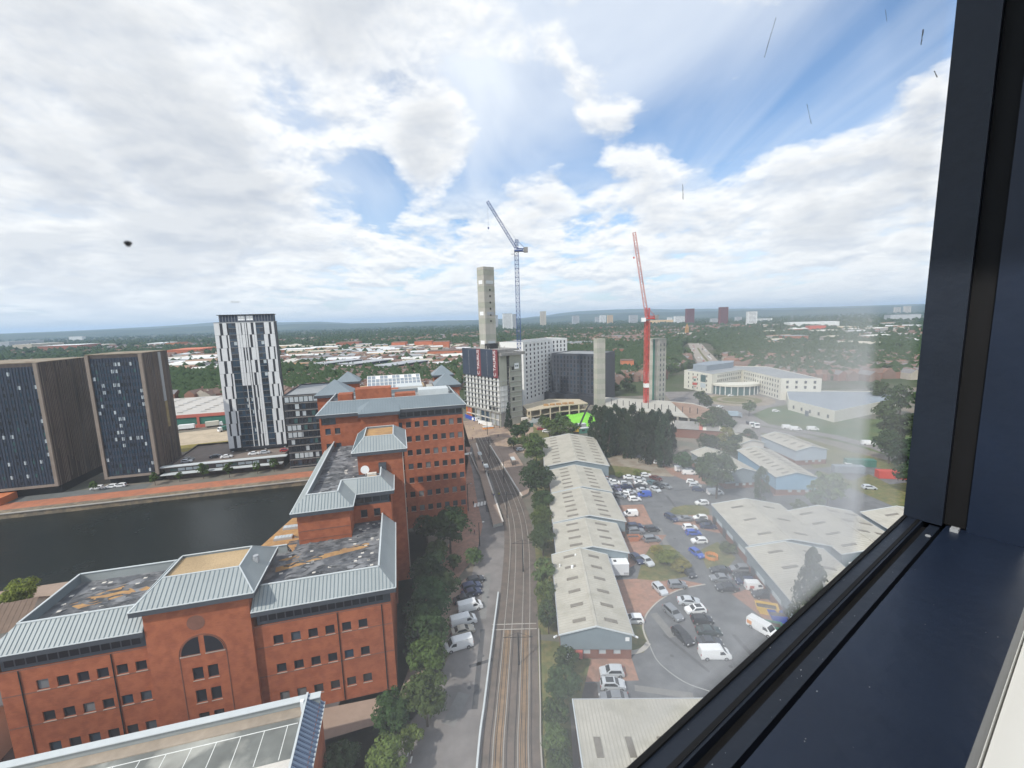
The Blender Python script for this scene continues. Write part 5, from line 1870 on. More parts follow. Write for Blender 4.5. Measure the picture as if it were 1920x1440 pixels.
# ------------------------------------------------------------------ trading estate units
def unit(label, c, L_, Wd, ang, ez, rz, lights=(2, 5), gable=None, side=None, brick=1.9, group='pale roofed trading estate units', ribs=0.7, extra=0):
    """Gable end along local x (width Wd), ridge running along local y for L_."""
    gable = gable or mUnitC
    t = thing('industrial_unit', label, 'industrial unit', (c[0], c[1], 0), rad(ang), group)
    gd = [(1.6 + (Wd - 3.2) * f, 0.9, 1.3, 0.95) for f in (0.32, 0.62, 0.9)]
    wall(t, Wd, 0, brick, [(x, z, w, h) for x, z, w, h in gd if z + h < brick], mBrickD, (0, 0, 0), 0, sill=False, mf=mFrameL, mp=mWinP)
    for x, y, wd, r_ in ((Wd, 0, L_, 90), (0, L_, L_, -90), (Wd, L_, Wd, 180)):
        part('plinth', facade_mb(wd, brick, []), mBrickD, t, loc=(x, y, 0), rz=rad(r_))
        if r_ != 180:
            part('cladding', facade_mb(wd, ez - brick, []), side or gable, t, loc=(x, y, brick), rz=rad(r_))
    for y in (-0.06, L_ + 0.06):
        pts = [(-0.05, y, brick), (Wd + 0.05, y, brick), (Wd + 0.05, y, ez + 0.02), (Wd / 2, y, rz + 0.02), (-0.05, y, ez + 0.02)]
        part('gable', MB().poly(pts if y < 1 else pts[::-1]), gable, t)
    o0, o1 = -0.35, L_ + 0.35
    slope(t, (-0.3, o1, ez), (-0.3, o0, ez), (Wd / 2, o1, rz), (Wd / 2, o0, rz), mUnitR, mUnitRib, ribs, rh=0.035, rw=0.1, name='roof_slope')
    slope(t, (Wd + 0.3, o0, ez), (Wd + 0.3, o1, ez), (Wd / 2, o0, rz), (Wd / 2, o1, rz), mUnitR, mUnitRib, ribs, rh=0.035, rw=0.1, name='roof_slope')
    for y in (o0, o1):
        trim(t, [(-0.35, y, ez + 0.0), (Wd / 2, y, rz + 0.03), (Wd + 0.35, y, ez + 0.0)], 0.16, 0.24, mTrim, 'verge_trim')
    trim(t, [(Wd / 2, o0, rz + 0.05), (Wd / 2, o1, rz + 0.05)], 0.5, 0.06, mUnitR, 'ridge_cap')
    for x in (-0.36, Wd + 0.36):
        trim(t, [(x, o0, ez - 0.05), (x, o1, ez - 0.05)], 0.16, 0.16, mGalv, 'gutter')
    nc, nr = lights
    sl = (rz - ez) / (Wd / 2 + 0.3)
    fr = {2: (0.28, 0.74), 3: (0.19, 0.60, 0.88)}[nc]
    lw = min(3.0, Wd * 0.19)
    for f in fr:
        for k in range(nr):
            y = L_ * (k + 0.5) / nr
            x0, x1 = f * Wd - lw / 2, f * Wd + lw / 2
            zf = lambda x: (ez + (x + 0.3) * sl) if x < Wd / 2 else (ez + (Wd + 0.3 - x) * sl)
            hw = 0.42
            part('rooflight', MB().add([(x0, y - hw, zf(x0) + 0.10), (x1, y - hw, zf(x1) + 0.10), (x1, y + hw, zf(x1) + 0.10), (x0, y + hw, zf(x0) + 0.10),
                                        (x0, y - hw, zf(x0) + 0.01), (x1, y - hw, zf(x1) + 0.01), (x1, y + hw, zf(x1) + 0.01), (x0, y + hw, zf(x0) + 0.01)],
                                       [(0, 1, 2, 3), (0, 4, 5, 1), (1, 5, 6, 2), (2, 6, 7, 3), (3, 7, 4, 0)]), mUnitL, t)
    return t


def shutter(t, x, w, z0=0.05, h=2.9, m=None, y=-0.1):
    o = part('roller_door', MB().box(x, x + w, y, y + 0.03, z0, z0 + h), m or mGalv, t)
    b = MB()
    for k in range(int(h / 0.24)):
        b.box(x + 0.03, x + w - 0.03, y - 0.02, y, z0 + k * 0.24 + 0.1, z0 + k * 0.24 + 0.16)
    put('slat', b.mesh('slat', [mGalv]), o, kind='stuff')
    return o


U5 = unit('long beige industrial unit with white flues and a pink door by the tram line', (7.3, 70.2), 26, 12.4, -2.6, 4.9, 6.6, (2, 6))
part('red_door', MB().box(2.6, 3.8, -0.12, -0.08, 0.05, 1.8), mat('salmon_red_door', (0.60, 0.16, 0.13)), U5)
part('wall_sign', MB().box(11.3, 12.0, -0.12, -0.07, 3.6, 4.3), mWhite, U5)
for x_ in (-0.7, 12.9):
    b = MB()
    b.tube((x_, 0.4, 4.2), (x_ - 0.5 if x_ < 0 else x_ + 0.5, -0.2, 4.4), 0.18, 8)
    part('floodlight', b, mWhite, U5)
b = MB()
for i in range(2):
    b.tube((1.0 + i * 0.7, -0.5, 0), (1.0 + i * 0.7, -0.5, 2.4), 0.28, 8)
part('gas_tank', b, mWhite, U5, kind='stuff')
b = MB()
b.tube((3.8, 19, 5.6), (3.8, 19, 6.5), 0.3, 8)
b.tube((5.0, 23.6, 5.9), (5.0, 23.6, 6.6), 0.2, 8)
b.tube((1.2, 20.5, 5.0), (1.2, 20.5, 6.0), 0.16, 8)
part('flue', b, mWhite, U5, kind='stuff')
U4 = unit('beige industrial unit with four pairs of rooflights next to the white box trailer', (9.6, 97.4), 14.4, 16.6, -2.6, 4.9, 6.6, (2, 4))
U3 = unit('beige industrial unit with six pairs of rooflights beside the red parking bay', (10.3, 113.2), 19.2, 19.4, -1.6, 4.9, 6.9, (2, 6))
U2 = unit('beige industrial unit with six pairs of rooflights beside the crowded car pound', (11.9, 134.0), 20.5, 19, -1.6, 4.9, 6.9, (2, 6))
U1 = unit('largest beige industrial unit with three columns of rooflights next to the conifer row', (11.4, 157.0), 38, 23.4, -3.2, 5.8, 8.0, (3, 9))
part('blue_door', MB().box(23.42, 23.47, 2, 7, 0.1, 3.2), mBlueS, U1)
for t_, xs_ in ((U1, (4, 10, 16)), (U2, (3, 9, 14)), (U3, (3, 9, 14)), (U4, (2, 7, 12))):
    for x_ in xs_:
        shutter(t_, x_, 2.6, h=1.8)
for t_, w_, l_ in ((U5, 12.4, 26), (U4, 16.6, 14), (U3, 19.4, 19), (U2, 19, 20)):
    for k in range(max(1, int(l_ / 8))):
        o = part('roller_door', MB().box(w_ + 0.02, w_ + 0.06, 2 + k * 8, 5 + k * 8, 0.05, 2.8), mGalv, t_)
# the unit at the very bottom: ridge runs across
U0 = unit('beige ribbed roof unit at the lower edge with rooflights running away from the eye', (27.5, 26.0), 20.5, 29.8, 90 - 1.5, 4.9, 6.6, (2, 5), ribs=0.5)
R1 = unit('pale roofed unit right of the grass islands with scattered rooflights and white cars alongside', (55.2, 97.0), 23, 18.5, -4.5, 5.6, 7.3, (2, 3))
R2 = unit('grey roofed unit behind the tall dark conifer at the window frame', (51.6, 71.0), 24.6, 16.6, -5.5, 5.6, 7.3, (2, 4))
R3 = unit('grey roofed unit with blue-grey parapet beside the pale roofed unit', (73.5, 92.0), 22, 16.5, -4, 5.6, 7.3, (3, 4))
R4 = unit('pale roofed unit half hidden by the dark window frame', (92.5, 92.0), 20, 18, -4, 5.6, 7.3, (2, 3))
R5 = unit('grey roofed unit beside the one behind the conifer, cut off by the window sill', (70.5, 66.0), 22, 16.5, -5, 5.6, 7.3, (3, 4))
for t_ in (R2, R1):
    for k in range(3):
        part('window_band', MB().box(-0.08, -0.02, 2 + k * 7, 5.5 + k * 7, 2.0, 3.0), mWinP, t_)
        part('roller_door', MB().box(-0.09, -0.03, 6.3 + k * 7, 8.3 + k * 7, 0.05, 2.6), mFrame, t_)
B1 = unit('cream roofed unit with pale cladding behind the big round tree', (72.8, 144.5), 25, 11.5, 3.5, 5.6, 7.4, (2, 1), mUnitC)
B2 = unit('bright blue edged unit with ten pairs of rooflights behind the slim columnar tree', (86.4, 138.2), 29.5, 12.5, -5, 6.3, 7.9, (2, 9), mUnitB, mUnitB)
B3 = unit('pale blue sided unit beyond the blue edged unit', (111, 166), 22, 12.5, 3, 6, 7.6, (2, 5), mat('pale_blue_sheet', (0.36, 0.42, 0.47), 0.7, 0.08, 0.4))
B4 = unit('small grey roofed shed in front of the lorry park', (96, 181), 14, 12, 8, 4.6, 6.2, (2, 2), mSlab)

# white box trailer by the long unit
tr = thing('box_trailer', 'white box trailer with wheels standing beside the long beige unit', 'trailer', (22.9, 95.2, 0), rad(-1))
part('body', MB().box(-2.9, 2.9, -1.3, 1.3, 0.8, 3.5), mat('trailer_white', (0.62, 0.64, 0.65), 0.5, 0.07, 0.6), tr)
part('roof', MB().box(-2.95, 2.95, -1.35, 1.35, 3.5, 3.58), mWhite, tr)
part('vent', MB().box(-0.4, 0.2, -0.3, 0.3, 3.58, 3.75), mDarkM, tr)
part('locker', MB().box(1.7, 2.8, -1.36, -1.305, 1.0, 1.5), mGalv, tr)
for x_ in (-0.9, 0.1):
    for y_ in (-1.15, 1.15):
        o = part('wheel', MB().tube((x_, y_ - 0.12, 0.4), (x_, y_ + 0.12, 0.4), 0.4, 12), mTyre, tr)


def skip(label, p, rz, m, L_=3.4, Wd=1.8, H_=1.3, cat='skip'):
    t = thing('skip', label, cat, (p.x, p.y, 0), rz)
    b = MB()
    lo = [(-L_ * .32, -Wd / 2 + .1, .12), (L_ * .32, -Wd / 2 + .1, .12), (L_ * .32, Wd / 2 - .1, .12), (-L_ * .32, Wd / 2 - .1, .12)]
    hi = [(-L_ / 2, -Wd / 2, H_), (L_ / 2, -Wd / 2, H_), (L_ / 2, Wd / 2, H_), (-L_ / 2, Wd / 2, H_)]
    b.add(lo + hi, [(0, 1, 5, 4), (1, 2, 6, 5), (2, 3, 7, 6), (3, 0, 4, 7)])
    li = [(x * .93, y * .9, z + .06) for x, y, z in lo]
    hi2 = [(x * .95, y * .92, z) for x, y, z in hi]
    b.add(li + hi2, [(4, 5, 1, 0), (5, 6, 2, 1), (6, 7, 3, 2), (7, 4, 0, 3), (0, 1, 2, 3)])
    b.add(hi + hi2, [(0, 1, 5, 4), (1, 2, 6, 5), (2, 3, 7, 6), (3, 0, 4, 7)])
    b.box(-L_ * .3, L_ * .3, -Wd / 2 + .12, Wd / 2 - .12, 0, .11)
    part('body', b, m, t)
    part('rubble', MB().add([(-L_ * .42, -Wd * .4, H_ * .75), (L_ * .42, -Wd * .4, H_ * .7), (L_ * .42, Wd * .4, H_ * .75), (-L_ * .42, Wd * .4, H_ * .72), (0, 0, H_ * 1.05)], [(0, 1, 4), (1, 2, 4), (2, 3, 4), (3, 0, 4)]), mBrownC, t, kind='stuff')
    for x_ in (-L_ * .45, L_ * .45):
        part('lifting_lug', MB().box(x_ - .06, x_ + .06, -Wd / 2 - .12, -Wd / 2, H_ * .6, H_ * .8), m, t)
    return t


skip('rusty orange skip parked in front of the dark grey estate car', G(1188, 1013), rad(0), mat('rusty_orange', (0.40, 0.16, 0.09), 0.7, 0.2, 1.0))
skip('open yellow ended skip on the red paving near the window frame', G(1437, 1148), rad(-20), mYell, 4.2, 2.2, 1.6)
skip('bright blue skip beside the yellow ended skip', G(1461, 1163), rad(-10), mBlueS, 4.0, 2.0, 1.5)
skip('dark green skip below the bright blue skip', G(1449, 1180), rad(-20), mGreenS, 3.2, 1.9, 1.2)
# orange barrier ring round a manhole
br = thing('barrier_ring', 'ring of orange works barriers on the grass island edge', 'barrier', G(1334, 1047), 0)
for k in range(8):
    a0, a1 = k * math.pi / 4, (k + 1) * math.pi / 4
    p, q = Vector((1.55 * math.cos(a0), 1.55 * math.sin(a0), 0)), Vector((1.55 * math.cos(a1), 1.55 * math.sin(a1), 0))
    b = MB()
    for z in (0.35, 0.62, 0.92):
        b.bar(p + V((0, 0, z)), q + V((0, 0, z)), 0.07, 0.17)
    for f in (0.03, 0.5, 0.97):
        c = p.lerp(q, f)
        b.bar(c, c + V((0, 0, 1.02)), 0.08, 0.08)
    part('barrier_panel', b, mOrange, br)
# ------------------------------------------------------------------ vehicles
PROF = {
    'hatch': dict(W=1.78, belt=.92, top=[(-2.02, .45), (-2.04, .82), (-1.94, 1.0), (-1.72, 1.36), (-1.3, 1.46), (0.0, 1.5), (.32, 1.44), (1.0, .98), (1.72, .86), (1.98, .68), (2.03, .42)], ws=(6, 7), rw=(2, 3), sg=[(-1.55, .98), (-1.38, 1.36), (.22, 1.38), (.86, .98)], wx=(-1.28, 1.28)),
    'saloon': dict(W=1.82, belt=.92, top=[(-2.3, .42), (-2.31, .82), (-2.2, .98), (-1.62, 1.03), (-1.0, 1.38), (-.6, 1.44), (.05, 1.45), (.4, 1.38), (1.12, .98), (1.98, .84), (2.26, .64), (2.3, .42)], ws=(7, 8), rw=(3, 4), sg=[(-1.35, 1.0), (-.92, 1.33), (.34, 1.33), (.96, .98)], wx=(-1.38, 1.38)),
    'estate': dict(W=1.86, belt=1.0, top=[(-2.28, .46), (-2.3, .95), (-2.16, 1.1), (-1.98, 1.5), (-1.6, 1.6), (.1, 1.62), (.48, 1.54), (1.15, 1.06), (2.0, .95), (2.24, .72), (2.28, .44)], ws=(6, 7), rw=(2, 3), sg=[(-1.95, 1.05), (-1.78, 1.5), (.36, 1.5), (1.0, 1.05)], wx=(-1.4, 1.4)),
    'van': dict(W=1.98, belt=1.1, top=[(-2.62, .5), (-2.64, 1.2), (-2.6, 1.86), (-2.48, 1.98), (0.9, 1.99), (1.22, 1.9), (1.98, 1.2), (2.45, 1.02), (2.62, .8), (2.66, .45)], ws=(5, 6), rw=None, sg=[(.55, 1.16), (.55, 1.7), (1.15, 1.72), (1.66, 1.2)], wx=(-1.65, 1.65)),
    'small_van': dict(W=1.84, belt=1.02, top=[(-2.18, .48), (-2.2, 1.1), (-2.16, 1.72), (-2.0, 1.82), (.45, 1.83), (.75, 1.74), (1.4, 1.1), (1.95, .95), (2.16, .74), (2.2, .44)], ws=(5, 6), rw=None, sg=[(.15, 1.06), (.15, 1.55), (.72, 1.58), (1.2, 1.1)], wx=(-1.32, 1.36)),
}
_cm = {}


def car_meshes(kind):
    if kind in _cm:
        return _cm[kind]
    P_ = PROF[kind]
    top, hw, belt = P_['top'], P_['W'] / 2, P_['belt']
    L_ = top[-1][0]
    tall = kind in ('van', 'small_van')

    def hwid(x, z):
        e_ = 1 - 0.10 * max(0, (abs(x) - (abs(L_) - 0.55)) / 0.55) ** 2
        k = 1.0 if z <= belt else 1 - (0.11 if tall else 0.22) * (z - belt) / 0.55 / (1.6 if tall else 1)
        return hw * e_ * k
    b = MB()
    for x, z in top:
        zb = 0.24
        zm = min(z, belt)
        for s in (1, -1):
            b.v += [(x, s * hwid(x, .4) * .95, zb), (x, s * hwid(x, .6), min(.6, zm)), (x, s * hwid(x, belt) * .985, zm), (x, s * hwid(x, z), z)]
    n = len(top)
    for i in range(n - 1):
        o, q = i * 8, (i + 1) * 8
        for k in range(3):
            b.f.append((o + k, o + k + 1, q + k + 1, q + k)); b.m.append(0)
            b.f.append((o + 4 + k, q + 4 + k, q + 5 + k, o + 5 + k)); b.m.append(0)
        b.f.append((o + 3, o + 7, q + 7, q + 3)); b.m.append(0)
        b.f.append((o, q, q + 4, o + 4)); b.m.append(0)
    for i, fl in ((0, True), (n - 1, False)):
        o = i * 8
        f = (o, o + 4, o + 5, o + 6, o + 7, o + 3, o + 2, o + 1)
        b.f.append(f if fl else f[::-1]); b.m.append(0)
    # door shut lines and mirrors
    for s in (1, -1):
        b.box(P_['sg'][-1][0] - .22, P_['sg'][-1][0] - .06, s * hw * 1.0 - (.0 if s > 0 else .16), s * hw * 1.0 + (.16 if s > 0 else 0), belt, belt + .15)
    body = b.mesh('body', [mCar])

    def glass(i, j, inset=.1):
        (x0, z0), (x1, z1) = top[i], top[j]
        dx, dz = x1 - x0, z1 - z0
        l_ = math.hypot(dx, dz)
        nx_, nz_ = -dz / l_ * .018, dx / l_ * .018
        f0, f1 = .06, .94
        pts = []
        for f in (f0, f1):
            x, z = x0 + dx * f, z0 + dz * f
            w = hwid(x, z) - inset
            pts.append((x + nx_, w, z + nz_))
            pts.append((x + nx_, -w, z + nz_))
        return MB().poly([pts[0], pts[1], pts[3], pts[2]])
    out = {'body': body, 'windscreen': glass(*P_['ws']).mesh('windscreen', [mCarG])}
    if P_['rw']:
        out['rear_window'] = glass(*P_['rw']).mesh('rear_window', [mCarG])
    for s, nm in ((1, 'a'), (-1, 'b')):
        pts = [(x, s * (hwid(x, z) + .022), z) for x, z in P_['sg']]
        out['side_window_' + nm] = MB().poly(pts if s < 0 else pts[::-1]).mesh('side_window', [mCarG])
    w = MB().tube((0, -.11, 0), (0, .11, 0), .32 if not tall else .35, 14)
    out['wheel'] = w.mesh('wheel', [mTyre])
    out['rim'] = MB().tube((0, -.125, 0), (0, .125, 0), .2, 10).mesh('rim', [mRim])
    out['headlight'] = MB().box(-.12, .05, -.19, .19, -.08, .08).mesh('headlight', [mLamp])
    out['tail_light'] = MB().box(-.03, .05, -.11, .11, -.12, .14).mesh('tail_light', [mTail])
    if kind == 'hatch':
        out['glass_roof'] = MB().poly([(.1, -.55, 1.515), (.1, .55, 1.515), (-1.15, .55, 1.50), (-1.15, -.55, 1.50)][::-1]).mesh('glass_roof', [mCarG])
    _cm[kind] = out
    return out


PAL = dict(white=(.78, .78, .77), silver=(.50, .52, .54), grey=(.20, .21, .225), dark=(.030, .034, .042), black=(.012, .013, .016), navy=(.022, .035, .085), blue=(.04, .10, .42), teal=(.10, .17, .19), red=(.35, .03, .03), maroon=(.10, .025, .025), green=(.018, .035, .032), beige=(.42, .38, .31), purple=(.10, .10, .17))
NAMES = dict(hatch='hatchback', saloon='saloon', estate='estate car', van='van', small_van='small van')
CARS = []


def car(px, hd, kind, colr, label, z=0.025, detail=True, roof=False, scale=1.0, group=None, at=None):
    m = car_meshes(kind)
    if at is None:
        p = G(px[0], px[1], 0.7 + z)
        p.z = z
    else:
        p = Vector(at)
    van = 'van' in kind
    t = put('parked_van' if van else 'parked_car', None, None, p, rad(hd), label, 'van' if van else 'car', group or ('parked vans' if van else 'parked cars'), scale=scale if scale != 1 else None)
    c = PAL[colr]
    k = PROF[kind]
    bo = put('body', m['body'], t)
    bo.color = (*c, 1)
    put('windscreen', m['windscreen'], t)
    if 'rear_window' in m:
        put('rear_window', m['rear_window'], t)
    put('side_window', m['side_window_a'], t)
    put('side_window', m['side_window_b'], t)
    hw = k['W'] / 2
    for x in k['wx']:
        for s in (-1, 1):
            w = put('wheel', m['wheel'], t, (x, s * (hw - .09), .33))
            if detail:
                put('rim', m['rim'], w)
    if detail:
        x1, z1 = k['top'][-2]
        for s in (-1, 1):
            put('headlight', m['headlight'], t, (x1 - .03, s * hw * .66, z1 - .02))
            put('tail_light', m['tail_light'], t, (k['top'][1][0] - .02, s * hw * .80, k['belt'] - .08))
    if roof and 'glass_roof' in m:
        put('glass_roof', m['glass_roof'], t)
    return t


# near forecourt cars (photo position, heading in degrees, body, colour)
car((1147, 1258), 178, 'hatch', 'silver', 'silver hatchback on the red bay, topmost of the three cars above the ribbed roof')
car((1149, 1282), -3, 'hatch', 'silver', 'silver hatchback with black glass roof between the silver hatchback and the grey saloon', roof=True)
car((1151, 1308), 177, 'saloon', 'grey', 'mid grey saloon parked right against the ribbed beige roof')
car((1187, 1160), 179, 'hatch', 'white', 'white hatchback parked at the corner of the long beige unit')
car((1262, 1148), -72, 'estate', 'grey', 'grey estate car standing across from the silver saloon, pointing at the eye')
car((1280, 1192), -72, 'estate', 'black', 'black estate car alone beside the white van, pointing at the eye')
car((1292, 1126), -8, 'saloon', 'silver', 'silver saloon, topmost of the column of cars on the open asphalt')
car((1304, 1142), 184, 'hatch', 'white', 'white hatchback with black roof below the silver saloon', roof=True)
car((1317, 1161), -3, 'hatch', 'black', 'black hatchback directly below the white black-roofed hatchback')
car((1329, 1182), -4, 'saloon', 'green', 'dark green saloon between two black cars on the asphalt')
car((1331, 1203), -4, 'saloon', 'dark', 'very dark saloon directly behind the big white van')
car((1340, 1225), -2, 'van', 'white', 'plain white van at the bottom of the column of cars on the asphalt')
v1 = car((1429, 1177), -58, 'van', 'white', 'white van with orange rear markings driving past the blue skip')
part('orange_marking', MB().box(-2.4, -1.5, -1.012, -.995, .8, 1.5).box(-2.68, -2.655, -.8, .8, .7, 1.3), mOrange, v1)
v2 = car((1417, 1099), -6, 'small_van', 'white', 'white small van with red marking parked by the brick unit wall')
part('red_marking', MB().box(-1.6, -.7, -.945, -.925, .7, 1.3), mRedF, v2)
car((1432, 1114), 175, 'saloon', 'dark', 'dark saloon in front of the white small van with red marking')
for q, lab, c_, k_ in (((1351, 1068), 'dark saloon nearest the orange barrier ring', 'dark', 'saloon'), ((1388, 1066), 'dark estate car at the back of the dark group by the brick unit', 'grey', 'estate'), ((1351, 1083), 'grey saloon in the middle row of the dark group', 'grey', 'saloon'),
                       ((1393, 1080), 'black hatchback in the middle row of the dark group', 'black', 'hatch'), ((1363, 1101), 'large dark saloon at the front of the dark group', 'dark', 'saloon'), ((1398, 1089), 'dark hatchback squeezed behind the marked small van', 'navy', 'hatch')):
    car(q, 176, k_, c_, lab)
car((1306, 1036), -72, 'hatch', 'blue', 'pale blue topped hatchback on the road beside the orange barrier ring')
car((1291, 1072), -75, 'hatch', 'dark', 'dark hatchback on the road beside the bushy grass island')
car((1270, 1095), -2, 'hatch', 'grey', 'grey hatchback at the lower edge of the bushy grass island')
car((1237, 1103), -75, 'hatch', 'silver', 'silver hatchback on the red paving by the grey hatchback')
car((1212, 1050), -72, 'saloon', 'silver', 'silver saloon parked against the bushy grass island')
car((1194, 1046), -75, 'saloon', 'navy', 'navy saloon squeezed beside the white box trailer')
car((1311, 1013), 179, 'hatch', 'white', 'white hatchback below the bright blue hatchback')
car((1300, 998), -2, 'hatch', 'blue', 'bright blue hatchback between two white hatchbacks')
car((1294, 988), -2, 'hatch', 'white', 'white hatchback directly above the bright blue hatchback')
car((1328, 986), -12, 'saloon', 'navy', 'navy saloon next to the pale roofed unit')
car((1320, 978), -12, 'saloon', 'dark', 'dark saloon tucked behind the navy saloon')
car((1313, 970), 178, 'hatch', 'white', 'white hatchback on the far side of the navy saloon')
car((1284, 972), 178, 'saloon', 'grey', 'grey saloon at the foot of the oval grass island')
car((1259, 970), -68, 'estate', 'navy', 'navy estate car at the tip of the oval grass island')
car((1316, 942), 180, 'hatch', 'white', 'white hatchback alone on the road beyond the oval grass island')
car((1341, 923), -3, 'van', 'white', 'white van driving past the big round tree')
car((1222, 1010), 5, 'estate', 'grey', 'dark grey estate car beside the rusty orange skip')
car((1190, 986), 3, 'estate', 'navy', 'dark blue estate car against the unit, upper of two')
car((1192, 995), 3, 'estate', 'grey', 'blue-grey estate car against the unit, lower of two')
car((1223, 991), 3, 'hatch', 'dark', 'dark hatchback at the edge of the red parking bay')
car((1182, 963), 180, 'small_van', 'white', 'white small van alone on the red parking bay')
# the crowded pound
for q, h_, k_, c_, lab in (
    ((1138, 899), 0, 'hatch', 'white', 'white hatchback at the top corner of the car pound next to the unit'), ((1150, 904), 172, 'saloon', 'white', 'white saloon against the unit in the top row of the car pound'), ((1148, 912), 0, 'hatch', 'silver', 'silver hatchback half hidden by the unit roof in the car pound'),
    ((1180, 894), -4, 'saloon', 'white', 'white saloon in front of the yellow-green bush in the car pound'), ((1211, 890), -4, 'hatch', 'white', 'white hatchback right of the yellow-green bush'), ((1230, 896), -50, 'saloon', 'maroon', 'dark maroon saloon at the outer top corner of the car pound'),
    ((1173, 906), -3, 'hatch', 'silver', 'silver hatchback in the middle of the car pound by the white saloon'), ((1199, 898), -3, 'saloon', 'silver', 'silver saloon below the white hatchback by the bush'), ((1201, 905), -3, 'saloon', 'white', 'white saloon in the middle of the car pound'),
    ((1174, 912), -3, 'saloon', 'navy', 'navy saloon in the left half of the car pound'), ((1200, 911), -3, 'saloon', 'dark', 'dark saloon in the right half of the car pound'), ((1224, 905), -65, 'saloon', 'teal', 'pale teal saloon angled in the outer row of the car pound'),
    ((1235, 910), -60, 'hatch', 'dark', 'dark hatchback angled in the outer row of the car pound'), ((1249, 911), -60, 'hatch', 'grey', 'grey hatchback at the outer end of the car pound'), ((1181, 922), 4, 'saloon', 'silver', 'silver saloon alone in the lower row of the car pound'),
    ((1206, 918), -3, 'saloon', 'silver', 'silver saloon behind the blue van in the car pound'), ((1229, 917), -65, 'hatch', 'silver', 'silver hatchback at the outer front of the car pound'), ((1157, 915), -70, 'hatch', 'purple', 'purple-grey hatchback squeezed against the unit in the car pound'),
    ((1163, 929), -40, 'hatch', 'grey', 'grey hatchback with pale bonnet at the inner front of the car pound'), ((1170, 925), 160, 'hatch', 'white', 'white hatchback behind the grey hatchback at the inner front'), ((1190, 935), 2, 'hatch', 'white', 'white hatchback at the front of the car pound near the red bay')):
    car(q, h_, k_, c_, lab, detail=True)
car((1208, 927), 178, 'small_van', 'blue', 'bright blue small van at the front of the car pound')
for q, h_, k_, c_, lab in (((1177, 853), 0, 'hatch', 'maroon', 'dark red hatchback under the conifer row'), ((1199, 856), -20, 'hatch', 'dark', 'dark hatchback second along under the conifer row'), ((1211, 859), -20, 'hatch', 'silver', 'silver hatchback under the conifer row'),
                           ((1222, 862), -20, 'saloon', 'black', 'black saloon under the conifer row'), ((1233, 865), 40, 'hatch', 'white', 'white hatchback under the conifer row'), ((1244, 870), 10, 'hatch', 'grey', 'grey hatchback at the end of the conifer row'),
                           ((1298, 903), -25, 'hatch', 'white', 'white hatchback by the big round tree, first of three'), ((1304, 910), -25, 'hatch', 'silver', 'pale silver hatchback by the big round tree, middle of three'), ((1309, 917), -20, 'hatch', 'navy', 'navy hatchback by the big round tree, last of three'),
                           ((1278, 880), -8, 'van', 'white', 'white van on the red apron, further of the pair by the big round tree'), ((1292, 886), -8, 'van', 'white', 'white van on the red apron, nearer of the pair by the big round tree')):
    car(q, h_, k_, c_, lab)
# along the street beside the brick office
car((892, 1086), 22, 'hatch', 'dark', 'dark hatchback with pale roof, furthest of the row beside the street', z=.03)
car((884, 1099), 22, 'estate', 'navy', 'navy estate car second in the row beside the street', z=.03)
car((884, 1110), 22, 'saloon', 'navy', 'navy saloon between the navy estate car and the long white van', z=.03)
car((870, 1122), 22, 'saloon', 'dark', 'dark saloon half hidden behind the long white van', z=.03)
car((881, 1137), 20, 'van', 'white', 'long white van with roof ribs in the row beside the street', z=.03)
car((869, 1164), 20, 'van', 'white', 'white van right behind the pale saloon in the street row', z=.03)
car((868, 1181), 18, 'saloon', 'beige', 'pale beige saloon between two white vans in the street row', z=.03)
car((860, 1208), 200, 'van', 'white', 'white van at the near end of the street row, facing the brick office', z=.03)
# podium deck
for (u_, v_), h_, k_, c_, lab in (((-86, 141), 10, 'hatch', 'silver', 'silver hatchback on the podium deck by the dark block'), ((-86.5, 144), 10, 'hatch', 'dark', 'dark hatchback on the podium deck by the dark block'), ((-76.5, 145), 20, 'saloon', 'dark', 'dark saloon on the podium deck'),
                                  ((-71.5, 142.5), 20, 'saloon', 'white', 'white saloon on the podium deck under the tower corner'), ((-61, 143.5), 15, 'saloon', 'white', 'white saloon on the podium deck under the middle of the tower'), ((-56.5, 143.5), 15, 'hatch', 'silver', 'silver hatchback on the podium deck by a tower pier'), ((-48.5, 144), 15, 'hatch', 'red', 'red hatchback on the podium deck by the raking strut')):
    car(None, h_, k_, c_, lab, at=UV(u_, v_, 4.43))
for u_, lab in ((-105, 'white hatchback by the dark slab on the quay, nearest the podium'), (-108, 'white hatchback by the dark slab on the quay, middle one'), (-112.5, 'white hatchback by the dark slab on the quay, furthest from the podium')):
    car(None, 195, 'hatch', 'white', lab, at=UV(u_, 130.3, .04))
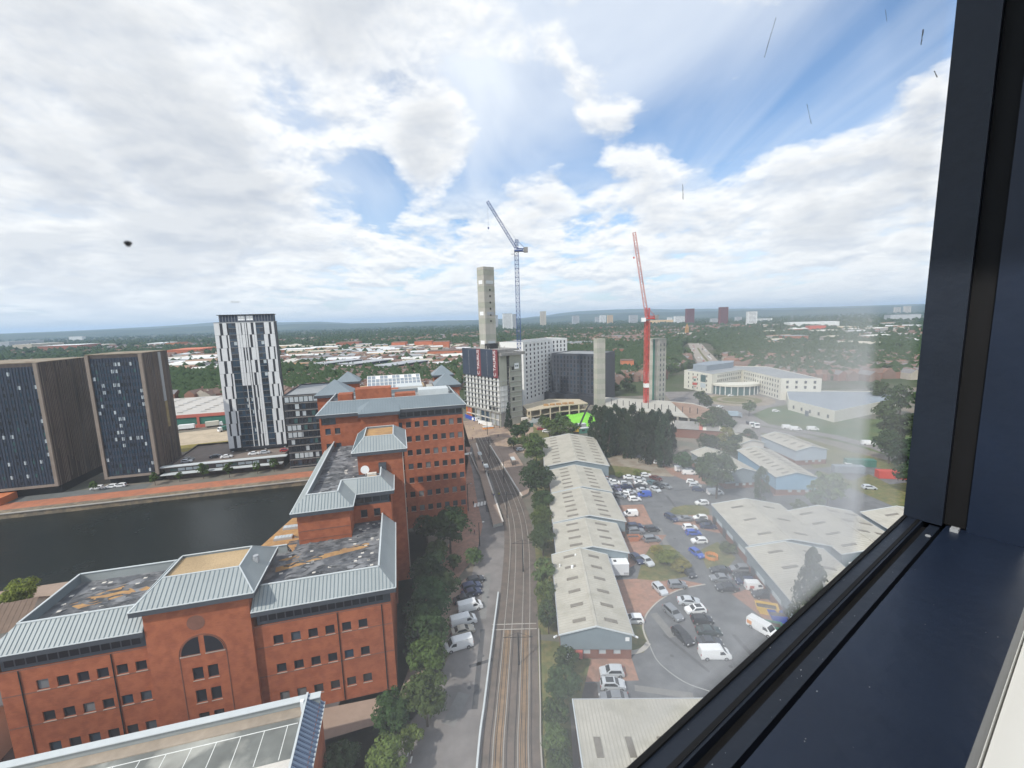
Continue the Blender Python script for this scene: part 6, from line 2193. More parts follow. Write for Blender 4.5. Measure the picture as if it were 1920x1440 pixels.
for q, h_, k_, c_, lab in (((905, 793), -30, 'van', 'white', 'white van at the foot of the part-built tower'), ((893, 787), -30, 'van', 'white', 'white van behind the blue hoarding at the part-built tower'), ((1014, 804), -10, 'hatch', 'red', 'red hatchback under the round trees by the site'), ((1024, 808), -10, 'hatch', 'white', 'white hatchback next to the red hatchback'),
                           ((976, 842), 20, 'hatch', 'silver', 'silver hatchback in front of the trees by the tram platform'), ((1477, 801), -12, 'van', 'white', 'white van on the field edge road, furthest of three'), ((1492, 804), -12, 'van', 'white', 'white van on the field edge road, middle of three'), ((1524, 804), -12, 'van', 'white', 'white van alone on the road by the playing field'),
                           ((1628, 831), -14, 'van', 'white', 'white van on the road close to the window frame'), ((1594, 872), -10, 'hatch', 'white', 'white hatchback in the far depot yard'), ((1606, 880), -10, 'hatch', 'white', 'white hatchback in front of the green container'), ((1520, 955), 0, 'hatch', 'white', 'white hatchback beyond the grey roofed unit'), ((1535, 957), 0, 'hatch', 'white', 'white hatchback beyond the grey roofed unit, nearer the frame'),
                           ((1630, 913), -15, 'hatch', 'silver', 'silver hatchback at the edge of the brown yard near the frame'), ((1370, 741), 10, 'hatch', 'white', 'white hatchback on the turning circle road'), ((1350, 762), 10, 'hatch', 'white', 'white hatchback on the road before the turning circle'), ((1455, 770), -20, 'hatch', 'white', 'white hatchback at the campus corner')):
    car(q, h_, k_, c_, lab, detail=False)


def lorry(px, hd, label, cabm, boxm, L_=8.0, H_=3.4):
    p = G(px[0], px[1], 1.0)
    t = thing('lorry', label, 'lorry', (p.x, p.y, 0.03), rad(hd), 'lorries')
    part('cargo_box', MB().box(-L_ / 2, L_ / 2 - 2.0, -1.25, 1.25, 0.9, H_), boxm, t)
    b = MB()
    b.add([(L_ / 2 - 1.8, -1.15, .5), (L_ / 2, -1.15, .5), (L_ / 2, -1.15, 1.6), (L_ / 2 - .35, -1.15, 2.7), (L_ / 2 - 1.8, -1.15, 2.8), (L_ / 2 - 1.8, 1.15, .5), (L_ / 2, 1.15, .5), (L_ / 2, 1.15, 1.6), (L_ / 2 - .35, 1.15, 2.7), (L_ / 2 - 1.8, 1.15, 2.8)],
          [(0, 1, 2, 3, 4), (9, 8, 7, 6, 5), (1, 6, 7, 2), (2, 7, 8, 3), (3, 8, 9, 4), (4, 9, 5, 0)])
    part('cab', b, cabm, t)
    part('windscreen', MB().poly([(L_ / 2 + .01, -1.0, 1.65), (L_ / 2 + .01, 1.0, 1.65), (L_ / 2 - .32, 1.0, 2.62), (L_ / 2 - .32, -1.0, 2.62)]), mCarG, t)
    part('chassis', MB().box(-L_ / 2 + .2, L_ / 2 - .2, -.5, .5, .45, .88), mDarkM, t)
    wm = MB().tube((0, -.15, 0), (0, .15, 0), .48, 12).mesh('wheel', [mTyre])
    for x in (-L_ / 2 + 1.2, -L_ / 2 + 2.4, L_ / 2 - 1.2):
        for s in (-1.05, 1.05):
            put('wheel', wm, t, (x, s, .48))
    return t


lorry((1377, 779), -20, 'blue-grey sided lorry parked by the round trees before the turning circle', mBlueR, mat('lorry_blue_grey', (.30, .38, .44)))
lorry((1407, 796), -100, 'white lorry cab with dark load, first of a pair by the field road', mWhite, mFrame, 6.5, 2.2)
lorry((1416, 798), -100, 'white lorry cab with teal load, second of a pair by the field road', mWhite, mGreenS, 6.5, 2.2)
lorry((347, 803), 200, 'white coach-like lorry in the pale gravel yard behind the dark block', mWhite, mWhite, 10, 3.3)
lorry((402, 797), 30, 'cream box lorry reversing to the red fenced depot', mWhite, mCream, 9, 3.6)
lorry((421, 805), 240, 'white and teal lorry cab beside the white panelled tower', mWhite, mGreenS, 7, 3)
lorry((990, 790), 20, 'white lorry on the building site beside the slim conifer', mWhite, mSlab, 8, 3.4)
for (x_, y_), m_, lab in (((1612, 868), mGreenS, 'large green container in the far depot yard'), ((1674, 890), mRed, 'red container at the dark tree edge by the window frame'), ((1590, 880), mBlueR, 'blue-grey container in the far depot yard')):
    p = G(x_, y_, 1.3)
    t = thing('container', lab, 'container', (p.x, p.y, 0.03), rad(-12))
    part('body', MB().box(-5, 5, -1.3, 1.3, 0.1, 2.8), m_, t)
    b = MB()
    for i in range(24):
        b.box(-4.9 + i * .41, -4.75 + i * .41, -1.36, -1.305, .2, 2.7)
    part('corrugation', b, m_, t, kind='stuff')
hb = G(18, 930, 1.2)
t = thing('hoarding', 'orange hoarding with yellow skips on the quay at the left edge', 'hoarding', UV(-141, 122), TH)
part('panel', MB().box(-5, 4, 0, 8, 0, 2.6), mat('orange_hoarding', (.52, .17, .07), .8, .12, .4), t)
for k in range(2):
    part('yellow_bin', MB().box(-3.2 + k * 3, -0.6 + k * 3, -2.2, -.3, 0, 1.9), mYell, t)

# ------------------------------------------------------------------ lamp posts, poles, people
def pole(px, pyb, pyt, label, kind, z0=0.03):
    b_ = G(px, pyb, z0)
    t_ = Zat(px, pyt, b_.y)
    h_ = t_.z - z0
    nm = 'catenary_pole' if kind == 'tram' else 'lamp_post'
    t = thing(nm, label, 'tram pole' if kind == 'tram' else 'street lamp', (b_.x, b_.y, z0), 0, 'tram wire poles' if kind == 'tram' else 'street lamps')
    b = MB()
    b.tube((0, 0, 0), (0, 0, h_), .16, 6, 0, .10)
    part('post', b, mDarkM, t)
    if kind == 'tram':
        b = MB()
        b.tube((-2.6, 0, h_ - .9), (2.6, 0, h_ - .9), .05, 4)
        b.tube((0, 0, h_), (-2.4, 0, h_ - .9), .03, 4)
        b.tube((0, 0, h_), (2.4, 0, h_ - .9), .03, 4)
        part('cross_arm', b, mDarkM, t, kind='stuff')
    else:
        b = MB()
        b.tube((0, 0, h_), (1.1, 0, h_ + .2), .05, 5)
        part('arm', b, mDarkM, t)
        part('lamp_head', MB().box(.9, 1.5, -.12, .12, h_ + .12, h_ + .26), mGalv, t)
    return t


for px, pb, pt, lab in ((917.5, 858, 822, 'tram wire pole at the far end of the tram bed'), (945, 905, 864, 'tram wire pole halfway along the platforms'), (951, 971, 922, 'tram wire pole where the tram line bends'), (981, 1072, 1012, 'tram wire pole beside the parked white vans'), (973, 1246, 1186, 'tram wire pole near the ochre track slabs')):
    pole(px, pb, pt, lab, 'tram')
for px, pb, pt, lab in ((878, 958, 908, 'street lamp against the tall brick office'), (899.5, 1024, 980, 'street lamp beside the dark round tree'), (914, 815, 783, 'street lamp on the dug-up junction'), (923, 800, 770, 'street lamp before the part-built tower'), (937, 803, 757, 'street lamp right of the site entrance')):
    pole(px, pb, pt, lab, 'lamp')


def shelter(p, rz, label):
    t = thing('tram_shelter', label, 'shelter', (p.x, p.y, .955), rz, 'tram stop shelters')
    part('roof', MB().box(-2.2, 2.2, -.8, .8, 2.35, 2.5), mTrim, t)
    part('back_panel', MB().box(-2.0, 2.0, .6, .64, .2, 2.3), mWinB, t)
    pm_ = MB().box(-.06, .06, -.06, .06, 0, 2.35).mesh('post', [mFrame])
    for x, y in ((-2, -.6), (2, -.6), (-2, .62), (2, .62)):
        put('post', pm_, t, (x, y, 0))
    part('bench', MB().box(-1.5, 1.5, .2, .55, .4, .48), mFrame, t)


for px, py, lab in ((900, 860, 'tram shelter further along the street side platform'), (912, 884, 'tram shelter nearer along the street side platform'), (962, 870, 'tram shelter on the hedge side platform')):
    shelter(G(px, py, 1), rad(100), lab)


def person_mesh():
    v = [(0, 0, .95), (0, 0, 1.2), (0, 0, 1.42), (0, 0, 1.52), (0, .02, 1.66), (0, .02, 1.74), (.11, 0, .9), (.13, .08, .5), (.12, .02, .05), (.12, .14, .03), (-.11, 0, .9), (-.13, -.1, .5), (-.12, -.2, .06), (-.12, -.08, .03),
         (.2, 0, 1.4), (.27, .02, 1.12), (.24, .12, .88), (-.2, 0, 1.4), (-.27, -.02, 1.12), (-.24, .04, .88)]
    e = [(0, 1), (1, 2), (2, 3), (3, 4), (4, 5), (0, 6), (6, 7), (7, 8), (8, 9), (0, 10), (10, 11), (11, 12), (12, 13), (2, 14), (14, 15), (15, 16), (2, 17), (17, 18), (18, 19)]
    r_ = [.16, .15, .17, .065, .105, .08, .10, .07, .05, .045, .10, .07, .05, .045, .07, .05, .04, .07, .05, .04]
    me = D.meshes.new('person')
    me.from_pydata(v, e, [])
    o = D.objects.new('person', me)
    COL.objects.link(o)
    o.modifiers.new('skin', 'SKIN')
    me.skin_vertices[0].data[0].use_root = True
    for i, q in enumerate(r_):
        me.skin_vertices[0].data[i].radius = (q, q * .85)
    s = o.modifiers.new('sub', 'SUBSURF')
    s.levels = 1
    dg = bpy.context.evaluated_depsgraph_get()
    m2 = D.meshes.new_from_object(o.evaluated_get(dg))
    D.objects.remove(o)
    m2.materials.clear()
    m2.materials.append(mCloth)
    m2.materials.append(mSkinP)
    m2.materials.append(mTrou)
    for f in m2.polygons:
        f.material_index = 1 if f.center.z > 1.5 else (2 if f.center.z < .93 and abs(f.center.x) < .22 else 0)
    return m2


mCloth = mat('jacket_cloth', (1, 1, 1), .9, .05, 1, objcol=True)
mSkinP = mat('skin_tone', (.45, .28, .2), .6, .05, 1)
mTrou = mat('dark_trousers', (.03, .032, .04), .9, .05, 1)
pme = person_mesh()
for (px, py), c_, lab, z_ in (((883, 1000), (.05, .05, .06), 'person in a dark jacket on the pavement by the dark round tree', .04), ((890, 1002), (.25, .04, .04), 'person in a red top beside the one in a dark jacket', .04), ((905, 872), (.04, .05, .1), 'person in a navy jacket waiting between the tram shelters', .96),
                             ((916, 894), (.06, .06, .06), 'person in black waiting by the nearer tram shelter', .96), ((923, 928), (.5, .45, .3), 'person in a pale jacket at the near end of the platform', .96), ((926, 934), (.08, .1, .2), 'person in a blue jacket at the near end of the platform', .96),
                             ((936, 932), (.5, .5, .1), 'person in a yellow jacket by the platform edge', .96), ((888, 948), (.03, .03, .03), 'person in black about to use the crossing', .04), ((911, 808), (.6, .3, .02), 'worker in an orange jacket on the dug-up junction', .03), ((888, 806), (.6, .5, .05), 'worker in a yellow jacket beside the dug-up junction', .03),
                             ((934, 820), (.05, .05, .08), 'person in a dark coat crossing the dug-up junction', .03), ((886, 825), (.3, .1, .08), 'person in a rust coloured coat on the near side of the junction', .03), ((602, 1412), (.05, .05, .05), 'person in black on the pavement beside the parking deck', .03)):
    p = G(px, py, z_)
    o = put('person', pme, None, p, RNG.uniform(0, 6.2), lab, 'person', 'people on foot')
    o.color = (*c_, 1)
# site hoardings and sheds at the tower foot
for (xa, ya), (xb, yb), m_, lab in (((872, 783), (890, 790), mBlueS, 'blue and white hoarding beside the brick block at the site entrance'), ((905, 797), (925, 800), mWhiteP, 'white hoarding along the site entrance'), ((975, 806), (1000, 800), mGreenS, 'teal hoarding below the slim conifer'), ((993, 797), (1012, 790), mWhite, 'white hoarding right of the slim conifer')):
    p, q = G(xa, ya, 0), G(xb, yb, 0)
    b = MB()
    b.bar(p + V((0, 0, 1.25)), q + V((0, 0, 1.25)), .1, 2.4)
    put('hoarding', b.mesh('hoarding', [m_]), None, (0, 0, 0), 0, lab, 'hoarding', 'site hoardings')
for (x_, y_), m_, lab in (((1094, 808), mGreenS, 'green roofed site cabin under the lime netting'), ((1088, 800), mGalv, 'grey site cabin beside the lime netting'), ((982, 788), mWhite, 'white site cabin behind the slim conifer'), ((915, 800), mOrange, 'low orange works barrier at the junction')):
    p = G(x_, y_, 1)
    t = thing('site_cabin' if m_ is not mOrange else 'works_barrier', lab, 'cabin' if m_ is not mOrange else 'barrier', (p.x, p.y, .03), rad(15))
    h_ = 2.6 if m_ is not mOrange else 1.0
    part('body', MB().box(-3, 3, -1.3, 1.3, 0, h_), m_, t)
    part('roof', MB().box(-3.1, 3.1, -1.4, 1.4, h_, h_ + .12), mTrim, t)
    if h_ > 2:
        part('window', MB().box(-1.5, .2, -1.33, -1.305, 1.1, 2.0), mWin, t)
ORD = ['first', 'second', 'third', 'fourth', 'fifth', 'sixth', 'seventh', 'eighth', 'ninth', 'tenth', 'eleventh', 'twelfth', 'thirteenth', 'fourteenth', 'fifteenth', 'sixteenth', 'seventeenth', 'eighteenth', 'nineteenth', 'twentieth']


def nth(i):
    return ORD[i] if i < 20 else str(i + 1) + ('st' if (i + 1) % 10 == 1 else 'nd' if (i + 1) % 10 == 2 else 'rd' if (i + 1) % 10 == 3 else 'th')


# ------------------------------------------------------------------ trees
def leaf_quads(rs, cen, nor, size):
    n = len(cen)
    nor = nor / np.linalg.norm(nor, axis=1, keepdims=True)
    ref = rs.normal(size=(n, 3))
    t1 = np.cross(nor, ref)
    t1 /= np.linalg.norm(t1, axis=1, keepdims=True) + 1e-9
    t2 = np.cross(nor, t1)
    s = (size * rs.uniform(0.6, 1.35, (n, 1)))
    v = np.stack([cen - t1 * s, cen - t2 * s * 0.7, cen + t1 * s, cen + t2 * s * 0.7], 1).reshape(-1, 3)
    return v


def quads_mesh(name, v, mats):
    n = len(v) // 4
    me = D.meshes.new(name)
    me.vertices.add(4 * n)
    me.vertices.foreach_set('co', v.astype(np.float32).ravel())
    me.loops.add(4 * n)
    me.loops.foreach_set('vertex_index', np.arange(4 * n, dtype=np.int32))
    me.polygons.add(n)
    me.polygons.foreach_set('loop_start', np.arange(0, 4 * n, 4, dtype=np.int32))
    me.polygons.foreach_set('loop_total', np.full(n, 4, dtype=np.int32))
    for m in mats:
        me.materials.append(m)
    me.update(calc_edges=True)
    return me


def crown(seed, shape, n, nc, leaf, m):
    rs = np.random.RandomState(seed)
    if shape == 'round':
        c = rs.normal(size=(nc, 3))
        c /= np.linalg.norm(c, axis=1, keepdims=True)
        c *= (rs.uniform(0.15, 1, (nc, 1)) ** 0.45) * 0.74
        c[:, 2] *= 0.95
        rc = rs.uniform(0.20, 0.40, nc)
    elif shape == 'cone':
        z = rs.uniform(-1, 0.97, nc)
        w = 0.62 * (1 - (z + 1) / 2) ** 0.75 + 0.02
        a = rs.uniform(0, 2 * np.pi, nc)
        q = rs.uniform(0.3, 1, nc) ** 0.5
        c = np.stack([np.cos(a) * w * q, np.sin(a) * w * q, z], 1)
        rc = 0.10 + 0.17 * (1 - (z + 1) / 2)
    else:                                             # a tall full column
        z = rs.uniform(-1, 0.9, nc)
        w = 0.72 * np.clip(1.12 - np.abs(z + 0.15) ** 2.6, 0.12, 1)
        a = rs.uniform(0, 2 * np.pi, nc)
        q = rs.uniform(0.3, 1, nc) ** 0.5
        c = np.stack([np.cos(a) * w * q, np.sin(a) * w * q, z], 1)
        rc = rs.uniform(0.14, 0.27, nc)
    k = rs.randint(0, nc, n)
    d_ = rs.normal(size=(n, 3))
    d_ /= np.linalg.norm(d_, axis=1, keepdims=True)
    d_[:, 2] = np.where(d_[:, 2] < -0.35, -d_[:, 2], d_[:, 2])
    r = rc[k][:, None] * rs.uniform(0.72, 1.06, (n, 1))
    sc = np.array([1, 1, 0.8]) if shape == 'round' else np.array([1, 1, 0.9])
    cen = c[k] + d_ * r * sc
    nor = d_ + rs.normal(size=(n, 3)) * 0.33 + np.array([0, 0, 0.25])
    return quads_mesh('crown', leaf_quads(rs, cen, nor, leaf), [m])


LEAFM = {'mid': mLeaf, 'dark': mLeafD, 'yellow': mLeafY, 'conifer': mConif}
CR = {}


def crown_for(shape, colr, size):
    k = (shape, colr, size)
    if k not in CR:
        n, nc, leaf = {'big': (3800, 44, 0.062), 'med': (1500, 34, 0.085), 'small': (380, 20, 0.15)}[size]
        if shape != 'round':
            n, nc, leaf = int(n * 1.15), int(nc * 1.8), leaf * 0.78
        CR[k] = [crown(hash((shape, colr, size)) % 1000 + i if False else (len(CR) * 7 + i + 1), shape, n, nc, leaf, LEAFM[colr]) for i in range({'big': 4, 'med': 3, 'small': 3}[size])]
    return RNG.choice(CR[k])


def trunk_mesh():
    b = MB()
    b.tube((0, 0, 0), (0.02, 0, .5), .05, 7, 0, .035)
    b.tube((0.02, 0, .5), (0, 0, .95), .035, 6, 0, .012)
    for a in range(5):
        t_ = a * 1.26
        b.tube((0.015, 0, .38 + .06 * a), (.26 * math.cos(t_), .26 * math.sin(t_), .62 + .06 * a), .018, 5, 0, .006)
    return b.mesh('trunk', [mBark])


TRM = trunk_mesh()


def tree(cx, cy, rpx, kind, label, shape='round', aspect=1.0, size='big', clear=0.35, name=None, cat='tree', group=None, tint=None):
    """A tree whose crown is centred on a photo position with the given apparent radius."""
    r = 4.0
    for _ in range(6):
        zc = r * aspect * (1 + clear)
        p = G(cx, cy, zc)
        dep = p.y * cp - (p.z - EYE) * sp
        r = rpx * dep / FPX
    zc = r * aspect * (1 + clear)
    p = G(cx, cy, zc)
    t = thing(name or ('conifer_tree' if kind == 'conifer' else ('bush' if clear < 0.1 else 'tree')), label, cat if clear >= 0.1 else 'bush', (p.x, p.y, 0), RNG.uniform(0, 6.28), group)
    o = put('crown', crown_for(shape, kind, size), t, (0, 0, zc), 0, scale=(r, r, r * aspect))
    g_ = RNG.uniform(0.8, 1.3)
    o.color = (*(tint or (g_ * RNG.uniform(.85, 1.25), g_, g_ * RNG.uniform(.8, 1.1))), 1)
    put('trunk', TRM, t, (0, 0, 0), 0, scale=(r * 1.1, r * 1.1, zc * 1.15))
    return t


tr_ = tree
# beside the brick office and street
tr_(842, 985, 42, 'dark', 'dark broad tree against the tall brick block, with white specks of blossom')
tr_(800, 985, 26, 'dark', 'small dark tree between the brick block and the broad dark tree', size='med')
tr_(822, 1030, 24, 'mid', 'low green bush under the broad dark tree', clear=.05, size='med')
tr_(888, 1042, 20, 'mid', 'small round bush by the pavement corner near the lamp post', clear=.05, size='med')
tr_(850, 1052, 18, 'dark', 'dark hedge bush beside the pavement corner', clear=.05, size='med')
tr_(808, 1068, 40, 'dark', 'dark leafy tree beside the white tarpaulin by the brick wall')
tr_(832, 1100, 35, 'dark', 'dark leafy tree behind the navy parked cars', size='med')
tr_(802, 1125, 47, 'dark', 'large leafy tree in the row by the long white van')
tr_(798, 1180, 50, 'dark', 'large leafy tree in the row by the pale beige saloon')
tr_(802, 1232, 42, 'mid', 'leafy tree at the near end of the row, left of the last white van')
tr_(798, 1305, 48, 'mid', 'round pale green tree standing at the street edge')
tr_(735, 1332, 43, 'dark', 'round dark tree at the corner of the near brick office')
tr_(640, 1425, 36, 'dark', 'dark tree beside the blue ridged parking deck')
tr_(725, 1425, 44, 'mid', 'leafy tree at the lower edge between the deck and the street')
tr_(770, 1385, 26, 'mid', 'small leafy tree overhanging the street at the lower edge', size='med')
tr_(42, 1108, 30, 'yellow', 'yellow-green tree beside the brown roof at the dock edge')
tr_(14, 1125, 18, 'yellow', 'smaller yellow-green tree at the dock edge by the brown roof', size='med')
# hedge side of the tram line
tr_(953, 780, 11, 'conifer', 'slim dark conifer in front of the part-built tower', 'cone', 2.3, clear=.1)
tr_(970, 808, 18, 'dark', 'dark bushy tree beside the site entrance', size='med')
tr_(983, 800, 16, 'dark', 'dark tree right of the slim conifer', size='med')
tr_(963, 828, 13, 'mid', 'light green bush by the dug-up junction', clear=.05, size='med')
tr_(980, 826, 14, 'mid', 'green bush left of the first round tree', clear=.05, size='med')
tr_(1005, 838, 30, 'mid', 'first round tree of the row between tram line and units')
tr_(1006, 893, 35, 'dark', 'broad dark tree of the row beside the tram platform end')
tr_(1016, 938, 25, 'mid', 'fresh green tree beside the gap between two beige units')
tr_(1016, 970, 25, 'mid', 'bright green round tree beside the unit with the red bay')
tr_(1018, 1005, 30, 'dark', 'grey-green tree beside the unit with four pairs of rooflights')
tr_(1020, 1072, 24, 'mid', 'narrow light green tree at the top corner of the long beige unit', aspect=1.3, size='med')
tr_(1025, 1110, 24, 'mid', 'narrow green tree halfway along the long beige unit', aspect=1.3, size='med')
tr_(1028, 1150, 24, 'dark', 'narrow dull green tree near the flued end of the long beige unit', aspect=1.3, size='med')
tr_(1062, 1235, 26, 'dark', 'thin grey-green tree below the gas tanks', size='med')
tr_(1055, 1282, 36, 'dark', 'broad tree between the tram line and the red parking bay')
tr_(1040, 1330, 30, 'mid', 'leafy tree at the top corner of the lower ribbed roof', size='med')
tr_(1042, 1385, 30, 'mid', 'bright green tree along the ribbed roof, upper one')
tr_(1048, 1428, 30, 'mid', 'bright green tree along the ribbed roof at the lower edge')
# estate
tr_(1253, 1045, 26, 'yellow', 'yellow-green shrub filling the bushy grass island, larger part', clear=.0, aspect=.55)
tr_(1275, 1060, 22, 'yellow', 'yellow-green shrub at the road end of the bushy grass island', clear=.0, aspect=.55, size='med')
tr_(1232, 1030, 16, 'yellow', 'yellow-green shrub at the unit end of the bushy grass island', clear=.0, aspect=.55, size='med')
tr_(1364, 1026, 19, 'mid', 'low green bush by the pale roofed unit and orange barrier ring', clear=.0, aspect=.6, size='med')
tr_(1196, 886, 9, 'yellow', 'yellow-green bush behind the car pound', clear=.0, size='med')
tr_(1160, 890, 10, 'yellow', 'dry yellowish bush at the top corner of the car pound', clear=.0, aspect=.6, size='med')
tr_(1345, 882, 41, 'dark', 'big round dark tree in front of the cream roofed unit')
tr_(1318, 868, 18, 'dark', 'smaller dark tree joined to the big round tree', size='med')
tr_(1428, 905, 17, 'dark', 'slim columnar grey-green tree before the blue edged unit', 'column', 1.9, clear=.1)
tr_(1282, 862, 20, 'dark', 'dark round tree at the end of the conifer row', size='med')
tr_(1330, 832, 24, 'dark', 'dark hedge tree behind the cream roofed unit, left part', clear=.05, size='med')
tr_(1368, 840, 22, 'dark', 'dark hedge tree behind the cream roofed unit, right part', clear=.05, size='med')
tr_(1362, 818, 20, 'yellow', 'golden yellow tree behind the old brick shed', size='med', clear=.2)
tr_(1380, 826, 16, 'dark', 'dark olive tree right of the golden yellow tree', size='med')
tr_(1345, 782, 26, 'dark', 'dark round tree between the brick shed and the blue-grey lorry')
tr_(1325, 790, 22, 'dark', 'dark round tree behind the brick shed', size='med')
tr_(1362, 795, 20, 'dark', 'dark tree beside the lorry park', size='med')
tr_(1402, 818, 17, 'dark', 'grey-green tree before the pale blue sided unit', size='med')
tr_(1312, 742, 13, 'dark', 'dark tree before the cream campus building, upper one', size='med')
tr_(1325, 752, 14, 'dark', 'dark tree before the cream campus building, lower one', size='med')
tr_(1405, 762, 14, 'mid', 'thin green tree beside the turning circle', size='med')
tr_(1522, 1100, 54, 'conifer', 'tall dark conifer close to the window frame', 'cone', 1.4, clear=.42)
tr_(1545, 1120, 20, 'dark', 'dark bush behind the tall conifer at the window frame', size='med')
tr_(1500, 1135, 16, 'dark', 'dark bush at the foot of the tall conifer', clear=.05, size='med')
tr_(1555, 910, 34, 'mid', 'hazy pale green tree beyond the blue edged unit, larger one', size='med')
tr_(1530, 935, 22, 'mid', 'hazy green tree beyond the grey roofed unit', size='med')
tr_(1500, 950, 16, 'mid', 'low green bush beyond the pale roofed unit', clear=.05, size='med')
for i, (x, y, r_) in enumerate(((1690, 800, 34), (1670, 830, 30), (1700, 850, 34), (1660, 770, 26), (1690, 745, 28), (1650, 730, 22), (1710, 890, 30))):
    tr_(x, y, r_, 'dark', 'dark tree in the clump against the window frame, ' + ('middle left', 'at the yard edge', 'behind the red container', 'left of the topmost', 'topmost', 'smallest at the top', 'lowest')[i], group='dark clump by the window frame', size='med')
for i, (x, y, r_) in enumerate(((1030, 797, 17), (1050, 790, 20), (1066, 803, 17), (1044, 810, 15), (1018, 788, 13), (1080, 800, 9))):
    tr_(x, y, r_, 'mid', ('first', 'second', 'third', 'fourth', 'fifth', 'sixth')[i] + ' of the round trees between the largest unit and the lime netting', group='trees below the lime netting', size='med')
# the dense conifer row
for i in range(17):
    f = i / 16
    x = 1118 + f * 136 + RNG.uniform(-2, 2)
    y = 803 + f * 19 + (4 if i % 2 else -5) + RNG.uniform(-3, 3)
    tr_(x, y, 19 + RNG.uniform(-1.5, 2), 'conifer', ORD[i] + ' dark conifer from the lime netting in the dense row beside the gravel yard', 'column', 2.05 + RNG.uniform(-.12, .2) + .3 * f, clear=.02, name='conifer_tree', cat='conifer', group='dense conifer row')
# quayside trees in front of the podium
for i, (u_, r_) in enumerate(((-92, 2.1), (-84, 1.6), (-76, 2.6), (-66, 2.4), (-56, 1.9), (-50, 2.2), (-112, 1.7))):
    p = UV(u_, 127.5 + (i % 3))
    t = thing('tree', 'thin young tree on the orange promenade, ' + ('by the dark block corner', 'second from the dark block corner', 'before the first shop window', 'before the pale shop windows', 'below the raking strut', 'beside the glazed office', 'on the quay road before the dark block')[i], 'tree', (p.x, p.y, 0), RNG.uniform(0, 6), 'young promenade trees')
    o = put('crown', crown_for('round', 'mid', 'small'), t, (0, 0, r_ * 1.7), 0, scale=(r_, r_, r_ * 1.25))
    put('trunk', TRM, t, scale=(r_, r_, r_ * 2.4))

# ------------------------------------------------------------------ mid-distance trees, one object each
def crown_in(poly_px, n, kinds, label, group, rr_=(3.5, 6.5), seed=1):
    rs = random.Random(seed)
    xs, ys = [p[0] for p in poly_px], [p[1] for p in poly_px]
    k = 0
    made = []
    while k < n:
        x, y = rs.uniform(min(xs), max(xs)), rs.uniform(min(ys), max(ys))
        ins = False
        j = len(poly_px) - 1
        for i in range(len(poly_px)):
            (xi, yi), (xj, yj) = poly_px[i], poly_px[j]
            if (yi > y) != (yj > y) and x < (xj - xi) * (y - yi) / (yj - yi) + xi:
                ins = not ins
            j = i
        if not ins:
            continue
        p = G(x, y)
        r = rs.uniform(*rr_)
        me = crown_for('round', rs.choice(kinds), 'small')
        o = put('tree', me, None, (p.x, p.y, r * 1.05), rs.uniform(0, 6), label, 'tree', group, scale=(r, r, r * rs.uniform(.9, 1.25)))
        g_ = rs.uniform(.8, 1.2)
        o.color = (g_, g_, g_, 1)
        made.append((x, o))
        k += 1
    for i, (x, o) in enumerate(sorted(made, key=lambda q: q[0])):
        o['label'] = nth(i) + ' ' + label + ', counted from the left'


crown_in([(525, 712), (560, 706), (600, 708), (640, 716), (600, 735), (540, 730)], 26, ['mid', 'mid', 'dark'], 'green tree in the wood behind the white panelled tower', 'wood behind the white tower', seed=1)
crown_in([(690, 712), (790, 706), (860, 690), (865, 712), (790, 722), (700, 718)], 24, ['mid', 'dark', 'mid'], 'green tree between the white ended offices and the pyramid roofs', 'trees behind the pyramid roofs', seed=2)
crown_in([(330, 712), (425, 706), (425, 738), (330, 745)], 20, ['dark', 'mid'], 'dark tree between the dark apartment block and the white tower', 'trees behind the pale warehouse', seed=3)
crown_in([(866, 705), (882, 705), (886, 790), (874, 790)], 12, ['mid', 'dark'], 'tree between the tall brick block and the part-built tower', 'trees by the part-built tower', (3, 5), seed=4)
crown_in([(1132, 700), (1195, 690), (1200, 735), (1140, 745)], 18, ['dark'], 'dark tree behind the slender lift core', 'trees behind the lift cores', (3.5, 6), seed=5)
crown_in([(1242, 655), (1300, 640), (1300, 695), (1248, 715)], 34, ['dark', 'mid'], 'dark tree in the wood beside the main road', 'wood beside the main road', seed=6)
crown_in([(1345, 655), (1420, 655), (1430, 684), (1375, 690), (1340, 672)], 30, ['dark', 'mid'], 'tree on the campus side of the main road', 'trees on the campus side of the main road', seed=7)
crown_in([(1420, 665), (1700, 655), (1700, 720), (1545, 690), (1430, 690)], 44, ['dark', 'mid'], 'tree in the suburb beyond the cream campus building', 'trees beyond the campus building', seed=8)
crown_in([(870, 640), (1240, 628), (1240, 662), (870, 660)], 40, ['dark', 'mid'], 'tree in the green belt behind the white apartment block', 'trees behind the white apartment block', (5, 8), seed=9)
crown_in([(0, 655), (330, 640), (330, 652), (0, 672)], 34, ['mid', 'dark'], 'tree beyond the roofs of the dark apartment blocks', 'trees beyond the dark blocks', (5, 8), seed=10)

# ------------------------------------------------------------------ the wooded suburb running to the horizon: one mass of crowns, one of roofs
def in_keepout(x, y):
    for (a, c, r) in KEEP:
        if (x - a) ** 2 + (y - c) ** 2 < r * r:
            return True
    return False


KEEP = [(-110, 280, 120), (155, 310, 110), (200, 420, 60), (0, 300, 110), (190, 250, 120)]
ROADL = [G(*p) for p in ((1352, 698), (1330, 680), (1316, 664), (1308, 652), (1302, 644))]


def to_photo(X, Y, Z=0.0):
    Z -= EYE
    f_ = Y * cp - Z * sp
    t_ = Y * sp + Z * cp
    return 960 + FPX * (X * cr - t_ * sr) / f_, 720 - FPX * (X * sr + t_ * cr) / f_


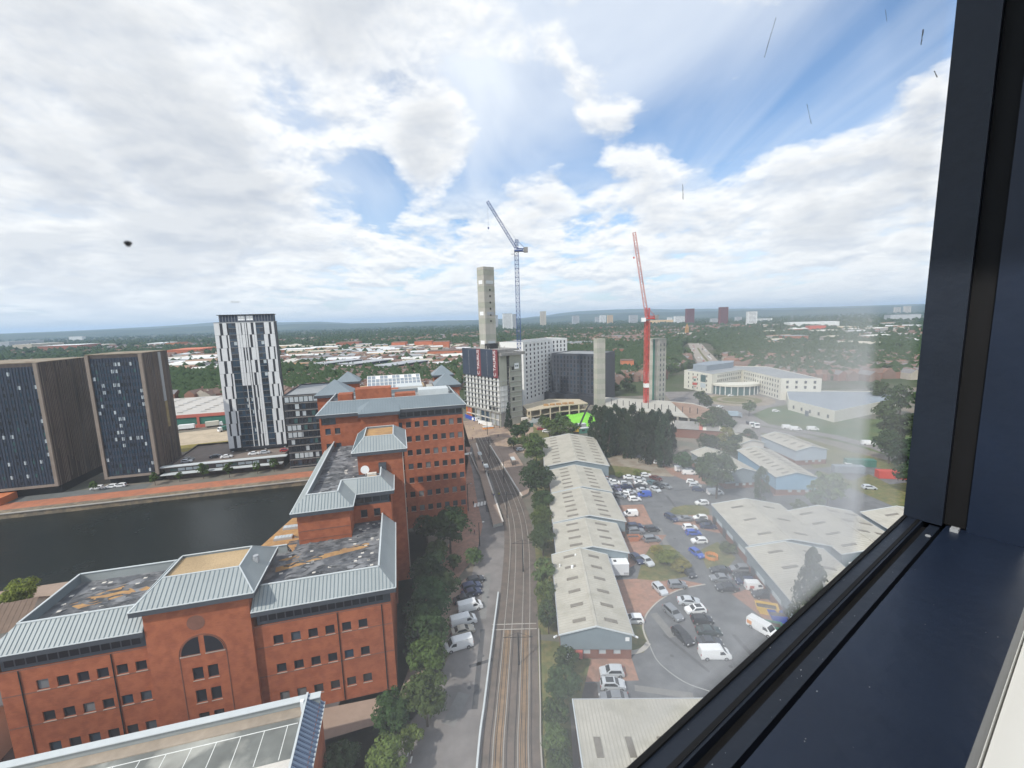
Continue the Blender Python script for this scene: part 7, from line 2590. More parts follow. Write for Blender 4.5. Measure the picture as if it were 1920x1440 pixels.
def near_road(x, y, w=30):
    for i in range(len(ROADL) - 1):
        a, c = ROADL[i], ROADL[i + 1]
        dx, dy = c.x - a.x, c.y - a.y
        t = max(0, min(1, ((x - a.x) * dx + (y - a.y) * dy) / (dx * dx + dy * dy)))
        if math.hypot(x - a.x - dx * t, y - a.y - dy * t) < w:
            return True
    return False


from mathutils import noise as mnoise


def green(x, y):
    return mnoise.noise(Vector((x / 420 + 3.3, y / 420, 0.5))) + 0.5 * mnoise.noise(Vector((x / 130, y / 130, 2.5)))


rs = np.random.RandomState(4)
r2 = random.Random(77)
ico = [(0, 0, 1)] + [(math.cos(a) * .9, math.sin(a) * .9, .3) for a in [i * 2 * math.pi / 6 for i in range(6)]] + [(math.cos(a) * .8, math.sin(a) * .8, -.7) for a in [i * 2 * math.pi / 6 + .5 for i in range(6)]]
icof = [(0, 1 + i, 1 + (i + 1) % 6) for i in range(6)]
for i in range(6):
    icof += [(1 + i, 7 + i, 1 + (i + 1) % 6), (1 + (i + 1) % 6, 7 + i, 7 + (i + 1) % 6)]
ico, icof = np.array(ico), np.array(icof)
spots, houses = [], []
tries = 0
while len(spots) < 26000 and tries < 200000:
    tries += 1
    az_ = r2.uniform(-0.92, 0.86)
    # even spread over apparent height below the horizon
    s_ = r2.random()
    dist = 400 / (0.026 + 0.974 * s_ ** 1.25) if s_ > 0 else 9000
    dist = min(dist, 14000)
    x, y = math.sin(az_) * dist, math.cos(az_) * dist
    if y < 380 or in_keepout(x, y) or near_road(x, y):
        continue
    g_ = green(x, y)
    qx, qy = to_photo(x, y)
    if (525 < qx < 880 and 650 < qy < 695) or (315 < qx < 412 and 666 < qy < 702) or (1435 < qx < 1720 and 600 < qy < 652 and green(x * 2, y * 2) < 0.1):
        if r2.random() < 0.8:
            continue
    if r2.random() < 0.70 + g_ * 0.9 + min(0.25, dist / 9000) or dist > 2600:
        spots.append((x, y, r2.uniform(3.2, 6.5) * (1 + dist / 2500) ** .8, r2.uniform(4.0, 7.5) * (1 + dist / 9000)))
    elif g_ < 0.06 and dist < 4200 and len(houses) < 4200:
        houses.append((x, y, dist))
sp_ = np.array(spots)
n = len(sp_)
jit = rs.uniform(.72, 1.28, (n, len(ico), 1))
vv = ico[None] * jit * np.stack([sp_[:, 2], sp_[:, 2], sp_[:, 3]], 1)[:, None, :]
vv[..., 0] += sp_[:, 0:1]
vv[..., 1] += sp_[:, 1:2]
vv[..., 2] += sp_[:, 3:4] * .62
ff = (icof[None] + (np.arange(n) * len(ico))[:, None, None]).reshape(-1, 3)


def tri_mesh(name, v, f, mats):
    me = D.meshes.new(name)
    me.vertices.add(len(v))
    me.vertices.foreach_set('co', v.astype(np.float32).ravel())
    me.loops.add(f.size)
    me.loops.foreach_set('vertex_index', f.astype(np.int32).ravel())
    k = f.shape[1]
    me.polygons.add(len(f))
    me.polygons.foreach_set('loop_start', np.arange(0, f.size, k, dtype=np.int32))
    me.polygons.foreach_set('loop_total', np.full(len(f), k, dtype=np.int32))
    for m in mats:
        me.materials.append(m)
    me.update(calc_edges=True)
    return me


mFarW = leafmat('far_wood_leaves', (0.050, 0.078, 0.034), (0.024, 0.038, 0.020))
put('far_woodland', tri_mesh('far_woodland', vv.reshape(-1, 3), ff, [mFarW]), kind='stuff', label='wooded suburb running to the horizon', cat='woodland')


def house_arrays(L_, w_, h_, rh):
    v = [(-L_, -w_, 0), (L_, -w_, 0), (L_, w_, 0), (-L_, w_, 0), (-L_, -w_, h_), (L_, -w_, h_), (L_, w_, h_), (-L_, w_, h_), (-L_, 0, h_ + rh), (L_, 0, h_ + rh)]
    fw = [(0, 1, 5, 4), (2, 3, 7, 6), (1, 2, 6, 5), (3, 0, 4, 7)]
    return v, fw, [(4, 5, 9, 8), (6, 7, 8, 9)], [(5, 6, 9), (7, 4, 8)]


mHB = [mat('far_brick_' + n_, c_, .9, .15, .05) for n_, c_ in (('red', (.24, .125, .09)), ('brown', (.21, .135, .105)), ('cream', (.42, .37, .31)))]
mHR = [mat('far_roof_' + n_, c_, .9, .15, .05) for n_, c_ in (('brown', (.17, .115, .092)), ('red', (.22, .125, .09)), ('grey', (.20, .19, .19)))]
HM = []
for i, (L_, w_, h_, rh) in enumerate(((5, 4, 5.2, 2.8), (14, 4, 5.2, 2.8), (8, 4.2, 5.4, 3.0), (20, 4.2, 5.4, 2.8), (6, 4.5, 5.0, 3))):
    v, a, c, g_ = house_arrays(L_, w_, h_, rh)
    b = MB()
    b.add(v, a + g_, 0)
    b.add(v, c, 1)
    for k in range(max(1, int(L_ / 5))):
        x = -L_ + 2 + k * 9.5
        b.box(x, x + .9, -.4, .4, h_ + rh - .4, h_ + rh + 1.1, 0)
    n_w = max(1, int(L_ / 2.6))
    for k in range(n_w):
        x = -L_ + (k + .5) * 2 * L_ / n_w
        for z in (.9, 3.3):
            b.box(x - .55, x + .55, -w_ - .03, -w_ - .01, z, z + 1.2, 2)
    HM.append(b.mesh('house', [mHB[i % 3], mHR[(i * 2) % 3], mWin]))
houses.sort(key=lambda h: h[2])
for x, y, d_ in houses[:290]:
    a = (int(mnoise.noise(Vector((x / 300, y / 300, 9))) * 4)) * .7 + r2.choice((0, 1.5708)) + r2.uniform(-.08, .08)
    hi = r2.randrange(5)
    qx_, _q = to_photo(x, y)
    sec = 'left of the white panelled tower' if qx_ < 410 else 'beyond the industrial quarter' if qx_ < 880 else 'behind the black apartment block' if qx_ < 1120 else 'left of the main road' if qx_ < 1330 else 'behind the cream campus building' if qx_ < 1540 else 'close to the window frame'
    kd = ('small detached brick house', 'brick terrace with red-brown roof', 'cream house with grey roof', 'long brick terrace', 'small brown house')[hi]
    put('house', HM[hi], None, (x, y, 0), a, kd + ' in the suburb ' + sec, 'house', 'suburb: ' + kd + ' ' + sec)
V3, F4, M4 = [], [], []
for x, y, d_ in houses[290:]:
    a = (int(mnoise.noise(Vector((x / 300, y / 300, 9))) * 4)) * .7 + r2.choice((0, 1.5708)) + r2.uniform(-.08, .08)
    v, fa, fc, fg = house_arrays(r2.choice((6, 12, 20)), 4.5, 5.5, 3.2)
    c_, s_ = math.cos(a), math.sin(a)
    o = len(V3)
    V3 += [(x + p[0] * c_ - p[1] * s_, y + p[0] * s_ + p[1] * c_, p[2]) for p in v]
    mi = r2.choice((0, 0, 1, 2))
    for f in fa + fg:
        F4.append(tuple(i + o for i in f)); M4.append(mi)
    for f in fc:
        F4.append(tuple(i + o for i in f)); M4.append(3 + r2.choice((0, 0, 1, 2)))
me = D.meshes.new('far_houses')
me.from_pydata(V3, [], F4)
for m in mHB + mHR:
    me.materials.append(m)
me.polygons.foreach_set('material_index', M4)
put('far_roofscape', me, kind='stuff', label='distant roofs of the suburb', cat='houses')

# ------------------------------------------------------------------ distant sheds, blocks and towers
def far_box(xa, xb, yt, yb, dep, label, name, cat, c_, roofm=None, group=None, bands=0, ang=0.0):
    """A far building between two photo columns, its foot on the ground at row yb, its top at row yt."""
    p = G((xa + xb) / 2, yb)
    if yb > 640 and 'tower' not in label:
        dep = dep * max(1.0, math.hypot(p.x, p.y) / 520)
    w_ = (xb - xa) / FPX * p.y / cp
    top = Zat((xa + xb) / 2, yt, p.y).z
    top = max(top, 5.0)
    t = thing(name, label, cat, (p.x, p.y, 0), math.atan2(-p.x, p.y) * .5 + ang, group)
    o = part('wall', MB().box(-w_ / 2, w_ / 2, 0, dep, 0, top), mObj, t)
    o.color = (*c_, 1)
    part('roof', MB().box(-w_ / 2 - .3, w_ / 2 + .3, -.3, dep + .3, top, top + max(.4, top * .012)), roofm or mGreyR, t)
    if bands:
        nb_ = max(3, int(top / 6))
        for k in range(nb_):
            part('window_band', MB().box(-w_ * .42, w_ * .42, -.15, -.02, top * (k + .3) / nb_, top * (k + .62) / nb_), mWin, t)
    return t


WHT, GRY, BEI, DRD, BRK, ORG = (.70, .70, .68), (.42, .43, .44), (.55, .48, .38), (.16, .045, .04), (.33, .13, .08), (.60, .42, .24)
for xa, xb, yt, yb, dp, c_, lab in ((943, 961, 588, 618, 30, WHT, 'white tower block with dark cap left of the blue crane'), (961, 969, 589, 617, 25, GRY, 'pale grey tower block just behind the blue crane'), (930, 934, 591, 616, 25, GRY, 'thin grey tower block beside the tall concrete core'),
                                   (1013, 1024, 584, 611, 40, BEI, 'beige round-topped tower block alone beyond the white apartments'), (1073, 1086, 592, 608, 40, GRY, 'pale grey tower block on the skyline between the cranes, first'), (1116, 1124, 594, 606, 40, GRY, 'grey tower block on the skyline beside the orange one'),
                                   (1125, 1136, 591, 606, 40, WHT, 'white tower block touching the orange one on the skyline'), (1139, 1149, 591, 606, 40, ORG, 'orange tinted tower block on the skyline'), (1180, 1195, 591, 607, 40, GRY, 'grey and white tower block just before the red crane'),
                                   (1252, 1260, 595, 604, 40, WHT, 'small white block on the skyline past the red crane'), (1265, 1286, 593, 606, 40, WHT, 'wide pale slab block beside the first dark red tower'), (1287, 1301, 579, 607, 45, DRD, 'dark red tower block beside the church spire'),
                                   (1350, 1364, 576, 608, 45, DRD, 'dark red tower block standing alone, the taller of two'), (1334, 1349, 597, 607, 40, GRY, 'low grey block left of the taller dark red tower'), (1380, 1390, 594, 603, 40, GRY, 'small grey block right of the taller dark red tower'),
                                   (1403, 1418, 584, 611, 40, WHT, 'white striped tower block beyond the main road'), (1418, 1446, 597, 603, 60, WHT, 'long low white block beside the white striped tower'), (1474, 1480, 582, 590, 40, GRY, 'tiny grey tower on the skyline in the pale reflection'),
                                   (1551, 1558, 576, 583, 40, GRY, 'tiny pale tower on the hazy skyline'), (1678, 1687, 576, 587, 40, BEI, 'beige tower block beside the window frame, first of two'), (1696, 1706, 574, 587, 40, BEI, 'beige tower block beside the window frame, second of two')):
    far_box(xa, xb, yt, yb, dp, lab, 'tower_block', 'tower block', c_, bands=1)
for xa, xb, yt, yb, dp, c_, rm, lab in (
    (1488, 1566, 604, 612, 90, WHT, mWhite, 'long white retail shed in the hazy distance'), (1520, 1546, 611, 620, 40, (.55, .10, .06), mRedF, 'bright red shed in front of the long white retail shed'), (1473, 1512, 630, 638, 40, BRK, mGreyR, 'brick office with windows below the red shed'),
    (1430, 1478, 640, 645, 60, GRY, mBlueR, 'long low blue-grey roof in the suburb'), (1675, 1720, 590, 600, 80, GRY, mGalv, 'grey slab shed beside the window frame'), (1620, 1700, 612, 616, 80, WHT, mWhite, 'long pale shed under the slab shed'),
    (1680, 1715, 626, 632, 60, GRY, mGalv, 'pale shed roofs near the window frame'), (1505, 1530, 648, 656, 30, BRK, mHR[0], 'brown brick block in the suburb behind the school'), (1218, 1262, 600, 606, 60, ORG, mSlab, 'long sandy block behind the red crane'),
    (318, 372, 656, 666, 50, (.5, .16, .08), mat('bright_red_roof', (.55, .17, .09)), 'bright orange-red roofed hall behind the dark block corner'), (322, 410, 672, 679, 60, WHT, mWhite, 'long white warehouse roof beyond the dark block, upper'), (320, 375, 681, 690, 50, WHT, mWhite, 'white warehouse with dark doors beyond the dark block'), (372, 412, 689, 697, 60, GRY, mTrim, 'pale grey warehouse beside the white tower'),
    (528, 585, 655, 662, 60, BRK, mWhite, 'brick warehouse with white roof right of the white tower'), (524, 600, 667, 674, 70, WHT, mWhite, 'long white roofed warehouse right of the white tower'), (560, 640, 673, 681, 60, GRY, mGreyR, 'grey roofed warehouse before the tree belt'), (525, 585, 683, 693, 30, ORG, mSand, 'sandy timber stacks shed right of the white tower'),
    (600, 690, 656, 661, 60, BEI, mTrim, 'pale low warehouse in the middle of the industrial quarter'), (640, 720, 660, 666, 60, GRY, mTrim, 'grey low warehouse in the industrial quarter'), (700, 760, 664, 671, 60, BEI, mSlab, 'cream low warehouse by the white ended offices'), (760, 800, 668, 676, 40, GRY, mGreyR, 'grey roofed works beside the white ended offices'),
    (735, 760, 642, 654, 25, (.52, .17, .09), mHR[1], 'orange brick flats in the middle distance, first block'), (778, 810, 640, 653, 25, (.52, .17, .09), mHR[1], 'orange brick flats in the middle distance, second block'), (812, 842, 641, 653, 25, (.52, .17, .09), mHR[1], 'orange brick flats in the middle distance, third block'), (803, 870, 658, 671, 30, (.50, .18, .10), mHR[0], 'long orange brick terrace behind the trees by the pyramid roofs'),
    (632, 672, 642, 652, 25, BRK, mHR[1], 'red brick flats beyond the industrial quarter'), (30, 56, 646, 656, 50, BEI, mSlab, 'sandy hall at the far left beyond the dark block'), (82, 140, 648, 657, 40, BRK, mWhite, 'long red brick works with white top beyond the dark block'), (150, 176, 648, 653, 40, BEI, mSlab, 'small cream works beyond the dark block'), (0, 15, 641, 650, 50, GRY, mTrim, 'grey shed at the far left'),
    (133, 152, 631, 638, 60, WHT, mWhite, 'pale distant mill on the wooded slope'), (275, 300, 644, 649, 40, WHT, mWhite, 'small white works in the trees'), (313, 330, 643, 650, 30, (.5, .2, .09), mHR[1], 'orange roofed works in the trees'),
    (1150, 1170, 655, 667, 20, BRK, mHR[0], 'red brick house row seen between the lift cores, upper'), (1166, 1188, 676, 702, 14, (.50, .17, .08), mHR[0], 'orange brick building between the lift cores'), (1148, 1165, 690, 700, 14, BRK, mHR[1], 'brick terrace between the lift cores'), (1065, 1112, 642, 651, 25, GRY, mGreyR, 'low grey works behind the black apartment block')):
    far_box(xa, xb, yt, yb, dp, lab, 'warehouse' if 'shed' in lab or 'warehouse' in lab else 'building', 'building', c_, rm)
c_ = G(1287, 632)
ch = thing('church', 'church with tall sandy spire beside the main road', 'church', (c_.x, c_.y, 0))
part('nave', MB().box(-22, 16, -6, 8, 0, 12), mSlab, ch)
part('tower', MB().box(-4, 4, -6, 2, 0, 26), mSand, ch)
zt = Zat(1287, 606, c_.y).z
part('spire', MB().add([(-4, -6, 26), (4, -6, 26), (4, 2, 26), (-4, 2, 26), (0, -2, zt)], [(0, 1, 4), (1, 2, 4), (2, 3, 4), (3, 0, 4)]), mSand, ch)
for i in range(26):
    t_ = RNG.random()
    k = RNG.randrange(len(ROADL) - 1)
    p = ROADL[k].lerp(ROADL[k + 1], t_)
    q = (ROADL[k + 1] - ROADL[k]).normalized()
    o_ = RNG.choice((-9, -5.5, 5.5, 9))
    car(None, math.degrees(math.atan2(q.y, q.x)) + (0 if o_ > 0 else 180), RNG.choice(('hatch', 'saloon', 'van')), RNG.choice(('white', 'silver', 'dark', 'red', 'white')), 'tiny vehicle on the main road running off through the suburb', detail=False, group='traffic on the main road', at=(p.x - q.y * o_, p.y + q.x * o_, .08))

# ------------------------------------------------------------------ hills along the horizon
CREST = [(-700, 640), (-300, 634), (0, 625.5), (120, 621), (250, 614.5), (330, 610), (400, 604.5), (470, 602.5), (530, 604.5), (600, 603), (660, 606), (750, 605), (820, 601), (900, 600), (980, 596), (1020, 592), (1060, 586), (1090, 583), (1140, 581), (1200, 579), (1260, 580), (1330, 579), (1420, 578.5), (1500, 576.5), (1580, 574.5), (1660, 572), (1720, 570), (1900, 566), (2300, 556)]
for k, (dist, lift, nm) in enumerate(((15500, 0, 'hills'), (11000, -5, 'near_hills'))):
    b = MB()
    pts = []
    for i in range(len(CREST) - 1):
        for j in range(8):
            f = j / 8
            x = CREST[i][0] + (CREST[i + 1][0] - CREST[i][0]) * f
            y = CREST[i][1] + (CREST[i + 1][1] - CREST[i][1]) * f
            if k:
                base = 630 - .0302 * x
                y = base - max(0.0, (base - y)) * .45 - 1.5 + 1.5 * mnoise.noise(Vector((x / 60, 7, 0)))
            y += .5 * mnoise.noise(Vector((x / 22, 3 + k, 0)))
            a = ray(x, y)
            h_ = math.hypot(a[0], a[1])
            pts.append((a[0] / h_ * dist, a[1] / h_ * dist, max(8, EYE + a[2] / h_ * dist)))
    n = len(pts)
    for f, zz in ((.80, 0.02), (.90, .5), (.96, .85), (1.0, 1.0), (1.12, .6), (1.3, 0)):
        for i, p in enumerate(pts):
            nz_ = 1 + .12 * mnoise.noise(Vector((p[0] / 900, p[1] / 900, f * 9)))
            b.v.append((p[0] * f, p[1] * f, p[2] * zz * (nz_ if 0 < zz < 1 else 1)))
    for r_ in range(5):
        for i in range(n - 1):
            b.f.append((r_ * n + i, r_ * n + i + 1, (r_ + 1) * n + i + 1, (r_ + 1) * n + i))
            b.m.append(0)
    struct(nm, b, mat('wooded_hillside' if k else 'moorland', (.045, .065, .035) if k else (.075, .095, .05), .95, .35, .002, .05, blot=.0012, col2=(.07, .085, .04)), smooth=True)

# the pale industrial quarter left of the towers: each shed a thing
SHC = [((.62, .61, .57), 'white'), ((.50, .45, .36), 'sandy'), ((.36, .36, .36), 'grey'), ((.56, .53, .47), 'cream'), ((.30, .20, .14), 'brown'), ((.60, .60, .60), 'pale grey')]
shm = [(mat('shed_roof_' + n_.replace(' ', '_'), c_, .8, .12, .05), n_) for c_, n_ in SHC]
r3 = random.Random(15)
done = []
for k in range(2500):
    if len(done) >= 92:
        break
    x_, y_ = (r3.uniform(528, 880), r3.uniform(651, 690)) if len(done) < 54 else ((r3.uniform(320, 408), r3.uniform(668, 700)) if len(done) < 64 else (r3.uniform(1440, 1715), r3.uniform(606, 652)))
    p = G(x_, y_)
    L_, w_ = r3.uniform(28, 70), r3.uniform(18, 36)
    if any(math.hypot(p.x - a, p.y - c) < (L_ + l_) * .62 for a, c, l_ in done):
        continue
    done.append((p.x, p.y, L_))
    m_, n_ = r3.choice(shm)
    t = thing('warehouse', n_ + (' roofed low shed in the industrial quarter left of the part-built tower' if x_ < 1000 else ' roofed low shed far off behind the cream campus block'), 'warehouse', (p.x, p.y, 0), r3.choice((.25, .30, 1.85)), ('low sheds of the industrial quarter, ' if x_ < 1000 else 'low sheds behind the campus, ') + n_)
    h_ = r3.uniform(6, 9)
    o = part('wall', MB().box(-L_ / 2, L_ / 2, -w_ / 2, w_ / 2, 0, h_), mObj, t)
    o.color = (*r3.choice(((.35, .14, .09), (.45, .43, .40), (.30, .28, .26), (.55, .40, .24))), 1)
    b = MB()
    n2 = max(1, int(w_ / 14))
    for i in range(n2):
        y0, y1 = -w_ / 2 + w_ * i / n2, -w_ / 2 + w_ * (i + 1) / n2
        ym = (y0 + y1) / 2
        b.poly([(-L_ / 2 - .4, y0, h_), (L_ / 2 + .4, y0, h_), (L_ / 2 + .4, ym, h_ + 2), (-L_ / 2 - .4, ym, h_ + 2)])
        b.poly([(-L_ / 2 - .4, ym, h_ + 2), (L_ / 2 + .4, ym, h_ + 2), (L_ / 2 + .4, y1, h_), (-L_ / 2 - .4, y1, h_)])
        for sx in (-1, 1):
            q_ = [(sx * L_ / 2, y0, h_), (sx * L_ / 2, y1, h_), (sx * L_ / 2, ym, h_ + 2)]
            b.poly(q_ if sx > 0 else q_[::-1])
    part('roof', b, m_, t)
# ------------------------------------------------------------------ air
hz = D.materials.new('thin_haze')
hz.use_nodes = True
hn = hz.node_tree.nodes
hn.clear()
ho = hn.new('ShaderNodeOutputMaterial')
pv_ = hn.new('ShaderNodeVolumePrincipled')
pv_.inputs['Color'].default_value = (0.58, 0.76, 1.0, 1)
pv_.inputs['Density'].default_value = HAZE
pv_.inputs['Anisotropy'].default_value = 0.2
hz.node_tree.links.new(pv_.outputs[0], ho.inputs['Volume'])
b = MB()
b.box(-32000, 32000, -9000, 32000, -4.0, 420.0)
put('haze', b.mesh('haze', [hz]), kind='stuff')

# ------------------------------------------------------------------ the window the view is taken through
AZ = rad(54.8)                                   # the glass runs off in this direction (clockwise from +Y)
# local frame: x along the glass to the right, y out through the glass, z up; origin under the eye at eye height
wrz = math.pi / 2 - AZ


GL = 0.45                                        # eye to glass
SILL = -0.81
JB = 4.86 * GL                                   # right-hand jamb
mNavyF = mat('navy_window_frame', (0.011, 0.016, 0.027), 0.42, 0.28, 2.5, 0.4, blot=0.8, bump=0.03, bscale=18)
mNavyS = mat('navy_sill_board', (0.009, 0.016, 0.034), 0.36, 0.3, 1.6, 0.42, blot=0.7, bump=0.03, bscale=14)
mGask = mat('black_gasket', (0.006, 0.006, 0.007), 0.7, 0.1, 5)
mRoomW = mat('white_room_wall', (0.82, 0.82, 0.80), 0.8, 0.03, 1)
mRoomG = mat('grey_room_wall', (0.20, 0.20, 0.205), 0.85, 0.04, 1)
mRoomP = mat('pale_reflector_panel', (0.66, 0.66, 0.64), 0.8, 0.04, 1)
mRoomF = mat('grey_floor', (0.22, 0.22, 0.22), 0.8, 0.05, 3)
win = thing('window', 'dark navy framed fixed window pane with its deep sill, seen from inside', 'window', (0, 0, EYE), wrz)
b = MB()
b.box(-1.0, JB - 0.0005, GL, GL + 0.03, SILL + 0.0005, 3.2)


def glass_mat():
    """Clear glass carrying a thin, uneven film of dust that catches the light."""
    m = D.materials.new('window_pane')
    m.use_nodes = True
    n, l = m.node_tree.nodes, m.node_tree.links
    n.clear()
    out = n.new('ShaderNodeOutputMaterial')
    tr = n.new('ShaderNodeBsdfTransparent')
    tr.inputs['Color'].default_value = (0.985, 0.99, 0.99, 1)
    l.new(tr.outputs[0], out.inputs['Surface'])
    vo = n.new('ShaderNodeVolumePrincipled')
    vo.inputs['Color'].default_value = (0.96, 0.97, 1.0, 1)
    vo.inputs['Density'].default_value = PANE_VEIL
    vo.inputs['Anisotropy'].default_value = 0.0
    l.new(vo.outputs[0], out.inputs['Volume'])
    # reflection veil shaped in the density: thicker at bottom right, ending short of the jamb
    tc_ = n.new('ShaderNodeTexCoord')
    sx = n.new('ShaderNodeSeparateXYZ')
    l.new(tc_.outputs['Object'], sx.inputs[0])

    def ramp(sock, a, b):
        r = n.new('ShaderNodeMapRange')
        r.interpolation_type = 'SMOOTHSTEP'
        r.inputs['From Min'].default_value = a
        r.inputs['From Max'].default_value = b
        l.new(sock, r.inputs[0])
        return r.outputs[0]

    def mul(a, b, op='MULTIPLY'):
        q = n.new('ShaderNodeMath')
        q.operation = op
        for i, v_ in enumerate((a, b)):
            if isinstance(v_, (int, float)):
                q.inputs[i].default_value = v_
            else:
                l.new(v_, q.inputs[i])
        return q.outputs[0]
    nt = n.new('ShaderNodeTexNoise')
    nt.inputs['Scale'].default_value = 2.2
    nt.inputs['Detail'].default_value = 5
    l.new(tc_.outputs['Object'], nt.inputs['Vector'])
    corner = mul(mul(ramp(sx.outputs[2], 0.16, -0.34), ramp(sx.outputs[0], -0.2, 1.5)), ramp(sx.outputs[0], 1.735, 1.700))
    dens = mul(mul(corner, mul(mul(nt.outputs['Fac'], 2.6), -0.3, 'ADD')), PANE_VEIL * 5.4)
    l.new(mul(dens, PANE_VEIL, 'ADD'), vo.inputs['Density'])
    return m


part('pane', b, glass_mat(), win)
# bottom rail: outer bead, gasket, inner strip, gasket, sill board
TOPZ = SILL
segs = [('bottom_rail', GL - 0.0005, 0.392, TOPZ, mNavyF), ('gasket', 0.392, 0.372, TOPZ - 0.022, mGask), ('inner_rail', 0.372, 0.342, TOPZ - 0.006, mNavyF), ('gasket', 0.342, 0.330, TOPZ - 0.03, mGask), ('sill', 0.330, 0.093, TOPZ, mNavyS)]
for nm, y1, y0, zt_, m in segs:
    x1 = JB if nm != 'bottom_rail' else JB + 0.5
    part(nm, MB().box(-1.0, x1 + (0.02 if nm == 'sill' else 0), y0 + 0.0005, y1 - 0.0005, zt_ - 0.12, zt_), m, win)
part('gasket', MB().box(-1.0, JB, 0.398, 0.408, TOPZ, TOPZ + 0.003), mGask, win)
part('gasket', MB().box(-1.0, JB, GL - 0.012, GL - 0.001, TOPZ, TOPZ + 0.006), mGask, win)
# right-hand jamb: bead beside the glass, gasket, then the deep reveal
for nm, y1, y0, xo, m in (('jamb', GL - 0.0005, 0.338, 0.0, mNavyF), ('gasket', 0.338, 0.275, 0.03, mGask), ('reveal', 0.275, 0.135, 0.0, mNavyS)):
    part(nm, MB().box(JB + xo, JB + 0.5, y0 + 0.0005, y1 - 0.0005, TOPZ + 0.0005 if nm != 'jamb' else TOPZ + 0.001, 3.2), m, win)
part('head', MB().box(-1.0, JB + 0.5, 0.1, GL + 0.1, 3.201, 3.4), mNavyF, win)
part('corner_post', MB().box(-1.12, -1.001, 0.33, GL + 0.1, SILL - 0.12, 3.2), mNavyF, win)  # unseen post between the pane and the added side glazing
part('glazing_clip', MB().box(JB - 0.03, JB - 0.002, 0.29, 0.312, TOPZ - 0.002, TOPZ + 0.012), mGalv, win)
part('screw', MB().tube((JB - 0.12, 0.352, TOPZ - 0.007), (JB - 0.12, 0.352, TOPZ - 0.003), 0.008, 8), mGalv, win)
# specks and scratches on the outside of the glass
def on_glass(x, y):
    a = ray(x, y)
    n_ = (-math.cos(AZ), math.sin(AZ))
    n_ = (math.sin(AZ - math.pi / 2), math.cos(AZ - math.pi / 2))
    t = (GL + 0.032) / (a[0] * n_[0] + a[1] * n_[1])
    X, Y, Z = a[0] * t, a[1] * t, a[2] * t
    c, s = math.cos(-wrz), math.sin(-wrz)
    return Vector((X * c - Y * s, X * s + Y * c, Z))


mSpeck = mat('grime_speck', (0.04, 0.04, 0.045), 0.9, 0.2, 20)
p = on_glass(240, 457)
o = put('grime_speck', MB().add([(0.0026 * math.cos(a) * (1 + .25 * math.sin(3 * a)), 0, 0.0024 * math.sin(a)) for a in [i * math.pi / 6 for i in range(12)]] + [(0, .001, 0)], [(i, (i + 1) % 12, 12) for i in range(12)]).mesh('grime_speck', [mSpeck]), win, p)
for (xa, ya), (xb, yb), w_ in (((1455, 33), (1433, 108), .0011), ((1513, 195), (1521, 232), .0008), ((1280, 346), (1281, 374), .0009), ((1731, 55), (1727, 84), .0035), ((1752, 133), (1757, 145), .0025), ((1660, 18), (1663, 40), .0010), ((432, 566), (450, 566), .0009)):
    p, q = on_glass(xa, ya), on_glass(xb, yb)
    b = MB()
    for k in range(5):
        f0, f1 = k / 5, (k + 1) / 5
        j = Vector((RNG.uniform(-1, 1) * w_ * .7, 0, RNG.uniform(-1, 1) * w_ * .4))
        b.bar(p.lerp(q, f0) + j * (k > 0), p.lerp(q, f1) + j * .3, w_ * RNG.uniform(.6, 1.2), .0004)
    put('scratch', b.mesh('scratch', [mSpeck]), win, kind='stuff')

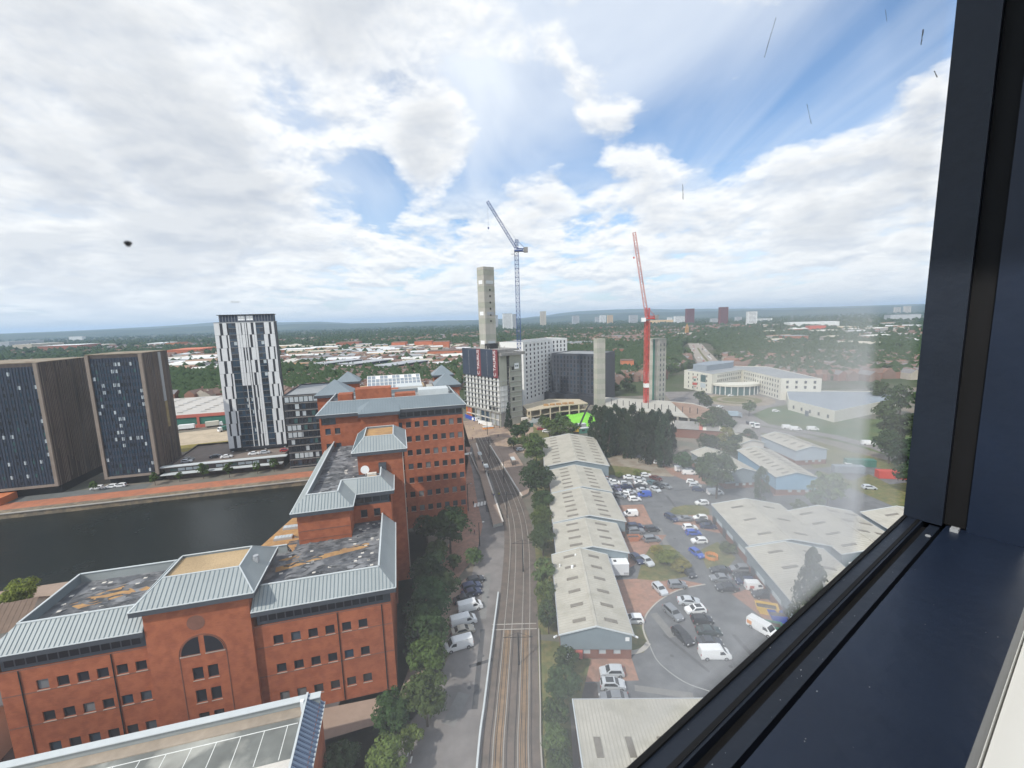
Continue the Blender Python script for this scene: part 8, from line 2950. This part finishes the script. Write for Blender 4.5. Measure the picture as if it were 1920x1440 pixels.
# the room behind the eye
rm = thing('room', 'room', None, (0, 0, EYE), wrz)
del rm['label']
rm['kind'] = 'structure'
FL = -1.62
part('floor', MB().box(-1.0, 3.4, -4.6, 0.09, FL - 0.1, FL), mRoomF, rm)
part('ceiling', MB().box(-1.0, 3.4, -4.6, 0.6, 3.401, 3.5), mRoomW, rm)
part('back_wall', MB().box(-1.0, 3.4, -2.3, -2.201, FL, 3.40), mRoomG, rm)
part('side_wall', MB().box(3.401, 3.5, -4.6, 0.6, FL, 3.40), mRoomW, rm)
part('apron_wall', MB().box(-1.0, 3.4, 0.0925, 0.5, FL, SILL - 0.125), mRoomW, rm)
part('reveal_wall', MB().box(JB + 0.004, 3.4, -2.2, 0.1345, FL, 3.40), mRoomG, rm)
part('white_panel', MB().box(JB - 0.012, JB + 0.003, -0.14, 0.134, SILL - 0.12, -0.02), mRoomP, rm)  # unseen panel, added and sized as a bright reflector for the glass
part('reveal_wall', MB().box(JB + 0.501, 3.4, 0.121, 0.55, FL, 3.40), mRoomW, rm)

dk = thing('desk', 'white desk top just inside the navy sill, at the lower corner of the view', 'desk', (0, 0, EYE + FL), wrz)
dz = SILL - 0.13 - FL
part('desk_top', MB().box(-0.98, JB - 0.02, -0.62, 0.088, dz - 0.03, dz), mRoomW, dk)
for x_ in (-0.9, JB - 0.12):
    for y_ in (-0.6, 0.02):
        part('leg', MB().box(x_, x_ + 0.05, y_, y_ + 0.05, 0, dz - 0.0305), mGalv, dk)
# flecks of dust on the sill and rails
b = MB()
r4 = random.Random(3)
for i in range(90):
    x, y, s_ = r4.uniform(-0.6, JB - .05), r4.choice((r4.uniform(0.1, 0.325), r4.uniform(.345, .37), r4.uniform(.41, .44))), r4.uniform(.0004, .0013)
    z_ = TOPZ + .0004 if not (.342 < y < .372) else TOPZ - .0056
    a_ = r4.uniform(0, 3)
    b.add([(x + s_ * math.cos(a_ + q) * (2.2 if i % 4 == 0 and q in (0, 3.14) else 1), y + s_ * math.sin(a_ + q), z_) for q in (0, 1.57, 3.14, 4.71)], [(0, 1, 2, 3)])
part('dust_fleck', b, mGalv, win, kind='stuff')

# unseen left-hand glazing, added so that the sun reaches into the room
sun_window = thing('window', 'unseen second window added on the left-hand side to let sun into the room', 'window', (0, 0, EYE), wrz)
pv2 = MB()
pv2.box(-1.08, -1.05, -2.15, 0.329, SILL, 3.2)
part('pane', pv2, D.materials['window_pane'], sun_window)
part('bottom_rail', MB().box(-1.12, -1.001, -2.2, 0.329, FL, SILL - 0.0005), mNavyF, sun_window)
part('jamb', MB().box(-1.12, -1.001, -2.2, -2.1505, SILL, 3.2), mNavyF, sun_window)
